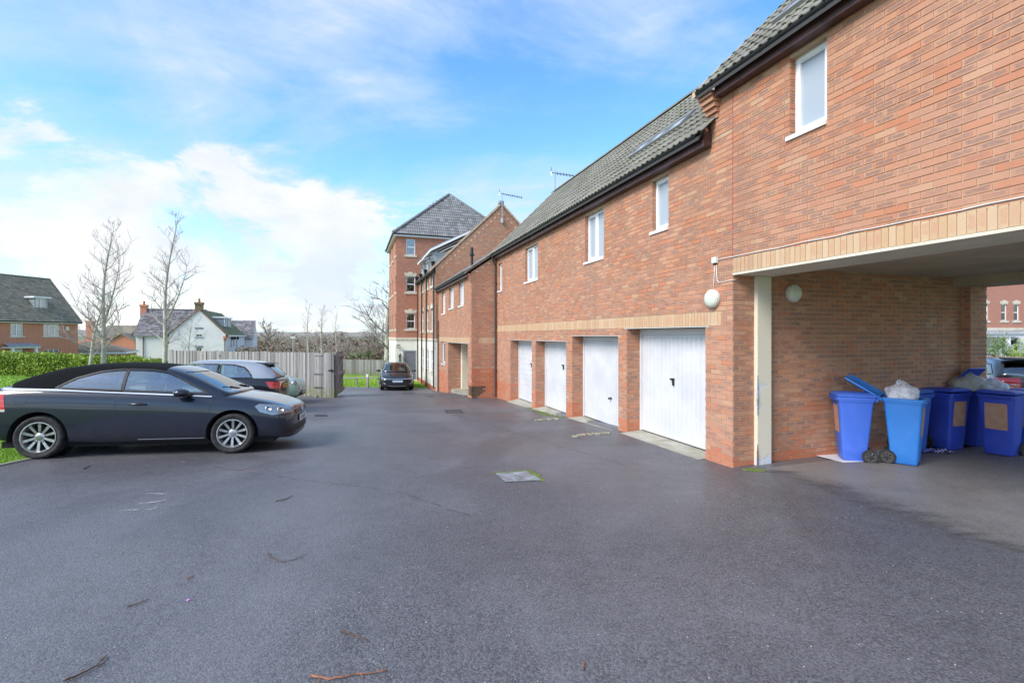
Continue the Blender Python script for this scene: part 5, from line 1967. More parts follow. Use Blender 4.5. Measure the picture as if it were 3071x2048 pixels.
M['rubber'] = pbr('tyre_rubber', (0.030, 0.028, 0.028), 0.82, nscale=14, namt=0.45)
M['alloy'] = pbr('alloy_wheel', (0.50, 0.49, 0.48), 0.34, metal=0.75, nscale=20, namt=0.15)
M['bright_trim'] = pbr('bright_trim', (0.72, 0.73, 0.76), 0.35, metal=0.3)
M['chrome'] = pbr('chrome', (0.75, 0.76, 0.78), 0.12, metal=1.0)
M['fabric'] = pbr('black_fabric', (0.010, 0.0105, 0.012), 0.95, spec=0.12, nscale=60, namt=0.15, bump=0.15, bscale=300)
M['seat'] = pbr('dark_seat', (0.09, 0.095, 0.105), 0.8)
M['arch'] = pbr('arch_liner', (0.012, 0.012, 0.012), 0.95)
M['brake'] = pbr('brake_disc', (0.12, 0.11, 0.10), 0.5, metal=0.8)
M['plate_w'] = pbr('white_plate', (0.72, 0.72, 0.70), 0.4)
M['plate_y'] = pbr('yellow_plate', (0.62, 0.46, 0.06), 0.4)
M['tail_red'] = pbr('red_lens', (0.55, 0.02, 0.02), 0.08, coat=1.0)
M['tail_clear'] = pbr('clear_lens', (0.60, 0.50, 0.50), 0.1, coat=1.0)
M['lamp_chrome'] = pbr('lamp_reflector', (0.30, 0.33, 0.36), 0.16, metal=0.6)
M['lamp_cover'] = glass_mat('lamp_cover', (0.86, 0.89, 0.92), 0.06)
def subsurf(me, lv):
 o = bpy.data.objects.new('tmp', me)
 COL.objects.link(o)
 md = o.modifiers.new('s', 'SUBSURF')
 md.levels = md.render_levels = lv
 dg = bpy.context.evaluated_depsgraph_get()
 r = bpy.data.meshes.new_from_object(o.evaluated_get(dg))
 bpy.data.objects.remove(o)
 return r
def solid(mb, mats=None):
 me = bpy.data.meshes.new('tmp')
 me.from_pydata(mb.v, [], mb.f)
 bm = bmesh.new()
 bm.from_mesh(me)
 bmesh.ops.recalc_face_normals(bm, faces=bm.faces)
 bm.to_mesh(me)
 bm.free()
 return me
def boolean(a, b, op):
 """a, b meshes -> new mesh"""
 oa = bpy.data.objects.new('ta', a)
 ob = bpy.data.objects.new('tb', b)
 COL.objects.link(oa)
 COL.objects.link(ob)
 md = oa.modifiers.new('b', 'BOOLEAN')
 md.operation = op
 md.object = ob
 md.solver = 'EXACT'
 dg = bpy.context.evaluated_depsgraph_get()
 r = bpy.data.meshes.new_from_object(oa.evaluated_get(dg))
 bpy.data.objects.remove(oa)
 bpy.data.objects.remove(ob)
 return r
def grow(me, d, thick=None):
 """copy pushed out along its normals; thick: hollow shell of that thickness inward"""
 bm = bmesh.new()
 bm.from_mesh(me)
 bm.normal_update()
 for v in bm.verts:
  v.co += v.normal * d
 r = bpy.data.meshes.new('tmp')
 if thick:
  inner = bm.copy()
  inner.normal_update()
  for v in inner.verts:
   v.co -= v.normal * thick
  bmesh.ops.reverse_faces(inner, faces=inner.faces)
  t_ = bpy.data.meshes.new('t2')
  inner.to_mesh(t_)
  bm.from_mesh(t_)
  inner.free()
  bpy.data.meshes.remove(t_)
 bm.to_mesh(r)
 bm.free()
 return r
def finish(name, me, m, parent, ang=35, label=None):
 me.materials.clear()
 me.materials.append(m)
 me.polygons.foreach_set('use_smooth', [True] * len(me.polygons))
 me.set_sharp_from_angle(angle=R(ang))
 me.name = name
 o = obj_from_mesh(name, me, parent)
 if label:
  o['label'] = label
 return o
def loft(st):
 """st: list of half sections [(x, [(y,z)...])] from bottom centre to top centre; closed cage"""
 vs, fs = [], []
 n = len(st[0][1])
 ring = 2 * n - 2
 for (x, pts) in st:
  row = [(x, y, z) for (y, z) in pts]
  row += [(x, -y, z) for (y, z) in pts[-2:0:-1]]
  vs += row
 for i in range(len(st) - 1):
  for k in range(ring):
   k2 = (k + 1) % ring
   fs.append((i * ring + k, i * ring + k2, (i + 1) * ring + k2, (i + 1) * ring + k))
 for base, rev in ((0, True), ((len(st) - 1) * ring, False)):
  # cap as quad strip between the two sides
  for k in range(n - 1):
   a, b = k, k + 1
   c, d_ = (ring - k - 1) % ring, (ring - k) % ring
   f = [base + a, base + b, base + c, base + d_]
   f = list(dict.fromkeys(f))
   if len(f) >= 3:
    fs.append(f if not rev else f[::-1])
 mb = MB()
 mb.add(vs, fs)
 return solid(mb)
def sideprism(poly, y0, y1):
 mb = MB()
 mb.prism([(x, y0, z) for (x, z) in poly], (0, y1 - y0, 0))
 return solid(mb)
def frontprism(poly, x0, x1):
 mb = MB()
 mb.prism([(x0, y, z) for (y, z) in poly], (x1 - x0, 0, 0))
 return solid(mb)
def ribbon(bvh, pts, side, wd, name, m, parent, lift=0.0015, n=6, thick=0.0):
 """thin strip following the body: pts (x,z) on the flank of side +1/-1"""
 P = []
 for (a, b) in zip(pts, pts[1:]):
  k = max(1, int(math.hypot(b[0] - a[0], b[1] - a[1]) / 0.04))
  for i in range(k):
   P.append((a[0] + (b[0] - a[0]) * i / k, a[1] + (b[1] - a[1]) * i / k))
 P.append(pts[-1])
 vs = []
 ok = []
 for i, (x, z) in enumerate(P):
  a, b = P[max(0, i - 1)], P[min(len(P) - 1, i + 1)]
  dx, dz = b[0] - a[0], b[1] - a[1]
  L = math.hypot(dx, dz) or 1
  nx, nz = -dz / L * wd / 2, dx / L * wd / 2
  r = []
  for s_ in (-1, 1):
   h = bvh.ray_cast(Vector((x + nx * s_, side * 2.0, z + nz * s_)), Vector((0, -side, 0)))
   if h[0] is None:
    r = None
    break
   r.append(h[0] + h[1] * (lift if h[1].dot(Vector((0, side, 0))) > 0 else -lift))
  ok.append(r)
 mb = MB()
 for a, b in zip(ok, ok[1:]):
  if a and b:
   f = [a[0], a[1], b[1], b[0]]
   mb.add(f, [(0, 1, 2, 3)])
   if thick:
    o = Vector((0, side * thick, 0))
    g = [p + o for p in f]
    mb.add(g, [(0, 1, 2, 3)])
    mb.add([f[0], g[0], g[3], f[3]], [(0, 1, 2, 3)])
    mb.add([f[1], g[1], g[2], f[2]], [(0, 1, 2, 3)])
 if mb.v:
  return mb.build(name, m, parent)
def wheel(car, x, y, r, side, rim_r, spokes=10, wd=0.205, style='straight'):
 """wheel part: tyre, rim with spokes; side = +1 left, -1 right (outer face)"""
 w_ = bpy.data.objects.new('wheel', None)
 COL.objects.link(w_)
 w_.parent = car
 w_.location = (x, y, r)
 s_ = side
 mb = MB()
 h = wd / 2
 prof = [(rim_r, -h * 0.8), (rim_r + 0.03, -h * 0.95), (r - 0.035, -h), (r - 0.010, -h * 0.86), (r, -h * 0.6)]
 for g in (-0.35, 0.0, 0.35):
  prof += [(r, h * g - 0.007), (r - 0.008, h * g - 0.006), (r - 0.008, h * g + 0.006), (r, h * g + 0.007)]
 prof += [(r, h * 0.6), (r - 0.010, h * 0.86), (r - 0.035, h), (rim_r + 0.035, h * 1.0), (rim_r + 0.008, h * 0.93), (rim_r, h * 0.86)]
 mb.lathe(prof, (0, 0, 0), 'Y', 48)
 mb.f = [f for f in mb.f if len(f) == 4]
 mb.mi = [0] * len(mb.f)
 mb.build('tyre', M['rubber'], w_, auto=30)
 mb = MB()
 prof = [(rim_r + 0.004, s_ * h * 0.93), (rim_r - 0.008, s_ * h * 0.94), (rim_r - 0.016, s_ * h * 0.80), (rim_r - 0.03, s_ * h * 0.2), (rim_r - 0.03, -s_ * h * 0.7)]
 mb.lathe(prof, (0, 0, 0), 'Y', 48)
 mb.f = [f for f in mb.f if len(f) == 4]
 mb.mi = [0] * len(mb.f)
 o0 = s_ * h * 0.62
 for k in range(spokes):
  a = 2 * math.pi * (k + 0.5) / spokes
  if style == 'straight':
   half = 0.5 * 2 * math.pi / spokes * 0.5
   pr = [(0.052, 0.014, 0.02), (rim_r - 0.018, 0.020, 0.035)]
  else:
   pr = [(0.052, 0.03, 0.02), (rim_r - 0.018, 0.020, 0.035)]
  c_, sn = math.cos(a), math.sin(a)
  vs = []
  for (rr, hw, back) in pr:
   for (u, o_) in ((-hw, 0), (hw, 0), (hw * 0.8, -1), (-hw * 0.8, -1)):
    yy = o0 + (s_ * 0.012 if rr > 0.1 else s_ * -0.004) + (o_ * s_ * back)
    vs.append((c_ * rr - sn * u, yy, sn * rr + c_ * u))
  mb.add(vs, [(0, 1, 5, 4), (1, 2, 6, 5), (2, 3, 7, 6), (3, 0, 4, 7), (0, 3, 2, 1), (4, 5, 6, 7)])
 mb.lathe([(0.001, o0 + s_ * 0.004), (0.05, o0 + s_ * 0.002), (0.066, o0 - s_ * 0.01), (0.07, o0 - s_ * 0.05)], (0, 0, 0), 'Y', 24)
 rim = mb.build('rim', M['alloy'], w_, auto=35, fixn=True)
 for k in range(5):
  a = 2 * math.pi * k / 5 + math.pi / 2
  mb = MB()
  mb.lathe([(0.010, o0 - s_ * 0.005), (0.010, o0 + s_ * 0.003), (0.006, o0 + s_ * 0.006)], (0.062 * math.cos(a) * 1.25, 0, 0.062 * math.sin(a) * 1.25), 'Y', 8)
  mb.build('wheel_bolt', M['brake'], w_)
 mb = MB()
 mb.lathe([(0.03, o0 - s_ * 0.045), (0.135, o0 - s_ * 0.05), (0.135, o0 - s_ * 0.07)], (0, 0, 0), 'Y', 24)
 mb.lathe([(0.02, -s_ * 0.02), (rim_r - 0.02, -s_ * 0.02), (rim_r - 0.02, -s_ * 0.03)], (0, 0, 0), 'Y', 24)
 mb.build('brake_disc', M['arch'], w_, auto=35)
 return w_, o0
def roundel(name, parent, M_, r, glyph):
 """maker's round badge: ring with letters in strokes"""
 mb = MB()
 for rr0, rr1, h in ((r * 0.86, r, 0.004),):
  prof = [(rr1, 0), (rr1, h), (rr0, h), (rr0, 0)]
  mb.lathe(prof, (0, 0, 0), 'Z', 24, closed=True)
 for (a, b) in glyph:
  a, b = Vector((a[0] * r, a[1] * r, 0.002)), Vector((b[0] * r, b[1] * r, 0.002))
  d = (b - a).normalized()
  n = Vector((-d.y, d.x, 0)) * r * 0.07
  mb.prism([a - n, b - n, b + n, a + n], (0, 0, 0.003))
 o = mb.build(name, M['chrome'], parent)
 o.matrix_local = M_
 return o
VWG = [((-0.42, 0.74), (-0.06, 0.08)), ((0.42, 0.74), (0.06, 0.08)), ((-0.72, 0.42), (-0.38, -0.70)), ((-0.38, -0.70), (0.0, 0.02)), ((0.0, 0.02), (0.38, -0.70)), ((0.38, -0.70), (0.72, 0.42))]
def place(car, x, y, heading, wb, tr=1.5):
 c, s_ = math.cos(heading), math.sin(heading)
 def h(a, b):
  return gz(x + c * a - s_ * b, y + s_ * a + c * b)
 zf, zr = (h(wb / 2, tr / 2) + h(wb / 2, -tr / 2)) / 2, (h(-wb / 2, tr / 2) + h(-wb / 2, -tr / 2)) / 2
 zl, zr2 = (h(wb / 2, tr / 2) + h(-wb / 2, tr / 2)) / 2, (h(wb / 2, -tr / 2) + h(-wb / 2, -tr / 2)) / 2
 pitch = -math.atan2(zf - zr, wb)
 roll = math.atan2(zl - zr2, tr)
 car.location = (x, y, (zf + zr) / 2 + 0.003)
 car.rotation_euler = (Matrix.Rotation(heading, 3, 'Z') @ Matrix.Rotation(pitch, 3, 'Y') @ Matrix.Rotation(roll, 3, 'X')).to_euler()
def body_sections(st):
 """(x, w, zb, zside, ztop) -> half sections"""
 out = []
 for (x, w_, zb, zs, zt) in st:
  h = zs - zb
  out.append((x, [(0, zb), (w_ * 0.80, zb), (w_ * 0.955, zb + 0.05), (w_ * 0.99, zb + h * 0.30), (w_ * 1.0, zb + h * 0.60), (w_ * 0.985, zb + h * 0.86), (w_ * 0.93, zs + (zt - zs) * 0.30), (w_ * 0.78, zs + (zt - zs) * 0.86), (w_ * 0.4, zt + 0.004), (0, zt + 0.01)]))
 return out
def cabin_sections(st):
 """(x, wbase, zbase, wroof, zroof)"""
 out = []
 for (x, wb, z0_, wr, zr) in st:
  h = zr - z0_
  out.append((x, [(0, z0_ - 0.06), (wb * 0.98, z0_ - 0.06), (wb, z0_), (wb + (wr - wb) * 0.42, z0_ + h * 0.5), (wr + (wb - wr) * 0.10, z0_ + h * 0.86), (wr * 0.90, z0_ + h * 0.975), (wr * 0.5, zr + 0.012), (0, zr + 0.018)]))
 return out
def make_car(name, label, group, spec):
 car = thing(name, label, 'car', group=group)
 P = M[spec['paint']]
 body = subsurf(loft(body_sections(spec['body'])), 2)
 # wheel arches
 hb, r, tr = spec['wb'] / 2, spec['r'], spec['track'] / 2
 cut = body
 for x in (hb, -hb):
  for s_ in (1, -1):
   mb = MB()
   ra = r + 0.058
   mb.lathe([(ra, s_ * (tr - 0.20)), (ra, s_ * (tr + 0.4))], (x, 0, r + 0.005), 'Y', 40)
   cut = boolean(cut, solid(mb), 'DIFFERENCE')
 ref = cut.copy()
 body_o = finish('body', cut, P, car, 32)
 bm = bmesh.new()
 bm.from_mesh(ref)
 bvh = BVHTree.FromBMesh(bm)
 bm.free()
 for x in (hb, -hb):
  for s_ in (1, -1):
   mb = MB()
   ra = r + 0.056
   n = 20
   vs = []
   for yy in (s_ * (tr - 0.195), s_ * (tr + 0.085)):
    for k in range(n + 1):
     a = math.pi * (k / n) * 1.12 - 0.06 * math.pi
     vs.append((x + math.cos(a) * ra, yy, r + 0.005 + math.sin(a) * ra))
   fs = [(k, k + 1, n + 2 + k, n + 1 + k) for k in range(n)]
   mb.add(vs, fs)
   mb.lathe([(0.001, s_ * (tr - 0.19)), (ra, s_ * (tr - 0.19))], (x, 0, r + 0.005), 'Y', 24)
   mb.build('arch_liner', M['arch'], body_o)
   wheel(car, x, s_ * (tr - 0.02), r, s_, spec['rim'], spec.get('spokes', 10), style=spec.get('wstyle', 'straight'))
 # cabin
 cab = subsurf(loft(cabin_sections(spec['cabin'])), 2)
 shell = grow(cab, 0.0, 0.030)
 thin = grow(cab, -0.006, 0.006)
 wins = spec['wins']
 if spec.get('roofsplit'):
  sp_ = spec['roofsplit'][0]
  outs = [boolean(shell, sideprism(sp_, -1.2, 1.2), 'INTERSECT'), boolean(shell, sideprism(sp_, -1.2, 1.2), 'DIFFERENCE')]
 else:
  outs = [shell]
 glass = []
 for i, (poly, lab) in enumerate(wins):
  for s_ in (1, -1):
   pr = sideprism(poly, s_ * 0.25, s_ * 1.1)
   outs = [boolean(o_, pr, 'DIFFERENCE') for o_ in outs]
   g = boolean(thin, sideprism(poly, s_ * 0.25, s_ * 1.1), 'INTERSECT')
   glass.append((lab, g))
 for (poly, x0, x1, lab) in spec['screens']:
  outs = [boolean(o_, frontprism(poly, x0, x1), 'DIFFERENCE') for o_ in outs]
  glass.append((lab, boolean(thin, frontprism(poly, x0, x1), 'INTERSECT')))
 if spec.get('roofsplit'):
  poly, nm, rm = spec['roofsplit']
  finish(nm, outs[0], M[rm], car, 32)
  finish('pillars', outs[1], P, car, 32)
 else:
  finish('roof', outs[0], P, car, 32)
 for lab, g in glass:
  if len(g.vertices):
   finish(lab, g, M['car_glass'], car, 30)
 # rubber seal lines round the side glass
 bm = bmesh.new()
 bm.from_mesh(cab)
 cb_ = BVHTree.FromBMesh(bm)
 bm.free()
 for (poly, lab) in wins:
  for s_ in (1, -1):
   ribbon(cb_, poly + [poly[0]], s_, 0.022, 'window_seal', M['black_trim'], car, 0.004)
 # lamps and other pieces cut from the body skin
 skin = grow(ref, 0.004)
 for (nm, poly, axis, lo, hi, mt, lab) in spec['patches']:
  src_ = skin
  for s_ in ((1, -1) if axis == 'sides' else (1,)):
   if axis == 'sides':
    pr = sideprism(poly, min(s_ * lo, s_ * hi), max(s_ * lo, s_ * hi))
   else:
    pr = frontprism(poly, lo, hi)
   g = boolean(src_, pr, 'INTERSECT')
   if len(g.vertices):
    finish(nm, g, M[mt], car, 30, lab)
 for (pts, wd, nm, mt, lf, tk) in spec['lines']:
  for s_ in (1, -1):
   ribbon(bvh, pts, s_, wd, nm, M[mt], body_o, lf, thick=tk)
 # cabin floor and seats
 mb = MB()
 x0, x1 = spec['floor']
 zf = spec['belt']
 mb.box(x0, x1, -0.62, 0.62, zf - 0.08, zf - 0.055)
 mb.box(x1 - 0.30, x1 + 0.12, -0.66, 0.66, zf - 0.05, zf + 0.015)
 mb.build('parcel_shelf', M['seat'], car)
 for (sx_, sy_) in spec['seats']:
  for s_ in (1, -1):
   mb = MB()
   mb.box(-0.06, 0.06, -0.20, 0.20, -0.1, 0.16)
   mb.box(-0.03, 0.03, -0.07, 0.07, 0.16, 0.22)
   mb.box(-0.05, 0.06, -0.13, 0.13, 0.21, 0.38)
   me = solid(mb)
   o = finish('seat', subsurf(me, 2) if False else me, M['seat'], car, 30)
   bv = o.modifiers.new('bevel', 'BEVEL')
   bv.width = 0.035
   bv.segments = 3
   o.location = (sx_, s_ * sy_, zf - 0.02)
   o.rotation_euler = (0, -0.18, 0)
 # door mirrors
 mx, mz = spec['mirror']
 for s_ in (1, -1):
  h = bvh.ray_cast(Vector((mx, s_ * 2, spec['belt'] - 0.03)), Vector((0, -s_, 0)))
  y = s_ * (spec['body_w'] - 0.02)
  mb = MB()
  vs = []
  nn = 12
  for (u, rr) in ((-0.11, 0.35), (-0.085, 0.8), (-0.03, 1.0), (0.04, 0.92), (0.085, 0.55), (0.10, 0.15)):
   for k in range(nn):
    a = 2 * math.pi * k / nn
    vs.append((u, y + s_ * 0.10 + math.cos(a) * 0.105 * rr, mz + math.sin(a) * 0.066 * rr))
  fs = [(i * nn + k, i * nn + (k + 1) % nn, (i + 1) * nn + (k + 1) % nn, (i + 1) * nn + k) for i in range(5) for k in range(nn)]
  fs += [list(range(nn))[::-1], list(range(5 * nn, 6 * nn))]
  mb.add([(v[0] + mx, v[1], v[2]) for v in vs], fs)
  mo = mb.build('door_mirror', P, car, smooth=True, fixn=True)
  mb = MB()
  mb.prism([(mx - 0.02, y - s_ * 0.09, mz - 0.07), (mx + 0.10, y - s_ * 0.09, mz - 0.07), (mx + 0.05, y + s_ * 0.05, mz - 0.05), (mx - 0.01, y + s_ * 0.05, mz - 0.05)], (0, 0, 0.03))
  mb.build('mirror_arm', M['black_trim'], mo, fixn=True)
  mb = MB()
  mb.box(mx - 0.095, mx + 0.06, y + s_ * 0.10 - 0.10, y + s_ * 0.10 + 0.10, mz - 0.062, mz - 0.048)
  mb.build('mirror_base', M['black_trim'], mo)
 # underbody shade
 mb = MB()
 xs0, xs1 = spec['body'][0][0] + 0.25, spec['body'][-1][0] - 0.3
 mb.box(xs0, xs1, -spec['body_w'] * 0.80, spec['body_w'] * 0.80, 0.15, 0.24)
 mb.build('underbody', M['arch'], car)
 return car, bvh, ref, body_o
def plate(car, x, z, body, mname, nrm, size=(0.52, 0.111), blank=False, tilt=0.0, y=0.0, rim=True):
 """number plate facing +x (nrm=1) or -x (-1)"""
 Mx = Matrix.Translation((x, y, z)) @ Matrix.Rotation(0 if nrm > 0 else math.pi, 4, 'Z') @ Matrix.Rotation(tilt, 4, 'Y')
 mb = MB()
 mb.cbox((0, 0, 0), (0.012, size[0], size[1]))
 o = mb.build('number_plate', M[mname], car)
 o.matrix_local = Mx
 if not blank:
  Mt = Matrix.Translation((0.0068, 0, -0.002)) @ Matrix(((0, 0, 1, 0), (1, 0, 0, 0), (0, 1, 0, 0), (0, 0, 0, 1)))
  text_mesh('plate_lettering', body, 0.105, M['black_trim'], o, Mt @ Matrix.Diagonal((0.85, 1, 1, 1)), 0.0006)
 return o
# ---- dark convertible with black fabric roof
B1 = [(-2.06, 0.64, 0.42, 0.78, 0.84), (-2.03, 0.78, 0.31, 0.93, 1.00), (-1.90, 0.85, 0.25, 1.01, 1.065), (-1.60, 0.88, 0.21, 1.03, 1.075), (-1.15, 0.89, 0.185, 1.02, 1.05),
 (-0.5, 0.89, 0.175, 0.99, 1.015), (0.25, 0.89, 0.175, 0.955, 0.985), (0.80, 0.889, 0.18, 0.905, 0.955), (1.10, 0.885, 0.19, 0.87, 0.945), (1.45, 0.875, 0.20, 0.85, 0.895), (1.78, 0.85, 0.20, 0.775, 0.825),
 (1.98, 0.80, 0.185, 0.705, 0.755), (2.11, 0.69, 0.18, 0.65, 0.685), (2.17, 0.52, 0.22, 0.58, 0.61)]
C1 = [(-1.84, 0.72, 1.02, 0.66, 1.07), (-1.66, 0.78, 1.02, 0.68, 1.17), (-1.24, 0.81, 1.01, 0.66, 1.33), (-0.84, 0.825, 0.995, 0.635, 1.40), (-0.34, 0.83, 0.97, 0.62, 1.412), (0.10, 0.83, 0.95, 0.61, 1.39),
 (0.42, 0.825, 0.925, 0.61, 1.33), (0.75, 0.815, 0.915, 0.67, 1.18), (1.12, 0.79, 0.90, 0.73, 0.985), (1.24, 0.75, 0.88, 0.72, 0.94)]
spec = dict(paint='navy', body=B1, cabin=C1, wb=2.578, r=0.317, rim=0.222, track=1.555, body_w=0.89, belt=0.945, spokes=10,
   wins=[([(-1.14, 1.042), (-0.90, 1.19), (-0.62, 1.285), (-0.38, 1.318), (-0.285, 1.322), (-0.285, 1.005)], 'rear_side_window'),
    ([(-0.262, 1.004), (-0.262, 1.322), (0.05, 1.315), (0.27, 1.280), (0.46, 1.198), (0.90, 0.955)], 'side_window')],
   screens=[([(-0.62, 0.985), (0.62, 0.985), (0.535, 1.285), (-0.535, 1.285)], 0.42, 1.4, 'windscreen'),
     ([(-0.42, 1.04), (0.42, 1.04), (0.38, 1.20), (-0.38, 1.20)], -1.7, -1.0, 'rear_window')],
   roofsplit=([(-2.0, 0.80), (-2.0, 1.6), (0.24, 1.6), (0.24, 1.275), (0.02, 1.29), (-0.26, 1.29), (-0.26, 0.80)], 'soft_top', 'fabric'),
   patches=[('headlight', [(1.60, 0.745), (1.66, 0.785), (1.86, 0.765), (2.12, 0.69), (2.13, 0.625), (1.86, 0.60), (1.68, 0.655)], 'sides', 0.40, 1.2, 'lamp_chrome', None),
     ('tail_light', [(-2.3, 0.74), (-2.3, 0.94), (-1.74, 0.955), (-1.70, 0.74)], 'sides', 0.38, 1.2, 'tail_red', None),
     ('reversing_light', [(-2.3, 0.70), (-2.3, 0.735), (-1.70, 0.735), (-1.70, 0.70)], 'sides', 0.38, 1.2, 'tail_clear', None),
     ('upper_grille', [(-0.44, 0.585), (0.44, 0.585), (0.50, 0.65), (-0.50, 0.65)], 'front', 1.7, 2.4, 'black_trim', None),
     ('lower_grille', [(-0.74, 0.28), (0.74, 0.28), (0.78, 0.41), (-0.78, 0.41)], 'front', 1.75, 2.4, 'black_trim', None)],
   lines=[([(-1.80, 1.022), (-1.0, 1.005), (0.2, 0.945), (0.96, 0.905)], 0.026, 'belt_trim', 'bright_trim', 0.006, 0.006),
    ([(-0.24, 0.94), (-0.32, 0.86), (-0.33, 0.62), (-0.28, 0.42), (-0.18, 0.30), (-0.02, 0.265), (0.90, 0.265)], 0.010, 'door_gap', 'black_trim', 0.001, 0),
    ([(0.96, 0.93), (0.965, 0.60), (0.93, 0.30), (0.90, 0.265)], 0.010, 'door_gap', 'black_trim', 0.001, 0),
    ([(-0.02, 0.258), (0.93, 0.258)], 0.008, 'sill_trim', 'bright_trim', 0.002, 0),
    ([(0.97, 0.87), (1.3, 0.86), (1.60, 0.80)], 0.005, 'bonnet_gap', 'black_trim', 0.001, 0),
    ([(1.63, 0.60), (1.60, 0.52), (1.62, 0.48)], 0.005, 'bumper_gap', 'black_trim', 0.001, 0),
    ([(-1.90, 0.62), (-1.86, 0.50), (-1.66, 0.42)], 0.005, 'bumper_gap', 'black_trim', 0.001, 0)],
   floor=(-1.4, 0.95), seats=[(0.0, 0.36), (-0.72, 0.33)], mirror=(0.60, 0.975))
car, bvh, ref, bo = make_car('convertible', 'dark navy convertible with black fabric roof parked half on the grass', 'parked cars', spec)
convertible = car
def bodyx(bv, y, z, sgn=1):
 h = bv.ray_cast(Vector((sgn * 4, y, z)), Vector((-sgn, 0, 0)))
 return h[0].x if h[0] else sgn * 2.0
for z in (0.60, 0.63):
 mb = MB()
 n = 14
 for i in range(n):
  y0, y1 = -0.42 + 0.84 * i / n, -0.42 + 0.84 * (i + 1) / n
  xa, xb = bodyx(bvh, y0, z) + 0.006, bodyx(bvh, y1, z) + 0.006
  mb.add([(xa, y0, z - 0.004), (xb, y1, z - 0.004), (xb, y1, z + 0.004), (xa, y0, z + 0.004)], [(0, 1, 2, 3)])
 mb.build('grille_bar', M['chrome'], car)
for z in (0.295, 0.325, 0.355, 0.385):
 mb = MB()
 n = 16
 for i in range(n):
  y0, y1 = -0.72 + 1.44 * i / n, -0.72 + 1.44 * (i + 1) / n
  xa, xb = bodyx(bvh, y0, z), bodyx(bvh, y1, z)
  mb.add([(xa + 0.004, y0, z - 0.005), (xb + 0.004, y1, z - 0.005), (xb + 0.016, y1, z), (xa + 0.016, y0, z), (xb + 0.004, y1, z + 0.005), (xa + 0.004, y0, z + 0.005)], [(0, 1, 2, 3), (3, 2, 4, 5)])
 mb.build('grille_bar', M['black_trim'], car)
roundel('badge', car, Matrix.Translation((bodyx(bvh, 0, 0.625) + 0.012, 0, 0.625)) @ Matrix(((0, 0, 1, 0), (1, 0, 0, 0), (0, 1, 0, 0), (0, 0, 0, 1))), 0.062, VWG)
plate(car, bodyx(bvh, 0, 0.48) + 0.02, 0.485, 'BL14 JUX', 'plate_w', 1, tilt=0.0)
for s_ in (1, -1):
 for (a, z, r) in ((1.80, 0.70, 0.045), (1.97, 0.675, 0.05)):
  h = bvh.ray_cast(Vector((a, s_ * 2, z)), Vector((0, -s_, 0)))
  if h[0]:
   mb = MB()
   mb.lathe([(0.005, 0), (r * 0.5, 0.002), (r, 0.012), (r + 0.006, 0.010)], (0, 0, 0), 'Z', 16)
   o = mb.build('lamp_bowl', M['chrome'], car, smooth=True)
   o.matrix_local = Matrix.Translation(h[0] + h[1] * 0.004) @ h[1].to_track_quat('Z', 'Y').to_matrix().to_4x4()
 h = bvh.ray_cast(Vector((0.02, s_ * 2, 0.80)), Vector((0, -s_, 0)))
 mb = MB()
 y = h[0].y
 mb.tube([(-0.115, y + s_ * 0.005, 0.795), (-0.09, y + s_ * 0.028, 0.80), (0.0, y + s_ * 0.036, 0.802), (0.09, y + s_ * 0.028, 0.797), (0.115, y + s_ * 0.005, 0.79)], [0.010, 0.014, 0.015, 0.014, 0.010], 8)
 mb.v = [(p[0] - 0.02, p[1], p[2]) for p in mb.v]
 mb.build('door_handle', M['navy'], car, smooth=True)
 mb = MB()
 mb.lathe([(0.003, 0.0), (0.055, 0.0008), (0.062, 0.0)], (0, 0, 0), 'Z', 16)
 o = mb.build('handle_recess', M['black_trim'], car)
 nn = h[1] if h[1].y * s_ > 0 else -h[1]
 o.matrix_local = Matrix.Translation(h[0] + nn * 0.001 + Vector((-0.02, 0, 0))) @ nn.to_track_quat('Z', 'Y').to_matrix().to_4x4() @ Matrix.Diagonal((1, 0.5, 1, 1))
# fuel flap, aerial, wipers, wheel badges
cpts = [(-1.52 + 0.088 * math.cos(a), 0.88 + 0.085 * math.sin(a)) for a in [2 * math.pi * k / 20 for k in range(21)]]
ribbon(bvh, cpts, -1, 0.005, 'fuel_flap', M['black_trim'], bo, 0.001)
mb = MB()
mb.tube([(-1.55, 0.15, 1.00), (-1.62, 0.16, 1.18)], [0.006, 0.002], 5)
for (y0, y1) in ((0.55, 0.0), (-0.02, -0.5)):
 mb = MB()
 mb.tube([(1.13, y0, 0.995), (1.06, (y0 + y1) / 2, 1.022), (1.02, y1, 1.040)], 0.008, 5)
 mb.tube([(1.15, y0 - 0.03, 0.985), (1.065, (y0 + y1) / 2 - 0.02, 1.035)], 0.009, 5)
 mb.build('wiper', M['black_trim'], car)
for ch in car.children:
 if ch.name.startswith('wheel'):
  s_ = 1 if ch.location.y > 0 else -1
  Mx = Matrix.Translation((0, s_ * (0.205 / 2 * 0.62 + 0.006), 0)) @ Matrix.Rotation(-s_ * math.pi / 2, 4, 'X')
  roundel('wheel_badge', ch, Mx, 0.032, VWG)
hd = R(13.7)
rx, ry = -6.99, 7.0
place(car, rx + 1.289 * math.cos(hd) - 0.86 * math.sin(hd), ry + 1.289 * math.sin(hd) + 0.86 * math.cos(hd), hd, 2.578)
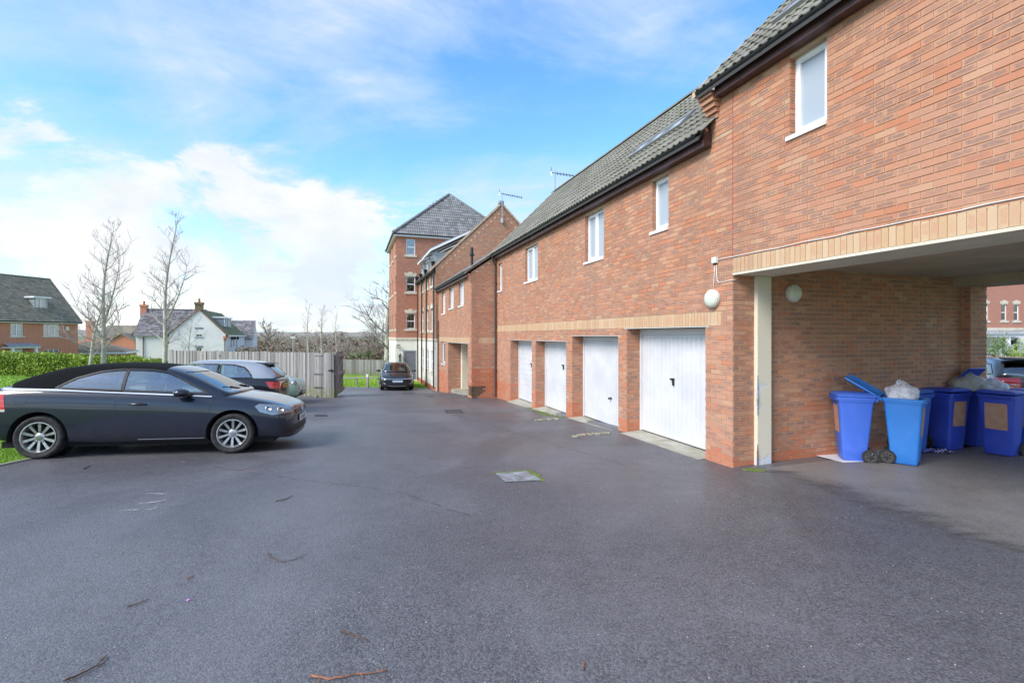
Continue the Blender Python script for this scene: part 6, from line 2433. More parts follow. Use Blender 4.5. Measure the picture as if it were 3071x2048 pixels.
# ---- black and silver three door hatchback, nose to the left
B2 = [(-1.87, 0.60, 0.42, 0.74, 0.80), (-1.84, 0.76, 0.28, 0.88, 0.94), (-1.66, 0.835, 0.22, 0.93, 0.97), (-1.3, 0.862, 0.19, 0.94, 0.975), (-0.7, 0.868, 0.175, 0.93, 0.96),
 (0.1, 0.868, 0.175, 0.91, 0.95), (0.7, 0.865, 0.18, 0.885, 0.945), (1.05, 0.855, 0.19, 0.85, 0.93), (1.4, 0.84, 0.20, 0.78, 0.87), (1.75, 0.79, 0.20, 0.71, 0.79), (1.95, 0.66, 0.22, 0.62, 0.70), (2.05, 0.48, 0.29, 0.52, 0.58)]
C2 = [(-1.80, 0.66, 0.93, 0.60, 0.98), (-1.72, 0.71, 0.93, 0.60, 1.07), (-1.52, 0.74, 0.93, 0.58, 1.28), (-1.38, 0.745, 0.93, 0.57, 1.365), (-0.9, 0.75, 0.93, 0.575, 1.405), (-0.3, 0.755, 0.925, 0.58, 1.415), (0.25, 0.755, 0.92, 0.575, 1.385),
 (0.6, 0.75, 0.915, 0.60, 1.25), (0.95, 0.745, 0.91, 0.68, 1.05), (1.22, 0.72, 0.90, 0.68, 0.94)]
spec2 = dict(paint='black_paint', body=B2, cabin=C2, wb=2.469, r=0.312, rim=0.215, track=1.50, body_w=0.865, belt=0.93, spokes=5, wstyle='wide',
   wins=[([(-1.20, 0.965), (-1.13, 1.10), (-0.98, 1.235), (-0.72, 1.295), (-0.46, 1.31), (-0.44, 0.96)], 'rear_side_window'),
    ([(-0.36, 0.96), (-0.38, 1.31), (0.0, 1.31), (0.32, 1.25), (0.88, 0.965)], 'side_window')],
   screens=[([(-0.61, 0.985), (0.61, 0.985), (0.53, 1.30), (-0.53, 1.30)], 0.45, 1.4, 'windscreen'),
     ([(-0.52, 1.0), (0.52, 1.0), (0.44, 1.29), (-0.44, 1.29)], -2.0, -1.45, 'rear_window')],
   roofsplit=([(-1.78, 0.99), (-1.62, 1.5), (0.45, 1.5), (0.42, 1.33), (-0.5, 1.32), (-0.75, 1.31), (-1.0, 1.25), (-1.15, 1.12), (-1.24, 0.955), (-1.72, 0.95)], 'roof_arch', 'silver_paint'),
   patches=[('tail_light', [(-2.1, 0.66), (-2.1, 0.845), (-1.56, 0.865), (-1.66, 0.70)], 'sides', 0.34, 1.2, 'tail_red', None),
     ('headlight', [(1.45, 0.66), (1.5, 0.74), (1.8, 0.71), (2.0, 0.62), (1.9, 0.55), (1.6, 0.60)], 'sides', 0.42, 1.2, 'lamp_chrome', None),
     ('rear_valance', [(-0.7, 0.2), (0.7, 0.2), (0.66, 0.36), (-0.66, 0.36)], 'front', -2.2, -1.6, 'black_trim', None)],
   lines=[([(-1.60, 0.80), (-0.9, 0.80), (0.2, 0.785), (1.2, 0.755)], 0.012, 'shoulder_crease', 'black_trim', 0.001, 0),
     ([(-0.40, 0.93), (-0.42, 0.6), (-0.34, 0.33), (0.80, 0.28), (0.88, 0.6), (0.88, 0.9)], 0.007, 'door_gap', 'black_trim', 0.001, 0),
     ([(-1.62, 0.955), (-1.66, 0.87)], 0.007, 'tailgate_gap', 'black_trim', 0.001, 0),
     ([(-1.66, 0.69), (-1.55, 0.58), (-1.55, 0.5)], 0.006, 'bumper_gap', 'black_trim', 0.001, 0)],
   floor=(-1.5, 0.95), seats=[(0.05, 0.35), (-0.75, 0.33)], mirror=(0.62, 0.97))
car, bv2, ref, bo = make_car('hatchback', 'black hatchback with silver roof arches parked behind the convertible', 'parked cars', spec2)
plate(car, bodyx(bv2, 0, 0.72, -1) - 0.008, 0.735, 'SV12 GKD', 'plate_y', -1)
mb = MB()
vs = []
for (x, z, ww) in ((-1.22, 1.365, 0.50), (-1.56, 1.330, 0.52), (-1.58, 1.310, 0.52), (-1.30, 1.32, 0.50)):
 vs += [(x, -ww, z), (x, 0, z + 0.014), (x, ww, z)]
mb.add(vs, [(0, 1, 4, 3), (1, 2, 5, 4), (3, 4, 7, 6), (4, 5, 8, 7), (6, 7, 10, 9), (7, 8, 11, 10), (0, 3, 6, 9), (2, 11, 8, 5)])
mb.build('rear_spoiler', M['black_trim'], car, fixn=True)
mb = MB()
mb.tube([(-1.66, 0.05, 1.03), (-1.71, -0.08, 1.04), (-1.64, -0.32, 1.12)], 0.010, 6)
mb.cbox((-1.69, 0.05, 1.02), (0.05, 0.09, 0.04))
mb.build('rear_wiper', M['black_trim'], car)
XR_, YR_ = (820 - CXP) / FPX * 12.9, 12.9
hd2 = R(13.5) + math.pi
place(car, XR_ + 1.75 * math.cos(hd2) - 0.0, YR_ + 1.75 * math.sin(hd2) + 0.35, hd2, 2.469)
# ---- small mint green city car behind it, nose to the right
B3 = [(-1.70, 0.55, 0.40, 0.75, 0.80), (-1.64, 0.72, 0.28, 0.86, 0.92), (-1.4, 0.79, 0.22, 0.90, 0.95), (-0.9, 0.81, 0.19, 0.91, 0.95), (-0.2, 0.815, 0.18, 0.905, 0.945), (0.5, 0.812, 0.18, 0.89, 0.95),
 (0.85, 0.80, 0.19, 0.86, 0.95), (1.15, 0.785, 0.20, 0.80, 0.91), (1.45, 0.74, 0.20, 0.72, 0.83), (1.68, 0.66, 0.22, 0.62, 0.72), (1.82, 0.50, 0.28, 0.50, 0.58)]
C3 = [(-1.62, 0.60, 0.91, 0.54, 0.97), (-1.5, 0.66, 0.91, 0.55, 1.20), (-1.25, 0.69, 0.91, 0.54, 1.41), (-0.7, 0.70, 0.91, 0.545, 1.475), (-0.1, 0.705, 0.91, 0.55, 1.485), (0.3, 0.705, 0.91, 0.56, 1.42), (0.65, 0.70, 0.90, 0.60, 1.20), (0.98, 0.68, 0.90, 0.63, 0.97)]
C3 = [(x, a, b, c, 0.91 + (z - 0.91) * 0.70) for (x, a, b, c, z) in C3]
def lowr(p):
 return [(x, 0.955 + (z - 0.955) * 0.70) for (x, z) in p]
spec3 = dict(paint='mint_paint', body=B3, cabin=C3, wb=2.3, r=0.29, rim=0.19, track=1.41, body_w=0.81, belt=0.93, spokes=5, wstyle='wide',
   wins=[(lowr([(-1.2, 0.96), (-1.1, 1.30), (-0.5, 1.36), (-0.42, 0.96)]), 'rear_side_window'), (lowr([(-0.34, 0.96), (-0.36, 1.37), (0.1, 1.36), (0.35, 1.25), (0.70, 0.96)]), 'side_window')],
   screens=[(lowr([(-0.56, 1.0), (0.56, 1.0), (0.50, 1.36), (-0.50, 1.36)]), 0.30, 1.2, 'windscreen'), (lowr([(-0.5, 1.05), (0.5, 1.05), (0.44, 1.33), (-0.44, 1.33)]), -1.9, -1.3, 'rear_window')],
   patches=[('bumper_grille', [(-0.5, 0.28), (0.5, 0.28), (0.45, 0.38), (-0.45, 0.38)], 'front', 1.3, 2.0, 'black_trim', None),
     ('tail_light', [(-2.0, 0.62), (-2.0, 0.80), (-1.55, 0.80), (-1.55, 0.62)], 'sides', 0.45, 1.2, 'tail_red', None)],
   lines=[([(0.72, 0.93), (1.2, 0.83), (1.6, 0.66)], 0.006, 'bonnet_gap', 'black_trim', 0.001, 0),
     ([(-0.38, 0.92), (-0.38, 0.5), (-0.25, 0.28), (0.66, 0.28), (0.7, 0.88)], 0.006, 'door_gap', 'black_trim', 0.001, 0)],
   floor=(-1.3, 0.8), seats=[(-0.05, 0.34), (-0.75, 0.32)], mirror=(0.52, 0.99))
car, bv3, ref, bo = make_car('city_car', 'small mint green city car nosing out beyond the black hatchback', 'parked cars', spec3)
for s_ in (1, -1):
 for (x, z, r, mt, nm) in ((1.50, 0.67, 0.092, 'lamp_chrome', 'headlight'), (1.66, 0.50, 0.048, 'lamp_chrome', 'side_light')):
  yy = s_ * (0.55 if nm == 'headlight' else 0.50)
  xx = bodyx(bv3, yy, z)
  mb = MB()
  mb.lathe([(r + 0.014, -0.03), (r + 0.014, 0.012), (r, 0.018)], (0, 0, 0), 'Z', 20)
  o = mb.build(nm, M['chrome'], car, auto=40)
  mtx = Matrix.Translation((xx - 0.01, yy, z)) @ Vector((0.78, s_ * 0.42, 0.34)).to_track_quat('Z', 'Y').to_matrix().to_4x4()
  o.matrix_local = mtx
  mb = MB()
  mb.lathe([(r, 0.012), (r * 0.8, 0.030), (r * 0.4, 0.042), (0.002, 0.045)], (0, 0, 0), 'Z', 20)
  mb.build('lens', M[mt], o, smooth=True)
mb = MB()
xx = bodyx(bv3, 0, 0.50)
mb.tube([(bodyx(bv3, y, 0.47) + 0.012, y, 0.47) for y in (-0.52, -0.4, -0.2, 0, 0.2, 0.4, 0.52)], 0.018, 6)
mb.build('chrome_bumper_bar', M['chrome'], car, smooth=True)
plate(car, bodyx(bv3, 0, 0.40) + 0.025, 0.40, 'RE08 WVC', 'plate_w', 1)
XF_, YF_ = (890 - CXP) / FPX * 15.4, 15.4
hd3 = R(12)
place(car, XF_ - 1.72 * math.cos(hd3), YF_ - 1.72 * math.sin(hd3) + 0.25, hd3, 2.3)
# ---- black hatchback facing the camera at the far end
B4 = [(-2.10, 0.66, 0.45, 0.80, 0.86), (-2.05, 0.80, 0.28, 0.95, 1.0), (-1.8, 0.87, 0.22, 0.98, 1.02), (-1.2, 0.885, 0.19, 0.98, 1.01), (-0.4, 0.885, 0.18, 0.95, 0.99), (0.4, 0.885, 0.18, 0.92, 0.98), (0.9, 0.88, 0.18, 0.89, 0.98),
 (1.2, 0.875, 0.19, 0.84, 0.95), (1.55, 0.86, 0.19, 0.77, 0.87), (1.85, 0.82, 0.18, 0.68, 0.76), (2.02, 0.72, 0.19, 0.60, 0.66), (2.10, 0.54, 0.25, 0.52, 0.57)]
C4 = [(-2.0, 0.70, 0.98, 0.62, 1.03), (-1.8, 0.74, 0.98, 0.62, 1.15), (-1.3, 0.76, 0.97, 0.60, 1.36), (-0.6, 0.77, 0.96, 0.60, 1.44), (0.0, 0.77, 0.95, 0.60, 1.435), (0.4, 0.77, 0.94, 0.60, 1.35), (0.9, 0.77, 0.94, 0.68, 1.13), (1.3, 0.76, 0.93, 0.72, 0.97)]
spec4 = dict(paint='black_paint', body=B4, cabin=C4, wb=2.635, r=0.325, rim=0.225, track=1.56, body_w=0.885, belt=0.96, spokes=5, wstyle='wide',
   wins=[([(-1.5, 1.0), (-1.25, 1.22), (-0.7, 1.32), (-0.62, 1.0)], 'rear_side_window'), ([(-0.55, 1.0), (-0.6, 1.33), (0.05, 1.33), (0.35, 1.25), (0.95, 0.98)], 'side_window')],
   screens=[([(-0.68, 0.985), (0.68, 0.985), (0.57, 1.34), (-0.57, 1.34)], 0.3, 1.5, 'windscreen'), ([(-0.55, 1.05), (0.55, 1.05), (0.5, 1.3), (-0.5, 1.3)], -2.3, -1.4, 'rear_window')],
   patches=[('light_strip', [(-0.80, 0.60), (0.80, 0.60), (0.86, 0.70), (0.60, 0.665), (0.25, 0.64), (-0.25, 0.64), (-0.60, 0.665), (-0.86, 0.70)], 'front', 1.2, 2.4, 'lamp_chrome', None),
     ('lower_grille', [(-0.42, 0.26), (0.42, 0.26), (0.60, 0.38), (-0.60, 0.38)], 'front', 1.5, 2.4, 'black_trim', None),
     ('tail_light', [(-2.3, 0.70), (-2.3, 0.90), (-1.85, 0.90), (-1.85, 0.70)], 'sides', 0.4, 1.2, 'tail_red', None)],
   lines=[([(-0.58, 0.97), (-0.6, 0.5), (-0.4, 0.3), (0.7, 0.3), (0.8, 0.9)], 0.006, 'door_gap', 'black_trim', 0.001, 0)],
   floor=(-1.6, 1.0), seats=[(0.0, 0.37), (-0.8, 0.35)], mirror=(0.75, 1.02))
car, bv4, ref, bo = make_car('hatchback', 'black hatchback facing the camera beside the cream tower block', 'parked cars', spec4)
pl = plate(car, bodyx(bv4, 0, 0.49) + 0.012, 0.50, '', 'plate_w', 1, blank=True)
pl['label'] = 'blurred pale blue number plate'
pl.data = pl.data.copy()
pl.data.materials[0] = pbr('pale_blue_plate', (0.45, 0.53, 0.66), 0.5)
mb = MB()
mb.cbox((bodyx(bv4, -0.25, 0.49) + 0.02, -0.235, 0.50), (0.004, 0.05, 0.108))
mb.build('plate_band', pbr('blue_band', (0.05, 0.15, 0.55), 0.5), car)
roundel('badge', car, Matrix.Translation((bodyx(bv4, 0, 0.60) + 0.012, 0, 0.605)) @ Matrix(((0, 0, 1, 0), (1, 0, 0, 0), (0, 1, 0, 0), (0, 0, 0, 1))), 0.06, [((-0.45, 0.7), (-0.35, -0.7)), ((0.45, 0.7), (0.35, -0.7)), ((-0.4, 0.0), (0.4, 0.0))])
for s_ in (1, -1):
 yy = s_ * 0.66
 xx = bodyx(bv4, yy, 0.36)
 mb = MB()
 mb.prism([(xx + 0.012, yy - s_ * 0.10, 0.42), (xx - 0.03 + 0.012, yy + s_ * 0.10, 0.43), (xx + 0.012, yy - s_ * 0.02, 0.33)], (0.01, 0, 0))
 mb.build('fog_light', M['lamp_chrome'], car, fixn=True)
mb = MB()
mb.tube([(bodyx(bv4, y, 0.235) + 0.01, y, 0.235 + abs(y) ** 3 * 0.3) for y in [-0.78 + 0.13 * k for k in range(13)]], 0.012, 5)
mb.build('splitter', M['silver_paint'], car, smooth=True)
hd4 = ANG - R(2)
xf, yf = (1192 - CXP) / FPX * 25.0, 25.0
place(car, xf - 2.05 * math.cos(hd4), yf - 2.05 * math.sin(hd4), hd4, 2.635)
# ---- grey crossover seen through the archway, rear towards us
B5 = [(-2.16, 0.66, 0.42, 0.88, 0.95), (-2.10, 0.82, 0.30, 1.02, 1.08), (-1.85, 0.89, 0.26, 1.05, 1.10), (-1.2, 0.905, 0.24, 1.05, 1.09), (-0.4, 0.905, 0.23, 1.03, 1.07), (0.5, 0.90, 0.23, 1.0, 1.06), (1.0, 0.895, 0.24, 0.96, 1.05), (1.5, 0.87, 0.25, 0.88, 0.98), (1.9, 0.80, 0.25, 0.78, 0.86), (2.15, 0.6, 0.30, 0.62, 0.70)]
C5 = [(-2.06, 0.70, 1.05, 0.63, 1.12), (-1.95, 0.76, 1.05, 0.64, 1.25), (-1.7, 0.785, 1.05, 0.62, 1.48), (-1.45, 0.79, 1.05, 0.62, 1.555), (-0.7, 0.79, 1.05, 0.62, 1.60), (0.0, 0.79, 1.04, 0.62, 1.59), (0.5, 0.79, 1.03, 0.63, 1.50), (0.9, 0.785, 1.03, 0.68, 1.27), (1.3, 0.77, 1.02, 0.72, 1.08)]
spec5 = dict(paint='grey_paint', body=B5, cabin=C5, wb=2.63, r=0.34, rim=0.23, track=1.58, body_w=0.905, belt=1.06, spokes=5, wstyle='wide',
   wins=[([(-1.75, 1.16), (-1.45, 1.38), (-0.75, 1.45), (-0.62, 1.09), (-1.3, 1.10)], 'rear_side_window'), ([(-0.55, 1.09), (-0.65, 1.46), (0.1, 1.46), (0.4, 1.38), (1.0, 1.07)], 'side_window')],
   screens=[([(-0.64, 1.12), (0.64, 1.12), (0.52, 1.44), (-0.52, 1.44)], -2.3, -1.66, 'rear_window'), ([(-0.68, 1.1), (0.68, 1.1), (0.58, 1.46), (-0.58, 1.46)], 0.4, 1.6, 'windscreen')],
   patches=[('tail_light', [(-2.4, 0.82), (-2.4, 1.06), (-1.95, 1.12), (-1.35, 1.08), (-1.70, 0.94), (-1.95, 0.82)], 'sides', 0.36, 1.2, 'tail_red', None),
     ('rear_bumper', [(-0.95, 0.2), (0.95, 0.2), (0.95, 0.55), (-0.95, 0.55)], 'front', -2.4, -1.85, 'black_trim', None),
     ('reversing_light', [(-2.4, 0.85), (-2.4, 0.92), (-2.06, 0.92), (-2.06, 0.85)], 'sides', 0.40, 1.2, 'tail_clear', None)],
   lines=[([(-0.58, 1.06), (-0.6, 0.6), (-0.4, 0.36), (0.7, 0.36), (0.8, 1.0)], 0.006, 'door_gap', 'black_trim', 0.001, 0)],
   floor=(-1.8, 1.0), seats=[(0.0, 0.37), (-0.8, 0.35)], mirror=(0.75, 1.12))
car, bv5, ref, bo = make_car('crossover', 'grey crossover with large red tail light seen through the archway', 'parked cars', spec5)
mb = MB()
mb.cbox((-1.72, 0, 1.535), (0.26, 1.16, 0.035), Matrix.Rotation(-0.12, 3, 'Y'))
sp_ = mb.build('rear_spoiler', M['black_trim'], car)
mb = MB()
mb.tube([(-1.99, 0, 1.14), (-2.00, 0.15, 1.15), (-1.93, 0.45, 1.19)], 0.012, 5)
mb.build('rear_wiper', M['black_trim'], car)
plate(car, bodyx(bv5, 0, 0.82, -1) - 0.01, 0.83, 'FX65 LMO', 'plate_y', -1)
for s_ in (1, -1):
 mb = MB()
 mb.tube([(-1.4, s_ * 0.60, 1.585), (-1.2, s_ * 0.60, 1.635), (0.2, s_ * 0.60, 1.64), (0.35, s_ * 0.6, 1.595)], 0.016, 6)
 mb.build('roof_rail', M['black_trim'], car, smooth=True)
hd5 = R(62)
XG, YG = (2978 - CXP) / FPX * 11.6, 11.6
place(car, XG + 2.0 * math.cos(hd5) + 0.80 * math.sin(hd5), YG + 2.0 * math.sin(hd5) - 0.80 * math.cos(hd5), hd5, 2.63)
# ---------------------------------------------------------------- houses to the left, beyond the hedge
def wall_px(b_, F, pxl, pxr, yt, yb, t0=0.0):
 a, Ya = hit(b_.frame, pxl, t=t0)
 b, Yb = hit(b_.frame, pxr, t=t0)
 Ym = (Ya + Yb) / 2
 return a, b, zat(yb, Ym), zat(yt, Ym)
H1 = ((-48.9, 45.5), math.atan2(0.982, 0.19))
hb_ = Bld('red_house', 'large red brick house with steep mossy roof and white flat dormer at far left', 'house', 3.0, 0.0, frame=H1)
FH = Fr(0, 0, 1, 0, 0, -1)
xe = 6.9
w1 = wall_px(hb_, FH, 32, 70, 970, 1008)
w2 = wall_px(hb_, FH, 130, 180, 972, 1008)
w3 = wall_px(hb_, FH, 129, 178.6, 1047, 1078)
dr = wall_px(hb_, FH, 33, 72, 1046, 1100)
ZE1 = 3.0
mb = MB()
wall_body(mb, FH, xe, -3.0, ZE1, [w1, w2, w3, dr], 0.3, a_start=-6.0)
hb_.part(mb, 'wall', M['red_brick'])
mb = MB()
mb.prism([(xe - 0.3, 0.3, -3), (xe - 0.3, 8.2, -3), (xe - 0.3, 8.2, ZE1), (xe - 0.3, 4.1, 7.7), (xe - 0.3, 0.3, ZE1 + 0.2)], (0.29, 0, 0))
mb.box(-6, xe - 0.3, 7.9, 8.2, -3, ZE1)
mb.prism([(-6, 0.3, -3), (-6, 8.2, -3), (-6, 8.2, ZE1), (-6, 4.1, 7.7), (-6, 0.3, ZE1 + 0.2)], (0.29, 0, 0))
hb_.part(mb, 'gable_wall', M['red_brick'], fixn=True)
window(hb_, FH, *w1, 0.07, 'double', 'net', sill='stone')
window(hb_, FH, *w2, 0.07, 'triple', 'net', sill='stone')
window(hb_, FH, *w3, 0.07, 'triple', 'net', sill='stone')
for q in (w1, w2):
 zm = (q[2] + q[3]) / 2 + 0.05
 mb = MB()
 fbox(mb, FH, q[0] + 0.06, q[1] - 0.06, -0.085, -0.10, zm - 0.012, zm + 0.012)
 hb_.part(mb, 'glazing_bar', M['upvc'])
mb = MB()
fbox(mb, FH, dr[0], dr[1], -0.1, -0.15, dr[2], dr[3])
hb_.part(mb, 'front_door', M['upvc'])
pc = wall_px(hb_, FH, 10, 96, 1033, 1043)
mb = MB()
fbox(mb, FH, pc[0] - 0.1, pc[1] + 0.1, 0.95, 0.0, pc[2] - 0.02, pc[2] + 0.12)
for a in (pc[0] + 0.15, pc[1] - 0.25):
 fbox(mb, FH, a, a + 0.2, 0.85, 0.65, -2.6, pc[2] - 0.02)
hb_.part(mb, 'porch', M['upvc'])
mb = MB()
ps = [FH.p(pc[0] - 0.2, 1.05, pc[2] + 0.12), FH.p(pc[1] + 0.2, 1.05, pc[2] + 0.12), FH.p(pc[1], 0.0, pc[2] + 0.42), FH.p(pc[0], 0.0, pc[2] + 0.42)]
mb.prism(ps, (0, 0, 0.05))
hb_.part(mb, 'porch_roof', M['lead'], fixn=True)
ab = wall_px(hb_, FH, 197, 205, 980, 991)
mb = MB()
fbox(mb, FH, ab[0], ab[1], 0.09, 0.0, ab[2], ab[3])
hb_.part(mb, 'alarm_box', M['white_plastic'])
# roof in stepped courses of flat tiles
s1 = (7.75 - ZE1) / 4.1
def course_roof(b_, x0, x1, t0, z0_, slope, run, name, m, gauge=0.34, tw=0.33, thick=0.03, taper0=0.0, taper1=0.0, sgn=1, sag=0.0):
 """courses of tiles, each a little proud of the next; pieces joined (too small to pick apart)"""
 c, s_ = 1 / math.hypot(1, slope), slope / math.hypot(1, slope)
 L = run / c
 n = int(L / gauge + 0.5)
 vs, fs, rn = [], [], []
 for j in range(n):
  v0, v1 = j * gauge, (j + 1) * gauge + 0.03
  a, b = x0 + taper0 * v0 * c, x1 - taper1 * v0 * c
  k = max(1, int((b - a) / tw))
  for i in range(k):
   p, q = a + (b - a) * i / k + 0.004, a + (b - a) * (i + 1) / k - 0.004
   l = thick * random.uniform(0.7, 1.5)
   bb = len(vs)
   for (x, v, h) in ((p, v0, l), (q, v0, l), (q, v1, 0.004), (p, v1, 0.004), (p, v0, -0.01), (q, v0, -0.01)):
    vs.append((x - b_.off[0], t0 + sgn * (v * c - h * s_) - b_.off[1], z0_ + v * s_ + h * c - b_.off[2]))
   f = [(bb, bb + 1, bb + 2, bb + 3), (bb + 4, bb + 5, bb + 1, bb)]
   fs += f if sgn > 0 else [g[::-1] for g in f]
   rn += [random.random()] * 6
 me = bpy.data.meshes.new(name)
 me.from_pydata(vs, [], fs)
 at = me.attributes.new('rnd', 'FLOAT', 'POINT')
 at.data.foreach_set('value', rn)
 me.materials.append(m)
 o = obj_from_mesh(name, me, b_.root)
 o['kind'] = 'stuff'
 return o
mb = MB()
ext = 0.35
mb.prism([(-6.2, -ext, ZE1 - ext * s1 * 0), (xe + 0.2, -ext, ZE1), (xe + 0.2, 4.1, 7.75 + ext * 0.2), (-6.2, 4.1, 7.75 + ext * 0.2)], (0, 0, -0.1))
mb.prism([(-6.2, 8.5, ZE1), (xe + 0.2, 8.5, ZE1), (xe + 0.2, 4.1, 7.8), (-6.2, 4.1, 7.8)], (0, 0, -0.1))
hb_.part(mb, 'roof', M['felt'], fixn=True)
SLR = (7.82 - ZE1) / (4.1 + ext)
course_roof(hb_, -6.2, xe + 0.22, -ext - 0.03, ZE1 + 0.01, SLR, 4.1 + ext, 'roof_tiling', M['tile_dark'], gauge=0.30)
half_round(hb_, [(-6.2, 4.1, 7.84), (xe + 0.2, 4.1, 7.84)], 0.11, 'ridge_tiles', M['tile_green'])
mb = MB()
mb.box(-6.2, xe + 0.2, -0.30, -0.27, ZE1 - 0.17, ZE1 - 0.02)
mb.box(-6.2, xe + 0.2, -0.27, 0.0, ZE1 - 0.17, ZE1 - 0.15)
hb_.part(mb, 'fascia', M['upvc'])
# dormer
dmr = hit(H1, 103, t=0.9), hit(H1, 143, t=0.9)
d0, d1 = dmr[0][0], dmr[1][0]
Yd = dmr[0][1]
zd0, zd1 = zat(926, Yd), zat(893, Yd)
FDm = Fr(0, 0.9, 1, 0, 0, -1)
mb = MB()
zw = (d1 - d0)
mb.box(d0, d0 + 0.12, 0.9, 3.2, zd0 - 0.3, zd1)
mb.box(d1 - 0.12, d1, 0.9, 3.2, zd0 - 0.3, zd1)
mb.box(d0 + 0.12, d1 - 0.12, 0.9, 1.0, zd0 - 0.3, zd0 + 0.02)
mb.box(d0 - 0.1, d1 + 0.1, 0.55, 0.9, zd0 - 0.36, zd0 - 0.28)
dmo = hb_.part(mb, 'dormer', M['lead'])
mb = MB()
mb.box(d0 - 0.22, d1 + 0.22, 0.65, 3.4, zd1, zd1 + 0.15)
bld_part_sub(hb_, mb, 'dormer_roof', M['upvc'], dmo)
window(hb_, FDm, d0 + 0.12, d1 - 0.12, zd0 + 0.02, zd1, 0.02, 'double', 'net', sill=None, vent=False)
# white rendered house
H3 = ((-48.2, 67.0), math.atan2(0.36, 0.93))
wh = Bld('white_house', 'white rendered house with front gable, mottled slate wing and two brick chimneys', 'house', 3.7, 1.0, frame=H3)
FW = Fr(0, 0, 1, 0, 0, -1)
gw = hit(H3, 677, t=0)[0]
gw2 = gw + 0.35
zE3 = zat(1005, 68.0)
Yap = hit(H3, 597, t=0)
zA3 = zat(930, Yap[1])
wa = wall_px(wh, FW, 588, 606, 987, 1010)
wb3 = wall_px(wh, FW, 588, 605, 1042, 1066)
mb = MB()
wall_body(mb, FW, gw, -4.5, zE3 + 0.1, [wa, wb3], 0.3, top=[(0, zE3 + 0.1), (Yap[0], zA3), (gw, zE3 + 0.1)])
wh.part(mb, 'gable_wall', M['white_wall'])
for q in (wa, wb3):
 window(wh, FW, *q, 0.08, 'sash', 'dark', sill=None)
 mb = MB()
 fbox(mb, FW, (q[0] + q[1]) / 2 - 0.02, (q[0] + q[1]) / 2 + 0.02, -0.085, -0.1, q[2], q[3])
 wh.part(mb, 'glazing_bar', M['upvc'])
 mb = MB()
 fbox(mb, FW, q[0] - 0.15, q[1] + 0.15, 0.03, -0.05, q[3], q[3] + 0.24)
 wh.part(mb, 'lintel', pbr('slate_lintel', (0.20, 0.20, 0.24), 0.8))
 mb = MB()
 fbox(mb, FW, q[0] - 0.2, q[1] + 0.2, 0.06, -0.05, q[2] - 0.16, q[2])
 wh.part(mb, 'sill', M['lead'])
# side wall to the right with small openings
FS = Fr(gw, 0.3, 0, 1, 1, 0)
sops = []
mb = MB()
wall_body(mb, FS, 22.0, -4.5, zE3, sops, 0.3)
wh.part(mb, 'side_wall', M['white_wall'])
for (pp, yy) in ((693, 1038), (701, 1035), (710, 1037)):
 tt, YY = hit(H3, pp, x=gw)
 zc = zat(yy, YY)
 mb = MB()
 mb.box(gw, gw + 0.04, tt - 0.6, tt + 0.6, zc - 0.15, zc + 0.1)
 mb.box(gw, gw + 0.03, tt - 0.5, tt + 0.5, zc + 0.1, zc + 1.2)
 wh.part(mb, 'side_window', M['lead'])
 mb = MB()
 mb.box(gw, gw + 0.3, tt - 0.12, tt + 0.12, zE3 - 0.7, zE3 - 0.2)
 wh.part(mb, 'eaves_bracket', M['black_trim'])
# main roof behind the gable, ridge running back
sl3 = (zA3 - zE3) / (gw - Yap[0])
Rt = M['tile_green']
def side_slope(b_, xr, zr, xe_, ze, t0, t1, m, name, gauge=0.36):
 """slope facing +x or -x, courses along t"""
 vs, fs, rn = [], [], []
 L = math.hypot(xe_ - xr, ze - zr)
 n = int(L / gauge)
 for j in range(n):
  f0, f1 = j / n, (j + 1.08) / n
  k = int(abs(t1 - t0) / 0.4)
  for i in range(k):
   p, q = t0 + (t1 - t0) * i / k, t0 + (t1 - t0) * (i + 0.97) / k
   l = 0.035 * random.uniform(0.7, 1.4)
   xa, za = xe_ + (xr - xe_) * f0, ze + (zr - ze) * f0 + l
   xb, zb = xe_ + (xr - xe_) * f1, ze + (zr - ze) * f1
   b = len(vs)
   for v in ((xa, p, za), (xa, q, za), (xb, q, zb), (xb, p, zb), (xa, p, za - 0.06), (xa, q, za - 0.06)):
    vs.append((v[0] - b_.off[0], v[1] - b_.off[1], v[2] - b_.off[2]))
   fs += [(b, b + 1, b + 2, b + 3), (b + 4, b + 5, b + 1, b)]
   rn += [random.random()] * 6
 me = bpy.data.meshes.new(name)
 me.from_pydata(vs, [], fs)
 at = me.attributes.new('rnd', 'FLOAT', 'POINT')
 at.data.foreach_set('value', rn)
 me.materials.append(m)
 o = obj_from_mesh(name, me, b_.root)
 o['kind'] = 'stuff'
side_slope(wh, Yap[0], zA3 + 0.15, gw + 0.35, zE3 - 0.15, -0.12, 16, Rt, 'roof_tiling')
side_slope(wh, Yap[0], zA3 + 0.15, -0.35, zE3 - 0.15, -0.12, 16, M['tile_mottled'], 'roof_tiling')
mb = MB()
mb.prism([(-0.3, 0.31, zE3 - 0.15), (Yap[0], 0.31, zA3 + 0.1), (gw + 0.3, 0.31, zE3 - 0.15)], (0, 16, 0))
wh.part(mb, 'roof', M['felt'], fixn=True)
mb = MB()
for (xa, za, xb, zb) in ((-0.4, zE3 - 0.2, Yap[0], zA3 + 0.02), (gw + 0.4, zE3 - 0.2, Yap[0], zA3 + 0.02)):
 mb.prism([(xa, -0.16, za), (xb, -0.16, zb), (xb, -0.16, zb + 0.16), (xa, -0.16, za + 0.16)], (0, 0.12, 0))
wh.part(mb, 'verge', pbr('brown_verge', (0.30, 0.15, 0.10), 0.8), fixn=True)
mb = MB()
fbox(mb, Fr(gw, 0, 0, 1, 1, 0), -0.1, 0.45, 0.02, -0.3, zE3 - 0.75, zE3 - 0.15)
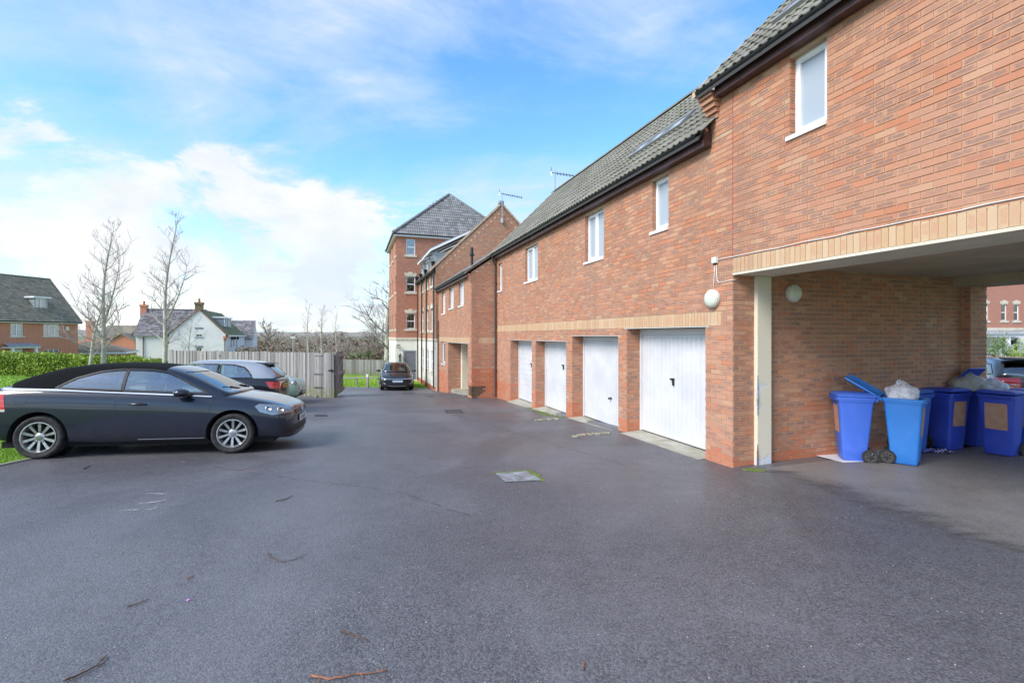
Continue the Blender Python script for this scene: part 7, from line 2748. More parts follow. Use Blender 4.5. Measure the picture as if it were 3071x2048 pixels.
wh.part(mb, 'kneeler', M['red_brick'])
# side dormers
for k, (pp, yt, yb) in enumerate(((675, 957, 986), (695, 961, 988))):
 tt = 3.2 + 3.4 * k
 zc = zA3 - 1.0
 mb = MB()
 mb.box(gw - 2.4, gw - 0.75, tt, tt + 1.7, zc - 1.3, zc)
 dq = wh.part(mb, 'dormer', M['lead'])
 mb = MB()
 mb.box(gw - 2.8, gw - 0.5, tt - 0.15, tt + 1.85, zc, zc + 0.22)
 mb.box(gw - 0.78, gw - 0.70, tt + 0.0, tt + 0.25, zc - 1.3, zc)
 mb.box(gw - 0.78, gw - 0.70, tt + 1.45, tt + 1.7, zc - 1.3, zc)
 bld_part_sub(wh, mb, 'dormer_trim', M['upvc'], dq)
mb = MB()
mb.box(gw + 0.3, gw + 0.36, 0.0, 21, zE3 - 0.22, zE3 - 0.02)
wh.part(mb, 'gutter_board', M['upvc'])
# far cross wing on the right
mb = MB()
cw0 = 17.0
mb.prism([(gw - 4, cw0, -4.5), (gw + 1.3, cw0, -4.5), (gw + 1.3, cw0, zE3 - 0.5), (gw - 4, cw0, zE3 - 0.5)], (0, 6, 0))
mb.prism([(gw + 1.0, cw0, zE3 - 0.6), (gw + 1.0, cw0 + 6, zE3 - 0.6), (gw + 1.0, cw0 + 3, zE3 + 2.6)], (0.3, 0, 0))
wh.part(mb, 'cross_wing', M['white_wall'], fixn=True)
course_roof(wh, gw - 6, gw + 1.45, cw0 - 0.3, zE3 - 0.75, 1.05, 3.3, 'roof_tiling', M['tile_mottled'], gauge=0.34, tw=0.35)
# left wing
lx = hit(H3, 407, t=1.2)[0]
FWl = Fr(0, 1.2, 1, 0, 0, -1)
wl = wall_px(wh, FWl, 491, 501, 1010, 1040, 1.2)
mb = MB()
wall_body(mb, FWl, -0.0, -4.5, zE3, [(wl[0], wl[1], wl[2], wl[3])], 0.3, a_start=lx)
mb.prism([(lx, 1.5, -4.5), (lx, 8.5, -4.5), (lx, 8.5, zE3), (lx, 5.0, zA3 - 0.2), (lx, 1.5, zE3)], (0.3, 0, 0))
wh.part(mb, 'wing_wall', M['white_wall'])
window(wh, FWl, *wl, 0.08, 'sash', 'dark', sill=None)
Yr = hit(H3, 450, t=5.0)[1]
zr = zat(927.5, Yr)
slw = (zr - zE3) / (5.0 - 0.85)
course_roof(wh, lx - 0.2, Yap[0] - 0.2, 0.82, zE3 - 0.05, slw, 4.18, 'roof_tiling', M['tile_mottled'], gauge=0.36, tw=0.42, thick=0.045)
mb = MB()
mb.prism([(lx - 0.15, 0.85, zE3 - 0.1), (lx - 0.15, 5.0, zr - 0.05), (lx - 0.15, 9.0, zE3 - 0.1)], (Yap[0] - lx, 0, 0))
wh.part(mb, 'wing_roof', M['felt'], fixn=True)
half_round(wh, [(lx - 0.2, 5.0, zr), (Yap[0], 5.0, zr)], 0.12, 'ridge_tiles', M['tile_mottled'])
mb = MB()
mb.box(lx - 0.1, -0.1, 0.9, 0.94, zE3 - 0.2, zE3 - 0.04)
wh.part(mb, 'fascia', M['upvc'])
mb = MB()
mb.tube([(lx + 0.9, 1.1, zE3 - 0.1), (lx + 0.9, 1.1, -4)], 0.06, 6)
mb.tube([(gw - 0.1, -0.1, zE3 - 0.5), (gw - 0.1, -0.1, -4)], 0.06, 6)
wh.part(mb, 'downpipe', M['pipe'])
def chimney(b_, xc, tc_, zb, zt, wd, m, pot=True):
 mb = MB()
 mb.box(xc - wd / 2, xc + wd / 2, tc_ - 0.35, tc_ + 0.35, zb, zt - 0.3)
 mb.box(xc - wd / 2 - 0.08, xc + wd / 2 + 0.08, tc_ - 0.43, tc_ + 0.43, zt - 0.3, zt)
 ch = b_.part(mb, 'chimney', m)
 if pot:
  mb = MB()
  mb.lathe([(0.16, zt), (0.13, zt + 0.45), (0.17, zt + 0.5), (0.15, zt + 0.55)], (xc, tc_, 0), 'Z', 10)
  bld_part_sub(b_, mb, 'chimney_pot', pbr('terracotta', (0.45, 0.17, 0.08), 0.8), ch, auto=40)
M['mossy_brick'] = pbr('mossy_brick', (0.22, 0.16, 0.09), 0.9, nscale=5, namt=0.4)
xc, Yc = hit(H3, 597.5, t=0.5)
chimney(wh, xc, 0.5, zA3 - 0.7, zat(907, Yc), 0.95, M['mossy_brick'])
xc, Yc = hit(H3, 432, t=4.7)
chimney(wh, xc, 4.7, zr - 1.2, zat(914, Yc), 0.75, M['red_brick'])
# small hipped outbuilding and red gabled houses between the two
H2 = ((-50.5, 56.0), 0.45)
gh = Bld('outbuilding', 'low outbuilding with dark hipped roof and white eaves behind the birches', 'outbuilding', 3.0, 0.0, frame=H2)
x0 = hit(H2, 228, t=0)[0]
x1, Y1_ = hit(H2, 372, t=0)
zg = zat(1061, (56 + Y1_) / 2)
mb = MB()
mb.box(x0, x1, 0, 5.5, -3.5, zg)
gh.part(mb, 'wall', M['red_brick'])
mb = MB()
mb.box(x0 - 0.3, x1 + 0.3, -0.3, -0.26, zg - 0.02, zg + 0.2)
mb.box(x1 + 0.26, x1 + 0.3, -0.26, 5.8, zg - 0.02, zg + 0.2)
gh.part(mb, 'fascia', M['upvc'])
zt2 = zg + 0.2
rg = zat(1023, 59)
mb = MB()
mb.add([(x0 - 0.3, -0.3, zt2), (x1 + 0.3, -0.3, zt2), (x1 + 0.3, 5.8, zt2), (x0 - 0.3, 5.8, zt2), (x0 + 0.5, 2.75, rg - 0.05), (x1 - 3.2, 2.75, rg - 0.05)],
 [(0, 1, 5, 4), (1, 2, 5), (2, 3, 4, 5), (3, 0, 4), (3, 2, 1, 0)])
gh.part(mb, 'roof', M['tile_dark'])
slg = (rg - zt2) / 3.05
course_roof(gh, x0 - 0.3, x1 + 0.3, -0.33, zt2, slg, 3.0, 'roof_tiling', M['tile_dark'], gauge=0.32, taper1=1.14)
mb = MB()
mb.box(x0 + 1.0, x1 - 1.2, -0.02, 0.02, -3.0, zg - 0.25)
gh.part(mb, 'garage_door', M['door_white'])
H4 = ((-62.0, 74.0), 0.30)
rh = Bld('red_house', 'distant red brick house with two brick gables behind the outbuilding', 'house', 4.0, 2.0, frame=H4)
def gfx(px, t):
 return hit(H4, px, t=t)
xa, Ya = gfx(296, 4)
xb_, Yb_ = gfx(430, 4)
zrr = zat(975, (Ya + Yb_) / 2 + 3)
zer = zat(1012, (Ya + Yb_) / 2)
mb = MB()
mb.box(xa, xb_, 4, 11, -4, zer)
rh.part(mb, 'wall', M['red_brick'])
course_roof(rh, xa - 0.3, xb_ + 0.3, 3.7, zer - 0.1, (zrr - zer) / 3.8, 3.8, 'roof_tiling', M['tile_dark'], gauge=0.4, tw=0.6)
mb = MB()
mb.prism([(xa - 0.2, 3.75, zer - 0.15), (xa - 0.2, 7.5, zrr - 0.1), (xa - 0.2, 11.3, zer - 0.15)], (xb_ - xa + 0.4, 0, 0))
rh.part(mb, 'roof', M['felt'], fixn=True)
for (pl_, pr_, pa_, ya_, ye_, tt) in ((325, 405, 366, 1003, 1024, 0.0), (385, 440, 413, 987, 1018, 2.0)):
 q0, q1, qa = gfx(pl_, tt), gfx(pr_, tt), gfx(pa_, tt)
 mb = MB()
 mb.prism([(q0[0], tt, -4), (q1[0], tt, -4), (q1[0], tt, zat(ye_, q1[1])), (qa[0], tt, zat(ya_, qa[1])), (q0[0], tt, zat(ye_, q0[1]))], (0, 6.5 - tt, 0))
 rh.part(mb, 'gable_wing', M['red_brick'], fixn=True)
 for (u, v) in ((q0, qa), (qa, q1)):
  zu = zat(ye_, u[1]) if u is not qa else zat(ya_, qa[1])
  zv = zat(ye_, v[1]) if v is not qa else zat(ya_, qa[1])
  mb = MB()
  mb.prism([(u[0], tt - 0.25, zu + 0.03), (v[0], tt - 0.25, zv + 0.03), (v[0], tt - 0.25, zv + 0.22), (u[0], tt - 0.25, zu + 0.22)], (0, 7, 0))
  rh.part(mb, 'gable_roof', M['tile_dark'], fixn=True)
xc, Yc = gfx(272, 6)
chimney(rh, xc, 6, zer - 1, zat(962, Yc), 1.0, M['red_brick'])
mb = MB()
mb.box(xc - 2, xa, 5, 10, -4, zer - 0.5)
rh.part(mb, 'side_wing', M['red_brick'])
# ---------------------------------------------------------------- hedge
rs = np.random.RandomState(4)
def leaf_mass(name, label, cat, pts, size, mt, kind=None):
 n = len(pts)
 V = np.zeros((n * 4, 3))
 a = rs.normal(size=(n, 3))
 a /= np.linalg.norm(a, axis=1)[:, None]
 b = np.cross(a, rs.normal(size=(n, 3)))
 b /= np.linalg.norm(b, axis=1)[:, None]
 s1_ = size * rs.uniform(0.5, 1.3, (n, 1))
 P = np.array(pts)
 V[0::4] = P - a * s1_
 V[1::4] = P - b * s1_ * 0.5
 V[2::4] = P + a * s1_
 V[3::4] = P + b * s1_ * 0.5
 me = bpy.data.meshes.new(name)
 me.vertices.add(n * 4)
 me.vertices.foreach_set('co', V.ravel())
 me.loops.add(n * 4)
 me.loops.foreach_set('vertex_index', np.arange(n * 4))
 me.polygons.add(n)
 me.polygons.foreach_set('loop_start', np.arange(n) * 4)
 me.polygons.foreach_set('loop_total', np.full(n, 4))
 me.update()
 me.validate()
 me.materials.append(M[mt])
 return me
hx0, hx1 = -34.0, -17.6
HY = 26.2
def hz(X):
 return gz(X, HY)
root = thing('hedge', 'long clipped bright green hedge on top of the grass bank', 'hedge', (-26, HY, hz(-26)))
pts = []
for i in range(46000):
 X = rs.uniform(hx0, hx1)
 top = 1.16 + 0.05 * math.sin(X * 1.7) + 0.04 * math.sin(X * 4.1) + 0.05 * rs.normal()
 f = rs.uniform()
 if f < 0.42:
  y, z = -0.55 + abs(rs.normal(0, 0.06)), rs.uniform(0.05, top)
 elif f < 0.62:
  y, z = rs.uniform(-0.5, 0.5), top + rs.normal(0, 0.03)
 else:
  y, z = rs.uniform(-0.5, 0.5), rs.uniform(0.05, top)
 y += 0.10 * math.sin(X * 2.3) + 0.06 * math.sin(X * 6.1 + z * 3)
 pts.append((X + 26, y, z + hz(X) - hz(-26)))
me = leaf_mass('foliage', '', '', pts, 0.055, 'hedge')
o = obj_from_mesh('foliage', me, root)
mb = MB()
X = hx0
while X < hx1:
 mb.tube([(X + 26, rs.uniform(-0.2, 0.2), hz(X) - hz(-26) - 0.1), (X + 26 + rs.uniform(-.2, .2), rs.uniform(-0.4, 0.4), hz(X) - hz(-26) + 0.8)], [0.03, 0.012], 4)
 X += 0.22
mb.build('stems', M['bark'], root)
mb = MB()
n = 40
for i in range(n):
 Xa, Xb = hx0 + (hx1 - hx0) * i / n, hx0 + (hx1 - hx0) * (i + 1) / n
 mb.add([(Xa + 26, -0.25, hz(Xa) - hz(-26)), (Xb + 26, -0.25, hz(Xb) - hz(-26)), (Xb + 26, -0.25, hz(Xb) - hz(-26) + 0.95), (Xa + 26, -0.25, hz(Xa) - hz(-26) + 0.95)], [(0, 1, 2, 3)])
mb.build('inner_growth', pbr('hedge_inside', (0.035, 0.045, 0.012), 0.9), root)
# ---------------------------------------------------------------- bare trees
def grow_tree(rng, h, r0, lean, spread=0.5, levels=3, first=0.25, dense=1.0, up=0.55, droop=0.0, fork=None, minr=0.0045):
 trunk, twigs = MB(), MB()
 pts, rad = [], []
 n = 14
 x = y = 0.0
 for i in range(n + 1):
  f = i / n
  x = lean[0] * f + 0.012 * h * math.sin(f * 7 + lean[0])
  y = lean[1] * f + 0.010 * h * math.cos(f * 5)
  pts.append(Vector((x, y, h * f)))
  rad.append(max(minr, r0 * (1 - f) ** 0.9 + 0.004))
 trunk.tube(pts, rad, 9)
 def branch(p, d, L, r, lv):
  k = 5
  q = [p]
  dd = d.copy()
  for i in range(k):
   dd = (dd + Vector((rng.uniform(-.22, .22), rng.uniform(-.22, .22), up * 0.16 - droop * 0.2 * (i / k)))).normalized()
   q.append(q[-1] + dd * L / k)
  rr = [max(minr, r * (1 - 0.75 * i / k)) for i in range(k + 1)]
  (trunk if lv == 0 and r > 0.02 else twigs).tube(q, rr, 4 if lv else 5, cap=False)
  if lv < levels - 1:
   m = int((5 if lv == 0 else 4) * dense)
   for j in range(m):
    i = rng.randint(1, k)
    a = rng.uniform(0, 6.28)
    side = dd.cross(Vector((math.cos(a), math.sin(a), 0.3))).normalized()
    nd = (dd * 0.75 + side * 0.75 + Vector((0, 0, 0.15))).normalized()
    branch(q[i], nd, L * rng.uniform(0.38, 0.62), r * 0.5, lv + 1)
 nb = int(26 * dense)
 for b in range(nb):
  f = first + (0.98 - first) * (b / nb)
  i = min(n - 1, int(f * n))
  g = f * n - i
  p = pts[i].lerp(pts[i + 1], g)
  a = b * 2.4 + rng.uniform(-.5, .5)
  L = h * spread * (1 - f) ** 0.75 * rng.uniform(0.55, 1.0) + 0.25
  d = Vector((math.cos(a), math.sin(a), up + rng.uniform(-.1, .25))).normalized()
  branch(p, d, L, max(minr, rad[i] * 0.36), 0)
 if fork:
  for (f, dx, dy, L, r) in fork:
   i = int(f * n)
   p = pts[i]
   q = [p]
   for k in range(8):
    q.append(q[-1] + Vector((dx * (1 - k / 12), dy, 1)).normalized() * L / 8)
   trunk.tube(q, [max(minr, r * (1 - k / 9)) for k in range(9)], 7)
   for k in range(2, 9):
    for _ in range(3):
     a = rng.uniform(0, 6.28)
     branch(q[k], Vector((math.cos(a), math.sin(a), up)).normalized(), L * 0.28, 0.012, 1)
 return trunk, twigs
def tree(name, label, px, Y, h, r0, lean=(0, 0), zbase=None, seed=1, mt='birch', tw='twig', group=None, **kw):
 X = (px - CXP) / FPX * Y
 z = gz(X, Y) - 0.05 if zbase is None else zbase
 rng = random.Random(seed)
 a, b = grow_tree(rng, h, r0, lean, **kw)
 t = thing(name, label, 'tree', (X, Y, z), 0, group)
 a.build('trunk', M[mt], t, smooth=True)
 b.build('crown', M[tw], t, smooth=True)
 return t
TY = 24.0
tree('birch_tree', 'slim leaning birch, the left of the pair in front of the hedge', 256, TY, zat(880, TY) + 0.75, 0.095, (1.0, 0.0), seed=3, spread=0.34, first=0.28, dense=1.0, up=0.45, group='bare birches by the hedge')
tree('birch_tree', 'tall upright birch with mossy trunk, the right of the pair in front of the hedge', 296, TY + 0.3, zat(648, TY) + 0.75, 0.125, (0.55, 0.2), seed=8, spread=0.27, first=0.20, dense=1.0, up=0.8, fork=[(0.36, 0.35, 0.0, 3.6, 0.06)], group='bare birches by the hedge')
tree('birch_tree', 'tall pale birch with dark ringed bark in front of the white house', 478, 22.5, zat(612, 22.5) + 0.6, 0.115, (0.75, 0.1), seed=12, spread=0.17, first=0.22, dense=1.0, up=0.7, droop=0.3, fork=[(0.42, 0.55, 0.0, 2.9, 0.05)], group='bare birches by the hedge')
tree('sapling', 'small bare sapling against the white house wall', 560, 40, 5.6, 0.07, (0.5, 0.0), zbase=-2.2, seed=5, spread=0.40, first=0.30, dense=0.9, up=0.5)
# ---------------------------------------------------------------- fences
wood_planks = {}
def plank_mesh(w_, h, th=0.02, top='flat'):
 key = (round(w_, 3), round(h, 3), th)
 if key not in wood_planks:
  mb = MB()
  mb.box(-w_ / 2, w_ / 2, -th / 2, th / 2, 0, h)
  me = bpy.data.meshes.new('board')
  me.from_pydata(mb.v, [], mb.f)
  me.materials.append(M['wood'])
  wood_planks[key] = me
 return wood_planks[key]
def board_fence(name, label, A, B, ztopA, ztopB, bw=0.105, group=None, depth_gap=0.1, below=0.0, hA=None):
 A, B = Vector((*A, 0)), Vector((*B, 0))
 L = (B - A).length
 d = (B - A).normalized()
 an = math.atan2(d.y, d.x)
 z0_ = gz(A.x, A.y)
 t = thing(name, label, 'fence', (A.x, A.y, z0_), an, group)
 n = int(L / (bw - 0.012))
 for i in range(n):
  u = (i + 0.5) / n
  P = A.lerp(B, u)
  zb = gz(P.x, P.y) + random.uniform(-0.03, 0.06) + below
  zt = ztopA + (ztopB - ztopA) * u + random.uniform(-0.012, 0.012)
  h = round((zt - zb) / 0.02) * 0.02
  o = bpy.data.objects.new('board', plank_mesh(bw, h))
  COL.objects.link(o)
  o.parent = t
  o.location = (L * u, -0.03 + (0.012 if i % 2 else 0.0) + random.uniform(-0.004, 0.004), zb - z0_)
  o.rotation_euler = (random.uniform(-0.008, 0.008), random.uniform(-0.010, 0.010), random.uniform(-0.05, 0.05))
 hgt = (ztopA - z0_)
 for f in (0.15, 0.5, 0.85):
  mb = MB()
  za = (gz(A.x, A.y) + (ztopA - gz(A.x, A.y)) * f) - z0_
  zb = (gz(B.x, B.y) + (ztopB - gz(B.x, B.y)) * f) - z0_
  mb.add([(0, 0.0, za), (L, 0.0, zb), (L, 0.05, zb), (0, 0.05, za), (0, 0.0, za + 0.09), (L, 0.0, zb + 0.09), (L, 0.05, zb + 0.09), (0, 0.05, za + 0.09)],
   [(0, 3, 2, 1), (4, 5, 6, 7), (0, 1, 5, 4), (1, 2, 6, 5), (2, 3, 7, 6), (3, 0, 4, 7)])
  mb.build('rail', M['wood'], t)
 k = max(1, round(L / 2.4))
 for i in range(k + 1):
  P = A.lerp(B, i / k)
  mb = MB()
  zz_ = ztopA + (ztopB - ztopA) * i / k
  mb.box(L * i / k - 0.05, L * i / k + 0.05, 0.05, 0.15, gz(P.x, P.y) - z0_ - 0.1, zz_ - z0_ + 0.02)
  mb.build('post', M['wood'], t)
 return t
gA = G(1003, 1192)
gB = G(943, 1190.5)
fA = ((507 - CXP) / FPX * 20.4, 20.4)
fB = (gB[0] - 0.02, gB[1] + 0.22)
ztop = zat(1057, gA[1])
board_fence('board_fence', 'long weathered grey featheredge fence behind the parked cars', fA, fB, zat(1051, 20.4), zat(1057, fB[1]))
# gate leaf closed and gate leaf standing open beyond it
t = board_fence('fence_gate', 'weathered board gate leaf with iron bolt at the fence end, mossy at its foot', gB, gA, zat(1058, gB[1]), zat(1057.5, gA[1]))
L = math.hypot(gA[0] - gB[0], gA[1] - gB[1])
mb = MB()
mb.box(L * 0.72, L * 0.98, -0.075, -0.055, 0.98, 1.02)
mb.box(L * 0.86, L * 0.90, -0.08, -0.05, 0.95, 1.05)
mb.build('bolt', M['black_metal'], t)
for z in (0.35, 0.85, 1.55):
 mb = MB()
 mb.box(0.0, L * 0.42, -0.062, -0.052, z, z + 0.035)
 mb.build('strap_hinge', M['steel'], t)
g2 = ((1026 - CXP) / FPX * (gA[1] + 1.45), gA[1] + 1.45)
an = math.atan2(g2[1] - gA[1], g2[0] - gA[0])
t = thing('open_gate', 'board gate leaf standing open edge on, showing its brace and rails', 'gate', (gA[0] + 0.03, gA[1] + 0.12, gz(*gA)), an)
Lg = 1.5
for i in range(14):
 o = bpy.data.objects.new('board', plank_mesh(0.105, 1.62))
 COL.objects.link(o)
 o.parent = t
 o.location = (0.05 + i * Lg / 14, 0.04, 0.06)
for z in (0.12, 0.80, 1.48):
 mb = MB()
 mb.box(0, Lg, -0.02, 0.028, z, z + 0.11)
 mb.build('rail', M['wood'], t)
for (za, zb) in ((0.23, 0.80), (0.91, 1.48)):
 mb = MB()
 mb.prism([(0.05, -0.02, za), (0.22, -0.02, za), (Lg - 0.05, -0.02, zb), (Lg - 0.22, -0.02, zb)], (0, 0.046, 0))
 mb.build('brace', M['wood'], t, fixn=True)
# far fence behind the lawn
Yf = 37.8
board_fence('board_fence', 'low weathered fence across the far side of the lawn', ((1029 - CXP) / FPX * Yf, Yf), ((1186 - CXP) / FPX * Yf, Yf + 0.4), zat(1077.5, Yf), zat(1081, Yf), bw=0.14)
# knee rail
t = thing('knee_rail', 'low timber knee rail along the edge of the lawn', 'rail', ((1080 - CXP) / FPX * 28.5, 28.5, gz(-9, 28.5)))
zr_ = zat(1131, 28.5) - gz(-9, 28.5)
xl, xr = (1008 - CXP) / FPX * 28.5 - (1080 - CXP) / FPX * 28.5, (1136 - CXP) / FPX * 28.5 - (1080 - CXP) / FPX * 28.5
mb = MB()
mb.box(xl, xr, -0.04, 0.04, zr_ - 0.08, zr_)
mb.build('rail', M['wood'], t)
for x in (xl + 0.1, xl + 1.2, xr):
 mb = MB()
 mb.box(x - 0.06, x + 0.06, 0.0, 0.1, -0.2, zr_ - 0.02)
 mb.build('post', M['wood'], t)
X, Y = G(1102, 1163)
t = thing('marker_post', 'short pale timber marker post with a white cap at the lawn edge', 'post', (X, Y, gz(X, Y)))
mb = MB()
mb.box(-0.06, 0.06, -0.06, 0.06, 0, 0.60)
mb.build('post', M['wood'], t)
mb = MB()
mb.box(-0.065, 0.065, -0.065, 0.065, 0.60, 0.76)
mb.build('cap', M['white_plastic'], t)
# yucca behind the far fence
Yy = 39.5
X = (1079 - CXP) / FPX * Yy
t = thing('yucca', 'spiky green yucca showing above the far lawn fence', 'plant', (X, Yy, gz(X, Yy)))
mb = MB()
rng = random.Random(6)
for c in ((-0.55, 0), (0.05, 0), (0.65, 0.1)):
 for i in range(46):
  a = rng.uniform(0, 6.28)
  e = rng.uniform(0.05, 1.3)
  L = rng.uniform(0.55, 0.85)
  d = Vector((math.cos(a) * math.cos(e), math.sin(a) * math.cos(e), math.sin(e)))
  s_ = d.cross(Vector((0, 0, 1))).normalized() * 0.028
  b = Vector((c[0], c[1], 1.35))
  m_ = b + d * L * 0.5
  e_ = b + d * L + Vector((0, 0, -0.12 * (1.3 - e)))
  mb.add([b - s_, b + s_, m_ + s_, m_ - s_, e_], [(0, 1, 2, 3), (3, 2, 4)])
mb.build('leaves', M['shrub'], t)
mb = MB()
for c in (-0.55, 0.05, 0.65):
 mb.tube([(c * 0.5, 0, 0), (c, 0, 1.38)], [0.09, 0.07], 7)
mb.build('stem', M['bark'], t)
# birches and other trees beyond the fence
tree('birch_tree', 'thin birch beyond the fence, left of the distant pair', 921, 36, zat(935, 36) + 2.2, 0.075, (0.15, 0), seed=21, spread=0.2, first=0.22, dense=0.7, up=0.8, group='distant birches beyond the fence')
tree('birch_tree', 'thin birch beyond the fence, right of the distant pair', 961, 35, zat(945, 35) + 2.2, 0.075, (0.2, 0), seed=22, spread=0.22, first=0.2, dense=0.8, up=0.8, group='distant birches beyond the fence')
tree('birch_tree', 'faint slim tree beyond the fence near the open gate', 1007, 44, zat(950, 44) + 2.6, 0.055, (0.1, 0), seed=23, spread=0.25, first=0.2, dense=0.6, up=0.8)
tree('birch_tree', 'big white barked birch rising beside the tower block corner', 1152, 42, zat(800, 42) + 2.4, 0.30, (0.9, 0), seed=31, spread=0.42, first=0.16, dense=1.2, up=0.35, fork=[(0.24, -0.9, 0, 5.0, 0.10)])
tree('pollard_tree', 'old grey pollarded tree with broken limb above the far scrub', 836, 75, zat(968, 75) + 3.6, 0.45, (-2.6, 0), seed=41, spread=0.55, first=0.35, dense=0.8, up=0.5, mt='bark', tw='brown_twig', minr=0.02)
tree('bare_tree', 'bare bushy tree in the scrub left of the tower block', 1118, 70, zat(975, 70) + 3.6, 0.35, (0.5, 0), seed=42, spread=0.5, first=0.25, dense=0.9, up=0.5, mt='bark', tw='brown_twig', minr=0.02)
X = (879 - CXP) / FPX * 60
t = thing('lamp_post', 'slender grey lamp post standing among the far scrub', 'lamp post', (X, 60, gz(X, 60)))
mb = MB()
mb.tube([(0, 0, 0), (0, 0, zat(1012, 60) - gz(X, 60))], [0.07, 0.05], 8)
mb.build('pole', pbr('galvanised', (0.45, 0.47, 0.47), 0.5, metal=0.3), t)
mb = MB()
mb.cbox((0, 0, zat(1012, 60) - gz(X, 60)), (0.55, 0.2, 0.12))
mb.build('lantern', M['white_plastic'], t)
# scrub woodland: many bare bushes, reads as one mass
rng = random.Random(77)
protos = []
for k in range(5):
 tr, tw = grow_tree(random.Random(100 + k), 6.0, 0.12, (0.4, 0), spread=0.62, levels=3, first=0.05, dense=0.85, up=0.55, minr=0.022)
 b = MB()
 b.add(tr.v, tr.f)
 b.add(tw.v, tw.f)
 protos.append((np.array(b.v), b.f))
for gi, (nm, lab, Y0, Y1, xr0, xr1, cnt, hm) in enumerate((
  ('near_scrub', 'brown leafless scrub in a thick belt beyond the fences', 62, 95, -46, -14, 40, 0.78),
  ('woodland', 'hazy brown winter woodland filling the valley below the hills', 110, 230, -118, -30, 52, 1.35))):
 vs, fs = [], []
 b0 = 0
 for i in range(cnt):
  P, F_ = protos[rng.randrange(5)]
  Y = rng.uniform(Y0, Y1)
  X = (-815 / 1430 + rng.uniform(0, 1) * 500 / 1430) * Y
  s_ = hm * rng.uniform(0.65, 1.0)
  a = rng.uniform(0, 6.28)
  q = P * s_
  q = q * np.array([1.35, 1.35, 0.82])
  rot = np.array([[math.cos(a), -math.sin(a), 0], [math.sin(a), math.cos(a), 0], [0, 0, 1]])
  q = q @ rot.T + np.array([X, Y, gz(X, Y) - 0.3])
  vs.append(q)
  fs += [tuple(b0 + j for j in f) for f in F_]
  b0 += len(q)
 me = bpy.data.meshes.new(nm)
 me.from_pydata(np.concatenate(vs).tolist(), [], fs)
 me.materials.append(M['brown_twig'])
 o = obj_from_mesh(nm, me)
 setp(o, lab, 'scrub', kind='stuff')
# undergrowth filling below the branches
for (nm, Y0, Y1, n, sz, lab, top, mt) in (('bramble_thicket', 60, 100, 60000, 0.17, 'brown and green bramble thicket under the bare scrub', 3.0, 'scrubleaf'), ('far_thicket', 105, 240, 60000, 0.42, 'far brown thicket blending into the hills', 5.0, 'scrubleaf')):
 if 'scrubleaf' not in M:
  m_, t_, b_ = mat('scrub_growth')
  g_ = t_.n('ShaderNodeNewGeometry')
  nz_ = t_.noise(t_.mapping(g_.outputs['Position'], (1, 0.3, 1)), 0.10, 4, 0.6)
  f_ = t_.m('ADD', t_.m('MULTIPLY', nz_, 0.9), t_.m('MULTIPLY', g_.outputs['Random Per Island'], 0.25))
  c_ = t_.ramp(f_, [(0.38, (0.20, 0.21, 0.09)), (0.5, (0.19, 0.155, 0.11)), (0.6, (0.24, 0.16, 0.11)), (0.72, (0.27, 0.21, 0.17)), (0.85, (0.20, 0.19, 0.10))])
  t_.l(c_, b_.inputs['Base Color'])
  b_.inputs['Roughness'].default_value = 1.0
  M['scrubleaf'] = m_
 pts = []
 for i in range(n):
  Y = rs.uniform(Y0, Y1)
  X = (-830 / 1430 + rs.uniform(0, 1) * 520 / 1430) * Y
  tt = top * (0.72 + 0.28 * math.sin(X * 0.35 + Y) * math.sin(X * 0.13)) * (0.8 + 0.2 * rs.uniform())
  pts.append((X, Y, gz(X, Y) + tt * rs.uniform(0, 1) ** 0.7))
 me = leaf_mass(nm, '', '', pts, sz, mt)
 o = obj_from_mesh(nm, me)
 setp(o, lab, 'scrub', kind='stuff')
# ---------------------------------------------------------------- wheeled bins under the archway
def plastic(name, col):
 m, t, b = mat(name)
 geo = t.n('ShaderNodeNewGeometry')
 n = t.noise(geo.outputs['Position'], 5, 5, 0.65)
 c = t.mix(t.smooth(n, 0.35, 0.75, 0, 0.35), col, tuple(min(1, a * 1.15 + 0.03) for a in col))
 sc = t.noise(t.mapping(geo.outputs['Position'], (9, 9, 60)), 3, 4, 0.7)
 c = t.mix(t.smooth(sc, 0.70, 0.76, 0, 0.35), c, tuple(min(1, a + 0.15) for a in col))
 t.l(c, b.inputs['Base Color'])
 t.l(t.smooth(n, 0.3, 0.7, 0.38, 0.55), b.inputs['Roughness'])
 return m
M['bin_royal'] = plastic('royal_blue_plastic', (0.05, 0.14, 0.60))
M['bin_bright'] = plastic('bright_blue_plastic', (0.03, 0.195, 0.60))
M['bin_deep'] = plastic('deep_blue_plastic', (0.034, 0.075, 0.50))
M['bin_tyre'] = pbr('bin_tyre', (0.03, 0.028, 0.027), 0.8, nscale=20, namt=0.3)
def sticker_mat():
 m, t, b = mat('faded_notice_print')
 uv = t.n('ShaderNodeTexCoord')
 sx = t.n('ShaderNodeSeparateXYZ')
 t.l(uv.outputs['Object'], sx.inputs[0])
 z = t.m('MULTIPLY', sx.outputs[2], 46)
 ln = t.smooth(t.m('ABSOLUTE', t.m('SUBTRACT', t.m('FRACT', z), 0.5)), 0.18, 0.28, 1, 0)
 wd = t.smooth(t.noise(t.mapping(uv.outputs['Object'], (1, 60, 8)), 1.0, 3, 0.6), 0.42, 0.5)
 n = t.noise(uv.outputs['Object'], 9, 4, 0.6)
 c = t.mix(t.smooth(n, 0.3, 0.7), (0.50, 0.25, 0.14), (0.58, 0.33, 0.22))
 c = t.mix(t.m('MULTIPLY', t.m('MULTIPLY', ln, wd), 0.2), c, (0.66, 0.52, 0.42))
 t.l(c, b.inputs['Base Color'])
 b.inputs['Roughness'].default_value = 0.6
 return m
M['sticker'] = sticker_mat()
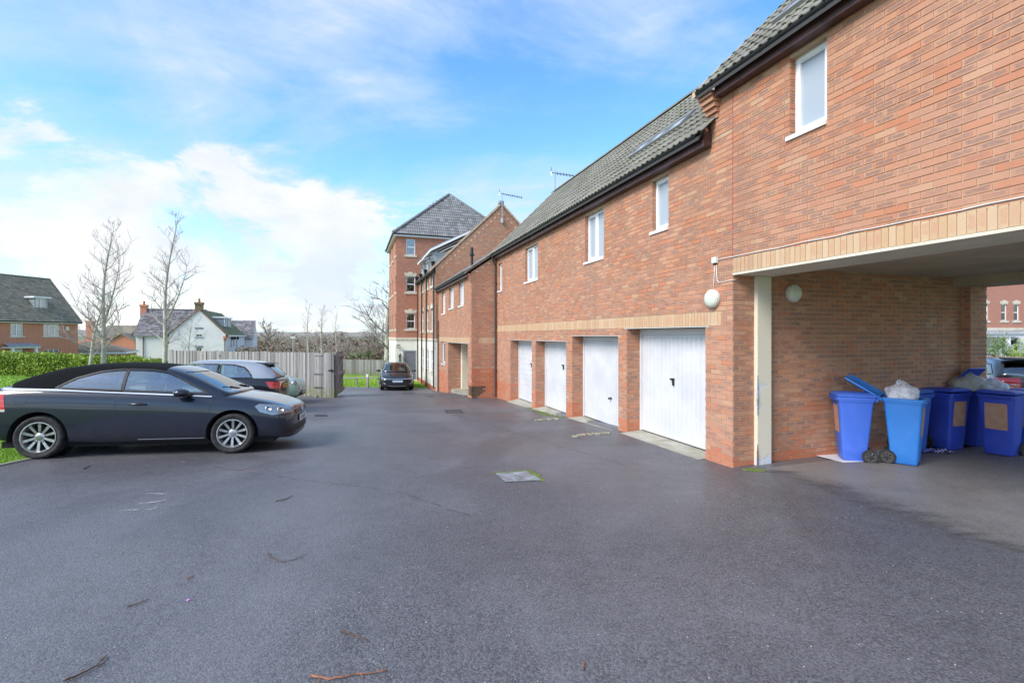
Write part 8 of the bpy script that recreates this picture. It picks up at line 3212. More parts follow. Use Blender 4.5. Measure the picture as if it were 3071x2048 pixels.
def wheelie_bin(label, corner, heading, mname, lid=0.0, sticker=True, lidm=None):
 """corner = world (x, y) of the bin's centre; heading = way the front faces; lid = opening angle in degrees"""
 x, y = corner
 t = thing('wheeled_bin', label, 'bin', (x, y, gz(x, y) + 0.019), heading, 'blue wheeled bins under the archway')
 B = M[mname]
 # body: rounded-corner frustum
 def ring(z, x0, x1, w_, r):
  out = []
  for (cx, cy, a0) in ((x1 - r, w_ - r, 0), (x0 + r, w_ - r, 90), (x0 + r, -w_ + r, 180), (x1 - r, -w_ + r, 270)):
   for k in range(4):
    a = R(a0 + 30 * k)
    out.append((cx + r * math.cos(a), cy + r * math.sin(a), z))
  return out
 mb = MB()
 rings = [ring(0.015, -0.20, 0.235, 0.205, 0.05), ring(0.03, -0.215, 0.245, 0.215, 0.05), ring(0.20, -0.235, 0.265, 0.228, 0.05), ring(0.90, -0.325, 0.335, 0.272, 0.05), ring(0.905, -0.335, 0.345, 0.283, 0.05),
   ring(0.93, -0.338, 0.350, 0.285, 0.05), ring(0.935, -0.36, 0.375, 0.292, 0.05), ring(0.975, -0.36, 0.375, 0.292, 0.05), ring(0.978, -0.32, 0.335, 0.262, 0.04), ring(0.90, -0.31, 0.325, 0.258, 0.04), ring(0.30, -0.25, 0.26, 0.22, 0.04)]
 vs = [p for r_ in rings for p in r_]
 n = 16
 fs = [(i * n + k, i * n + (k + 1) % n, (i + 1) * n + (k + 1) % n, (i + 1) * n + k) for i in range(len(rings) - 1) for k in range(n)]
 fs.append(list(range(n))[::-1])
 fs.append([(len(rings) - 1) * n + k for k in range(n)])
 mb.add(vs, fs)
 mb.build('body', B, t, auto=32)
 # front comb rail under the lid
 mb = MB()
 for k in range(4):
  mb.box(0.372, 0.40, -0.24, 0.24, 0.925 + 0.014 * k, 0.932 + 0.014 * k)
 mb.build('lifting_rim', B, t)
 # handle at the back
 mb = MB()
 mb.tube([(-0.35, -0.22, 0.94), (-0.42, -0.22, 0.955), (-0.42, 0.22, 0.955), (-0.35, 0.22, 0.94)], 0.014, 8)
 mb.box(-0.40, -0.34, -0.25, -0.20, 0.92, 0.97)
 mb.box(-0.40, -0.34, 0.20, 0.25, 0.92, 0.97)
 mb.build('handle', B, t)
 # lid
 lo = bpy.data.objects.new('lid', None)
 mb = MB()
 rr = [ring(0.0, 0.0, 0.76, 0.298, 0.05), ring(0.022, 0.0, 0.765, 0.300, 0.05), ring(0.030, 0.015, 0.745, 0.285, 0.05), ring(0.045, 0.05, 0.70, 0.245, 0.05), ring(0.052, 0.10, 0.62, 0.20, 0.05)]
 low = [ring(-0.012, 0.01, 0.755, 0.29, 0.05), ring(0.012, 0.04, 0.72, 0.26, 0.05), ring(0.036, 0.11, 0.60, 0.19, 0.05)]
 rings = rr
 vs = [p for r_ in rings for p in r_]
 fs = [(i * n + k, i * n + (k + 1) % n, (i + 1) * n + (k + 1) % n, (i + 1) * n + k) for i in range(len(rings) - 1) for k in range(n)]
 fs.append([(len(rings) - 1) * n + k for k in range(n)])
 mb.add(vs, fs)
 vs = [p for r_ in low for p in r_]
 fs = [(i * n + k, (i + 1) * n + k, (i + 1) * n + (k + 1) % n, i * n + (k + 1) % n) for i in range(len(low) - 1) for k in range(n)]
 fs.append([(len(low) - 1) * n + k for k in range(n)][::-1])
 mb.add(vs, fs)
 for k in range(3):
  mb.box(0.66 + 0.03 * k, 0.672 + 0.03 * k, -0.2, 0.2, 0.036 - 0.005 * k, 0.046 - 0.005 * k)
 bpy.data.objects.remove(lo)
 lid_o = mb.build('lid', M[lidm or mname], t, auto=35)
 lid_o.location = (-0.385, 0, 0.985)
 lid_o.rotation_euler = (0, -R(lid), 0)
 # hinge pins
 for s_ in (-1, 1):
  mb = MB()
  mb.tube([(-0.40, s_ * 0.17, 0.985), (-0.40, s_ * 0.26, 0.985)], 0.018, 8)
  mb.build('hinge', B, t)
 for s_ in (-1, 1):
  mb = MB()
  mb.lathe([(0.070, -0.022), (0.098, -0.024), (0.104, -0.012), (0.104, 0.012), (0.098, 0.024), (0.070, 0.022), (0.066, 0.010), (0.030, 0.008), (0.028, 0.024), (0.012, 0.028), (0.001, 0.028)] if s_ > 0 else
    [(0.070, 0.022), (0.098, 0.024), (0.104, 0.012), (0.104, -0.012), (0.098, -0.024), (0.070, -0.022), (0.066, -0.010), (0.030, -0.008), (0.028, -0.024), (0.012, -0.028), (0.001, -0.028)], (0, 0, 0), 'Y', 28)
  wq = mb.build('wheel', M['bin_tyre'], t, auto=35, fixn=True)
  wq.location = (-0.26, s_ * 0.235, 0.098)
  mb = MB()
  for k in range(6):
   a = math.pi / 3 * k
   mb.tube([(0.025 * math.cos(a), s_ * 0.018, 0.025 * math.sin(a)), (0.068 * math.cos(a), s_ * 0.014, 0.068 * math.sin(a))], 0.008, 4)
  mb.lathe([(0.062, s_ * 0.010), (0.070, s_ * 0.020), (0.062, s_ * 0.020)], (0, 0, 0), 'Y', 20, closed=True)
  mb.build('hub', pbr('hub_plastic', (0.10, 0.10, 0.10), 0.6), wq)
 mb = MB()
 mb.tube([(-0.26, -0.22, 0.098), (-0.26, 0.22, 0.098)], 0.012, 6)
 mb.build('axle', M['steel'], t)
 if sticker:
  mb = MB()
  z0_, z1_ = 0.42, 0.84
  def fx(z):
   return 0.265 + (0.335 - 0.265) * (z - 0.20) / 0.70 + 0.003
  mb.add([(fx(z0_), -0.17, z0_), (fx(z0_), 0.17, z0_), (fx(z1_), 0.17, z1_), (fx(z1_), -0.17, z1_)], [(0, 1, 2, 3)])
  mb.add([(fx(z0_) + 0.001, -0.155, z0_ + 0.05), (fx(z0_) + 0.001, 0.155, z0_ + 0.05), (fx(z0_ + .07) + 0.001, 0.155, z0_ + 0.07), (fx(z0_ + .07) + 0.001, -0.155, z0_ + 0.07)], [(0, 1, 2, 3)])
  mb.build('notice', M['sticker'], t)
 for ch in t.children:      # narrow 140 litre size
  if ch.name.startswith('wheel'):
   ch.location = (ch.location.x * 0.68, ch.location.y * 0.80, ch.location.z)
  else:
   ch.data.transform(Matrix.Diagonal((0.68, 0.80, 1, 1)))
   ch.location.x *= 0.68
 return t
def ctr(px, Y):
 return ((px - CXP) / FPX * Y, Y)
# left bin: wheels to the right, front to the left
b1x = (5.27, 7.38)
wheelie_bin('royal blue bin nearest the boxed post, lid shut, on the white board', b1x, R(158), 'bin_royal', 0)
# front bin with open lid
b2x = (5.86, 7.12)
wheelie_bin('bright blue bin standing foremost with lid swung open and white bag on top', b2x, R(-46), 'bin_bright', 148)
wheelie_bin('deep blue bin half hidden right behind the foremost bright blue bin', (6.73, 8.08), R(-65), 'bin_royal', 2, sticker=False)
wheelie_bin('dark blue bin with shut lid, in the middle of the row', (7.52, 8.27), R(-76), 'bin_deep', 3)
wheelie_bin('dark blue bin at the back with its lid propped up by rubbish bags', (8.28, 8.58), R(-70), 'bin_deep', 48)
wheelie_bin('blue bin with a large square orange notice on its front, right of the row', (7.97, 7.76), R(206), 'bin_deep', 2)
wheelie_bin('blue bin mostly cut off at the right edge of the picture', (8.72, 7.95), R(200), 'bin_royal', 2)
def bag_mat(name, col, tr):
 m, t, b = mat(name)
 geo = t.n('ShaderNodeNewGeometry')
 n = t.noise(geo.outputs['Position'], 14, 5, 0.65, 0.8)
 c = t.mix(t.smooth(n, 0.5, 0.62), col, tuple(a * 0.72 for a in col))
 red = t.smooth(t.noise(geo.outputs['Position'], 6.5, 3, 0.6), 0.60, 0.66)
 c = t.mix(t.m('MULTIPLY', red, 0.35), c, tr)
 t.l(c, b.inputs['Base Color'])
 b.inputs['Roughness'].default_value = 0.32
 b.inputs['Transmission Weight'].default_value = 0.0
 bump_to(t, b, t.noise(geo.outputs['Position'], 26, 5, 0.7, 1.5), 0.8, 0.012)
 return m
M['bag_white'] = bag_mat('white_carrier_plastic', (0.62, 0.62, 0.68), (0.55, 0.22, 0.22))
M['bag_clear'] = bag_mat('cloudy_bag_plastic', (0.42, 0.40, 0.36), (0.35, 0.20, 0.12))
def bag(name, label, c, sz, mt, seed, handles=True):
 rng = random.Random(seed)
 bm = bmesh.new()
 bmesh.ops.create_icosphere(bm, subdivisions=4, radius=1.0)
 from mathutils import noise as mn
 for v in bm.verts:
  p = v.co.copy()
  f = 1 + 0.20 * mn.noise(p * 2.1 + Vector((seed, 0, 0))) + 0.10 * abs(mn.noise(p * 5.3 + Vector((0, seed, 0)))) + 0.04 * mn.noise(p * 13)
  p *= f
  if p.z < -0.35:
   p.z = -0.35 + (p.z + 0.35) * 0.15
  if p.z > 0.55:
   k = (p.z - 0.55)
   p.x *= 1 - 0.75 * min(1, k * 1.6)
   p.y *= 1 - 0.75 * min(1, k * 1.6)
  v.co = Vector((p.x * sz[0], p.y * sz[1], p.z * sz[2]))
 me = bpy.data.meshes.new(name)
 bm.to_mesh(me)
 bm.free()
 me.polygons.foreach_set('use_smooth', [True] * len(me.polygons))
 me.materials.append(M[mt])
 o = obj_from_mesh(name, me)
 o.location = c
 setp(o, label, 'bag', 'rubbish bags on the bins')
 if handles:
  mb = MB()
  for s_ in (-1, 1):
   mb.tube([(s_ * 0.005, 0, sz[2] * 0.72), (s_ * 0.02 - 0.02, 0.0, sz[2] * (1.15 if s_ < 0 else 0.98)), (s_ * 0.06, 0.01, sz[2] * (1.05 if s_ < 0 else 0.95)), (s_ * 0.05, 0.02, sz[2] * 0.70)], [0.022, 0.013, 0.014, 0.024], 6)
  mb.build('handle', M[mt], o, smooth=True)
 return o
gz2 = gz(*b2x)
bag('bag', 'knotted white carrier bag stuffed into the foremost open bin', (b2x[0] - 0.02, b2x[1] + 0.02, gz2 + 1.03), (0.20, 0.19, 0.20), 'bag_white', 3)
c5 = (8.28, 8.58)
bag('bag', 'cloudy clear rubbish bag under the propped lid of the rear bin', (c5[0] - 0.08, c5[1], gz(*c5) + 1.09), (0.27, 0.25, 0.22), 'bag_clear', 11, False)
bag('bag', 'pale rubbish bag spilling at the right of the rear bin', (c5[0] + 0.26, c5[1] - 0.1, gz(*c5) + 1.05), (0.22, 0.20, 0.17), 'bag_white', 17, False)
# white board lying under the left bin, and a checked cloth
pts = [(2432, 1366), (2497, 1352), (2640, 1330), (2668, 1352), (2600, 1388), (2560, 1390), (2532, 1391), (2511, 1386)]
ws = []
for (a, b) in pts:
 X, Y = G(a, b, 0.0)
 ws.append((X, Y, gz(X, Y) + 0.022))
mb = MB()
mb.prism(ws, (0, 0, 0.005))
o = mb.build('white_board', pbr('white_board', (0.62, 0.62, 0.68), 0.6, nscale=4, namt=0.08), fixn=True)
setp(o, 'torn sheet of white board lying flat under the left bin', 'board')
m_, t_, b_ = mat('checked_cloth')
g_ = t_.n('ShaderNodeNewGeometry')
ck = t_.n('ShaderNodeTexChecker')
t_.l(t_.mapping(g_.outputs['Position'], (1, 1, 0), (0, 0, 0.4)), ck.inputs[0])
ck.inputs['Scale'].default_value = 30
ck.inputs['Color1'].default_value = (0.05, 0.05, 0.35, 1)
ck.inputs['Color2'].default_value = (0.55, 0.55, 0.75, 1)
t_.l(ck.outputs[0], b_.inputs['Base Color'])
X, Y = G(2800, 1358)
bm = bmesh.new()
bmesh.ops.create_grid(bm, x_segments=20, y_segments=12, size=1)
for v in bm.verts:
 a, b = v.co.x, v.co.y
 v.co = Vector((a * 0.24, b * 0.11, 0.02 + 0.018 * math.sin(a * 9) * math.cos(b * 5 + a * 4) + 0.01 * math.sin(a * 23 + b * 11)))
me = bpy.data.meshes.new('cloth')
bm.to_mesh(me)
bm.free()
me.polygons.foreach_set('use_smooth', [True] * len(me.polygons))
me.materials.append(m_)
o = obj_from_mesh('cloth', me)
o.location = (X, Y, gz(X, Y) + 0.022)
setp(o, 'crumpled blue and white checked cloth on the ground by the bins', 'cloth')
# ---------------------------------------------------------------- street scene beyond the archway
H6 = ((31.0, 34.0), 0.10)
eb = Bld('apartment_block', 'red brick block with cream ground floor and white sash windows across the street', 'building', 10.0, 0.0, frame=H6)
FE = Fr(0, 0, 1, 0, 0, -1)
e_up = [wall_px(eb, FE, a, b, y0, y1) for (a, b, y0, y1) in ((2947, 2964, 911, 962), (3002.5, 3019.5, 912, 962), (3040, 3056.5, 914, 962.5))]
zu0, zu1 = e_up[1][2], e_up[1][3]
e_cols = [(q[0], q[1]) for q in e_up] + [(e_up[2][1] + 1.2 + k * 2.1, e_up[2][1] + 2.0 + k * 2.1) for k in range(4)]
st_h = 2.85
ops_up = [(a, b, zu0, zu1) for (a, b) in e_cols] + [(a, b, zu0 + st_h, zu1 + st_h) for (a, b) in e_cols]
zband = wall_px(eb, FE, 2960, 3071, 984, 991)
gd = wall_px(eb, FE, 3041, 3057, 1013, 1055)
zc = zband[3]
mb = MB()
wall_body(mb, FE, 20.0, zc, 8.5, ops_up, 0.3, a_start=-4.0)
eb.part(mb, 'wall', far_brick_mat('pale_red_brick', (0.46, 0.19, 0.13), (0.40, 0.17, 0.12), (0.46, 0.30, 0.22), 0.1))
mb = MB()
wall_body(mb, FE, 20.0, -3.0, zc, [gd], 0.3, a_start=-4.0)
eb.part(mb, 'ground_floor_wall', M['cream_wall'])
mb = MB()
fbox(mb, FE, -4, 20, 0.06, 0.0, zc - 0.16, zc + 0.02)
eb.part(mb, 'string_course', M['stone'])
for q in ops_up:
 window(eb, FE, *q, 0.06, 'sash', 'net', sill='stone')
 keystone(eb, FE, q[0], q[1], q[3])
window(eb, FE, *gd, 0.06, 'sash', 'net', sill='stone')
pq = wall_px(eb, FE, 2950, 3045, 1003, 1010)
mb = MB()
fbox(mb, FE, pq[0] - 1, pq[1], 0.9, 0.0, pq[2], pq[2] + 0.16)
fbox(mb, FE, pq[0] + 0.9, pq[0] + 1.1, 0.85, 0.65, -2, pq[2])
pch = eb.part(mb, 'porch', M['upvc'])
mb = MB()
mb.prism([FE.p(pq[0] - 1, 1.0, pq[2] + 0.16), FE.p(pq[1] + 0.1, 1.0, pq[2] + 0.16), FE.p(pq[1] - 0.3, 0.0, pq[2] + 0.42), FE.p(pq[0] - 1, 0.0, pq[2] + 0.42)], (0, 0, 0.04))
bld_part_sub(eb, mb, 'porch_roof', M['lead'], pch, fixn=True)
dq = wall_px(eb, FE, 3005, 3022, 1016, 1070)
mb = MB()
fbox(mb, FE, dq[0], dq[1], 0.02, 0.0, -1.2, dq[3])
eb.part(mb, 'front_door', M['grey_door'])
mb = MB()
lq = wall_px(eb, FE, 3028, 3034, 1020, 1033)
fbox(mb, FE, lq[0], lq[1], 0.2, 0.02, lq[2], lq[3])
eb.part(mb, 'porch_lantern', M['black_metal'])
mb = MB()
mb.prism([(-4.3, -0.4, 8.4), (20.3, -0.4, 8.4), (20.3, 4, 11.5), (-4.3, 4, 11.5)], (0, 0, 0.12))
eb.part(mb, 'roof', M['tile_grey'], fixn=True)
def bush(name, label, X, Y, rx, ry, h, n, size, mt):
 z = gz(X, Y)
 t = thing(name, label, 'shrub', (X, Y, z))
 pts = []
 r_ = np.random.RandomState(int(X * 10))
 for i in range(n):
  a, e = r_.uniform(0, 6.28), math.asin(r_.uniform(-0.3, 1))
  k = (0.75 + 0.25 * r_.uniform()) * (1 + 0.18 * math.sin(a * 3) + 0.12 * math.sin(e * 7 + a * 5))
  pts.append((rx * k * math.cos(a) * math.cos(e), ry * k * math.sin(a) * math.cos(e), h * 0.45 + h * 0.55 * k * math.sin(e)))
 me = leaf_mass('foliage', '', '', pts, size, mt)
 obj_from_mesh('foliage', me, t)
 mb = MB()
 for k in range(7):
  a = k * 0.9
  mb.tube([(0, 0, -0.05), (rx * 0.3 * math.cos(a), ry * 0.3 * math.sin(a), h * 0.4), (rx * 0.6 * math.cos(a), ry * 0.6 * math.sin(a), h * 0.75)], [0.035, 0.025, 0.01], 5)
 mb.build('stems', M['bark'], t)
Xb_, Yb_ = ctr(2995, 24.0)
bush('shrub', 'grey green rounded shrub in front of the cream ground floor', Xb_, Yb_, 0.75, 0.6, zat(1011, 24.0) - gz(Xb_, Yb_), 5000, 0.045, 'shrub')
Xb_, Yb_ = ctr(3085, 20.0)
bush('shrub', 'yellow green shrub at the right edge beyond the grey crossover', Xb_, Yb_, 0.65, 0.6, zat(1035, 20.0) - gz(Xb_, Yb_), 4000, 0.045, 'hedge')
# ---------------------------------------------------------------- things lying on the drive
def groundpts(pp, lift):
 out = []
 for (a, b) in pp:
  X, Y = G(a, b)
  out.append((X, Y, gz(X, Y) + lift))
 return out
def twig(label, pp, r, mt='twig_brown', side=None):
 P = groundpts(pp, r + 0.004)
 Q = []
 rng = random.Random(int(pp[0][0]))
 for a, b in zip(P, P[1:]):
  for k in range(4):
   f = k / 4
   Q.append(tuple(a[i] + (b[i] - a[i]) * f + rng.uniform(-0.003, 0.003) for i in range(3)))
 Q.append(P[-1])
 mb = MB()
 n = len(Q)
 mb.tube(Q, [r * (1 - 0.6 * i / n) for i in range(n)], 6)
 for k in range(2, n - 1, 3):
  p = Vector(Q[k])
  d = (Vector(Q[k + 1]) - p).normalized()
  s_ = Vector((-d.y, d.x, 0.15)) * (1 if k % 2 else -1)
  mb.tube([p, p + (d * 0.6 + s_) * r * 5], [r * 0.5, r * 0.25], 4)
 o = mb.build('twig', M[mt], smooth=True)
 setp(o, label, 'twig', 'twigs lying on the drive')
M['twig_brown'] = pbr('wet_twig', (0.13, 0.075, 0.05), 0.7, nscale=30, namt=0.4)
M['twig_orange'] = pbr('orange_twig', (0.28, 0.11, 0.06), 0.7, nscale=30, namt=0.4)
TW = [('short straight brown twig left of the frame centre near the bottom', [(1022, 1895), (1055, 1904), (1104, 1926)], 0.0055, 'twig_brown'),
 ('long orange brown twig at the bottom edge of the drive', [(930, 2030), (985, 2040), (1080, 2026), (1164, 2016)], 0.006, 'twig_orange'),
 ('curved dark twig in the bottom left corner', [(190, 2048), (235, 2030), (290, 2000), (318, 1970)], 0.006, 'twig_brown'),
 ('thin bow shaped twig in the middle of the drive', [(802, 1658), (815, 1676), (845, 1686), (880, 1681), (918, 1664)], 0.004, 'twig_brown'),
 ('small twig with upturned end below the parked convertible', [(825, 1505), (858, 1498), (878, 1487)], 0.005, 'twig_brown'),
 ('faint thin twig left of the pink petal', [(380, 1822), (415, 1812), (446, 1800)], 0.004, 'twig_brown'),
 ('tiny pale twig above the pink petal', [(560, 1740), (580, 1727)], 0.004, 'twig_orange'),
 ('short upright looking twig at bottom right of centre', [(1748, 2010), (1752, 1992), (1750, 1980)], 0.004, 'twig_orange'),
 ('thin twig on the asphalt under the nose of the convertible', [(715, 1411), (740, 1408), (765, 1407)], 0.004, 'twig_orange'),
 ('short brown stick beside the rear wheel of the convertible', [(250, 1408), (262, 1401), (276, 1397)], 0.007, 'twig_brown')]
for (lb, pp, r, mt_) in TW:
 twig(lb, pp, r, mt_)
X, Y = G(563, 1801)
mb = MB()
mb.add([(X - 0.012, Y, gz(X, Y) + 0.004), (X + 0.003, Y - 0.010, gz(X, Y) + 0.006), (X + 0.014, Y, gz(X, Y) + 0.012), (X, Y + 0.012, gz(X, Y) + 0.008)], [(0, 1, 2, 3)])
o = mb.build('petal', pbr('pink_petal', (0.75, 0.20, 0.70), 0.6))
setp(o, 'tiny bright pink petal on the drive', 'petal')
# loose chips and leaf fragments (uncountable)
mb = MB()
rng = random.Random(8)
for i in range(1500):
 Y = 1.9 + rng.random() ** 1.4 * 12
 X = rng.uniform(-1.1, 1.05) * Y
 if X < left_edge(Y) + 0.1 or X > 3.2 + 0.33 * (7.08 - Y) + (1.6 if Y < 7 else 0):
  continue
 z = gz(X, Y) + 0.002
 s_ = rng.uniform(0.002, 0.0055) * (1 + Y * 0.05)
 a = rng.uniform(0, 6.28)
 v = [(X + s_ * math.cos(a + q * 1.57) * rng.uniform(.5, 1), Y + s_ * math.sin(a + q * 1.57) * rng.uniform(.5, 1), z) for q in range(4)] + [(X, Y, z + s_ * 0.8)]
 mb.cur = 0 if rng.random() < 0.65 else 1
 mb.add(v, [(0, 1, 4), (1, 2, 4), (2, 3, 4), (3, 0, 4)])
o = mb.build('loose_chips', [pbr('pale_chip', (0.42, 0.41, 0.40), 0.7), pbr('leaf_bit', (0.26, 0.15, 0.08), 0.8)])
setp(o, 'scattered pale stone chips and leaf fragments on the asphalt', 'gravel', kind='stuff')
# worn white paint of a bay number and the bay line
def paint_strip(name, pp, wd, label=None):
 P = groundpts(pp, 0.0045)
 mb = MB()
 for a, b in zip(P, P[1:]):
  a, b = Vector(a), Vector(b)
  k = max(2, int((b - a).length / 0.05))
  d = (b - a).normalized()
  nrm = Vector((-d.y, d.x, 0))
  for i in range(k):
   if rng.random() < 0.30:
    continue
   w0, w1 = wd * rng.uniform(0.35, 1), wd * rng.uniform(0.35, 1)
   p, q = a.lerp(b, i / k), a.lerp(b, (i + 1) / k)
   mb.add([p - nrm * w0, q - nrm * w1, q + nrm * w1, p + nrm * w0], [(0, 1, 2, 3)])
 return mb.build(name, M['worn_paint'])
m_, t_, b_ = mat('worn_road_paint')
g_ = t_.n('ShaderNodeNewGeometry')
tr_ = t_.n('ShaderNodeBsdfTransparent')
mx_ = t_.n('ShaderNodeMixShader')
b_.inputs['Base Color'].default_value = (0.40, 0.395, 0.39, 1)
b_.inputs['Roughness'].default_value = 0.8
t_.l(t_.smooth(t_.noise(g_.outputs['Position'], 55, 4, 0.75), 0.42, 0.54), mx_.inputs[0])
t_.l(tr_.outputs[0], mx_.inputs[1])
t_.l(b_.outputs[0], mx_.inputs[2])
t_.l(mx_.outputs[0], t_.t.nodes['Material Output'].inputs[0])
M['worn_paint'] = m_
for nm, pp, wd in (('road_marking', [(425, 1484), (450, 1480), (500, 1482)], 0.016), ('road_marking', [(455, 1494), (480, 1493)], 0.018), ('road_marking', [(418, 1510), (450, 1508), (498, 1500)], 0.022),
    ('road_marking', [(358, 1532), (400, 1530), (455, 1528), (472, 1521)], 0.02), ('road_marking', [(195, 1366), (240, 1363), (300, 1361)], 0.012), ('road_marking', [(535, 1391), (551, 1384)], 0.012),
    ('road_marking', [(905, 1212), (925, 1210)], 0.05), ('road_marking', [(1020, 1188), (1060, 1186)], 0.06)):
 o = paint_strip(nm, pp, wd)
 o['kind'] = 'structure'
M['tar'] = pbr('old_tar', (0.055, 0.054, 0.058), 0.6, nscale=30, namt=0.3)
m_, t_, b_ = mat('tar_joint')
g_ = t_.n('ShaderNodeNewGeometry')
tr_ = t_.n('ShaderNodeBsdfTransparent')
mx_ = t_.n('ShaderNodeMixShader')
b_.inputs['Base Color'].default_value = (0.06, 0.058, 0.062, 1)
t_.l(t_.smooth(t_.noise(g_.outputs['Position'], 7, 5, 0.75), 0.40, 0.62, 0.0, 0.75), mx_.inputs[0])
t_.l(tr_.outputs[0], mx_.inputs[1])
t_.l(b_.outputs[0], mx_.inputs[2])
t_.l(mx_.outputs[0], t_.t.nodes['Material Output'].inputs[0])
for pp, wd in (([(640, 1400), (900, 1440), (1180, 1470), (1450, 1560)], 0.006), ([(1250, 1210), (1420, 1260), (1650, 1330), (1900, 1400)], 0.008)):
 P = groundpts(pp, 0.004)
 Q = []
 for a, b in zip(P, P[1:]):
  for k in range(14):
   f = k / 14
   Q.append(Vector((a[0] + (b[0] - a[0]) * f + rng.gauss(0, 0.012), a[1] + (b[1] - a[1]) * f + rng.gauss(0, 0.012), a[2] + (b[2] - a[2]) * f)))
 mb = MB()
 for a, b in zip(Q, Q[1:]):
  d_ = (b - a).normalized()
  n_ = Vector((-d_.y, d_.x, 0)) * wd * rng.uniform(0.5, 1.5)
  mb.add([a - n_, b - n_, b + n_, a + n_], [(0, 1, 2, 3)])
 o = mb.build('tar_seam', m_)
 o['kind'] = 'structure'
def cover(name, label, cs, mt, frame_m, lift=0.006, slats=0):
 P = groundpts(cs, lift)
 c = sum((Vector(p) for p in P), Vector()) / 4
 t = thing(name, label, 'cover', tuple(c))
 L = [Vector(p) - c for p in P]
 mb = MB()
 for i in range(4):
  a, b = L[i], L[(i + 1) % 4]
  mb.prism([a, b, b * 0.93, a * 0.93], (0, 0, 0.006))
 mb.build('frame', frame_m, t, fixn=True)
 mb = MB()
 if slats:
  for k in range(slats):
   f0, f1 = (k + 0.2) / slats, (k + 0.75) / slats
   q = [v * 0.91 for v in L]
   mb.prism([q[0].lerp(q[1], f0), q[0].lerp(q[1], f1), q[3].lerp(q[2], f1), q[3].lerp(q[2], f0)], (0, 0, 0.004))
 else:
  q = [v * 0.925 for v in L]
  mb.prism(q, (0, 0, 0.004))
  for i in range(7):
   for j in range(7):
    u0, v0 = (i + 0.2) / 7, (j + 0.2) / 7
    u1, v1 = (i + 0.8) / 7, (j + 0.8) / 7
    def bl(u, v):
     return q[0].lerp(q[1], u).lerp(q[3].lerp(q[2], u), v) + Vector((0, 0, 0.004))
    if rng.random() < 0.85:
     mb.prism([bl(u0, v0), bl(u1, v0), bl(u1, v1), bl(u0, v1)], (0, 0, 0.0025))
 mb.build('plate', mt, t, fixn=True)
 return t
M['iron'] = pbr('worn_iron', (0.30, 0.32, 0.34), 0.42, metal=0.25, nscale=7, namt=0.35, rvar=0.15)
M['dark_iron'] = pbr('dark_iron', (0.05, 0.05, 0.055), 0.6, nscale=8, namt=0.3)
cover('manhole_cover', 'large square worn metal manhole cover with moss round its edge', [(1516, 1446), (1624, 1441), (1580, 1415), (1486, 1421)], M['iron'], M['iron'])
cover('drain_grate', 'dark road gully grate in front of the far garages', [(1337, 1239), (1391, 1238), (1382, 1229), (1332, 1230)], M['dark_iron'], M['dark_iron'], slats=6)
cover('drain_grate', 'dark road gully grate in front of the far black hatchback', [(1208, 1181.5), (1243, 1181), (1240, 1178), (1207, 1178.5)], M['dark_iron'], M['dark_iron'], slats=5)
cover('inspection_cover', 'thin framed inspection cover near the lower wing passage', [(1278, 1190), (1306, 1189.5), (1300, 1186), (1272, 1186.5)], M['asphalt'], M['iron'])
cover('inspection_cover', 'faint brownish cover beside the nose of the convertible', [(945, 1249), (984, 1248.5), (980, 1244), (943, 1244.5)], M['dark_iron'], M['dark_iron'])
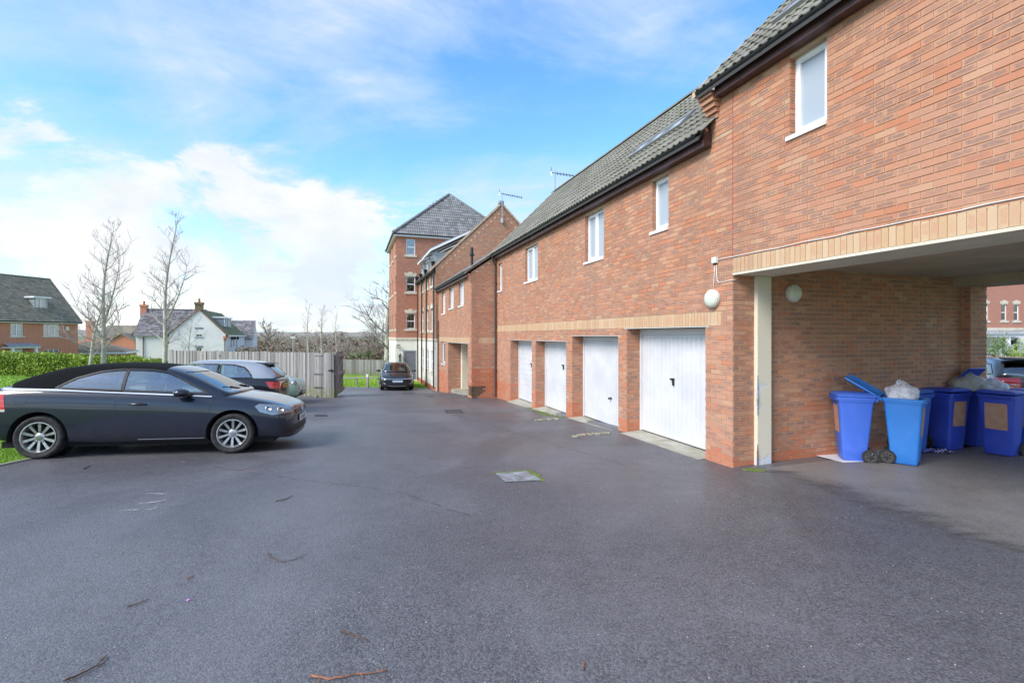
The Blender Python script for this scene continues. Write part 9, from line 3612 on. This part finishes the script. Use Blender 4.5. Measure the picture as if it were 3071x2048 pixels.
def moss_run(name, label, pp, wd, n, mt='moss'):
 P = groundpts(pp, 0.0)
 mb = MB()
 for i in range(n):
  k = rng.randrange(len(P) - 1)
  f = rng.random()
  X = P[k][0] + (P[k + 1][0] - P[k][0]) * f + rng.gauss(0, wd)
  Y = P[k][1] + (P[k + 1][1] - P[k][1]) * f + rng.gauss(0, wd)
  r = rng.uniform(0.008, 0.028)
  z = gz(X, Y) + 0.003
  a = rng.uniform(0, 6)
  v = [(X + r * math.cos(a + q * 1.047) * rng.uniform(.6, 1.2), Y + r * math.sin(a + q * 1.047) * rng.uniform(.6, 1.2), z) for q in range(6)] + [(X, Y, z + r * 0.45)]
  mb.add(v, [(q, (q + 1) % 6, 6) for q in range(6)])
 o = mb.build(name, M[mt], smooth=True)
 setp(o, label, 'moss', kind='stuff')
moss_run('moss', 'green moss fringing the manhole cover', [(1480, 1420), (1590, 1413), (1628, 1441)], 0.018, 260)
moss_run('moss', 'moss along the threshold of the third and fourth garages', [(1555, 1206), (1600, 1228), (1640, 1243), (1685, 1252)], 0.09, 500)
moss_run('moss', 'patch of moss at the foot of the boxed post', [(2250, 1409), (2290, 1411)], 0.035, 120)
moss_run('dead_leaves', 'small heap of orange dead leaves by the manhole cover', [(1462, 1423), (1484, 1430)], 0.03, 90, 'leafbrown') if False else None
# cobble edgings between the garage aprons
for (lb, pp, n) in (('row of small pale cobbles between the nearer garage aprons', [(1720, 1311), (1745, 1306), (1790, 1302), (1830, 1300)], 16), ('row of small pale cobbles between the far garage aprons', [(1603, 1263), (1640, 1258), (1675, 1257)], 10)):
 P = groundpts(pp, 0.0)
 t = thing('cobble_edging', lb, 'edging', P[0])
 m2 = [pbr('cobble', (0.27, 0.26, 0.19), 0.85, nscale=20, namt=0.3), pbr('cobble_pink', (0.34, 0.23, 0.18), 0.85, nscale=20, namt=0.3)]
 for i in range(n):
  f = (i + 0.5) / n * (len(P) - 1)
  k = min(len(P) - 2, int(f))
  q = [P[k][j] + (P[k + 1][j] - P[k][j]) * (f - k) for j in range(3)]
  mb = MB()
  r = rng.uniform(0.035, 0.06)
  mb.lathe([(0.002, -0.02), (r, -0.02), (r * 1.0, 0.008), (r * 0.7, 0.025), (0.004, 0.032)], (0, 0, 0), 'Z', 7)
  mb.v = [(p[0] * rng.uniform(1.0, 1.15) * 1.3, p[1] * rng.uniform(0.9, 1.1), p[2]) for p in mb.v]
  o = mb.build('cobble', m2[0 if rng.random() < 0.8 else 1], t, smooth=True)
  o.location = (q[0] - P[0][0] + rng.uniform(-.01, .01), q[1] - P[0][1] + rng.uniform(-.03, .03), q[2] - P[0][2] + 0.004)
  o.rotation_euler = (0, 0, rng.uniform(0, 3))
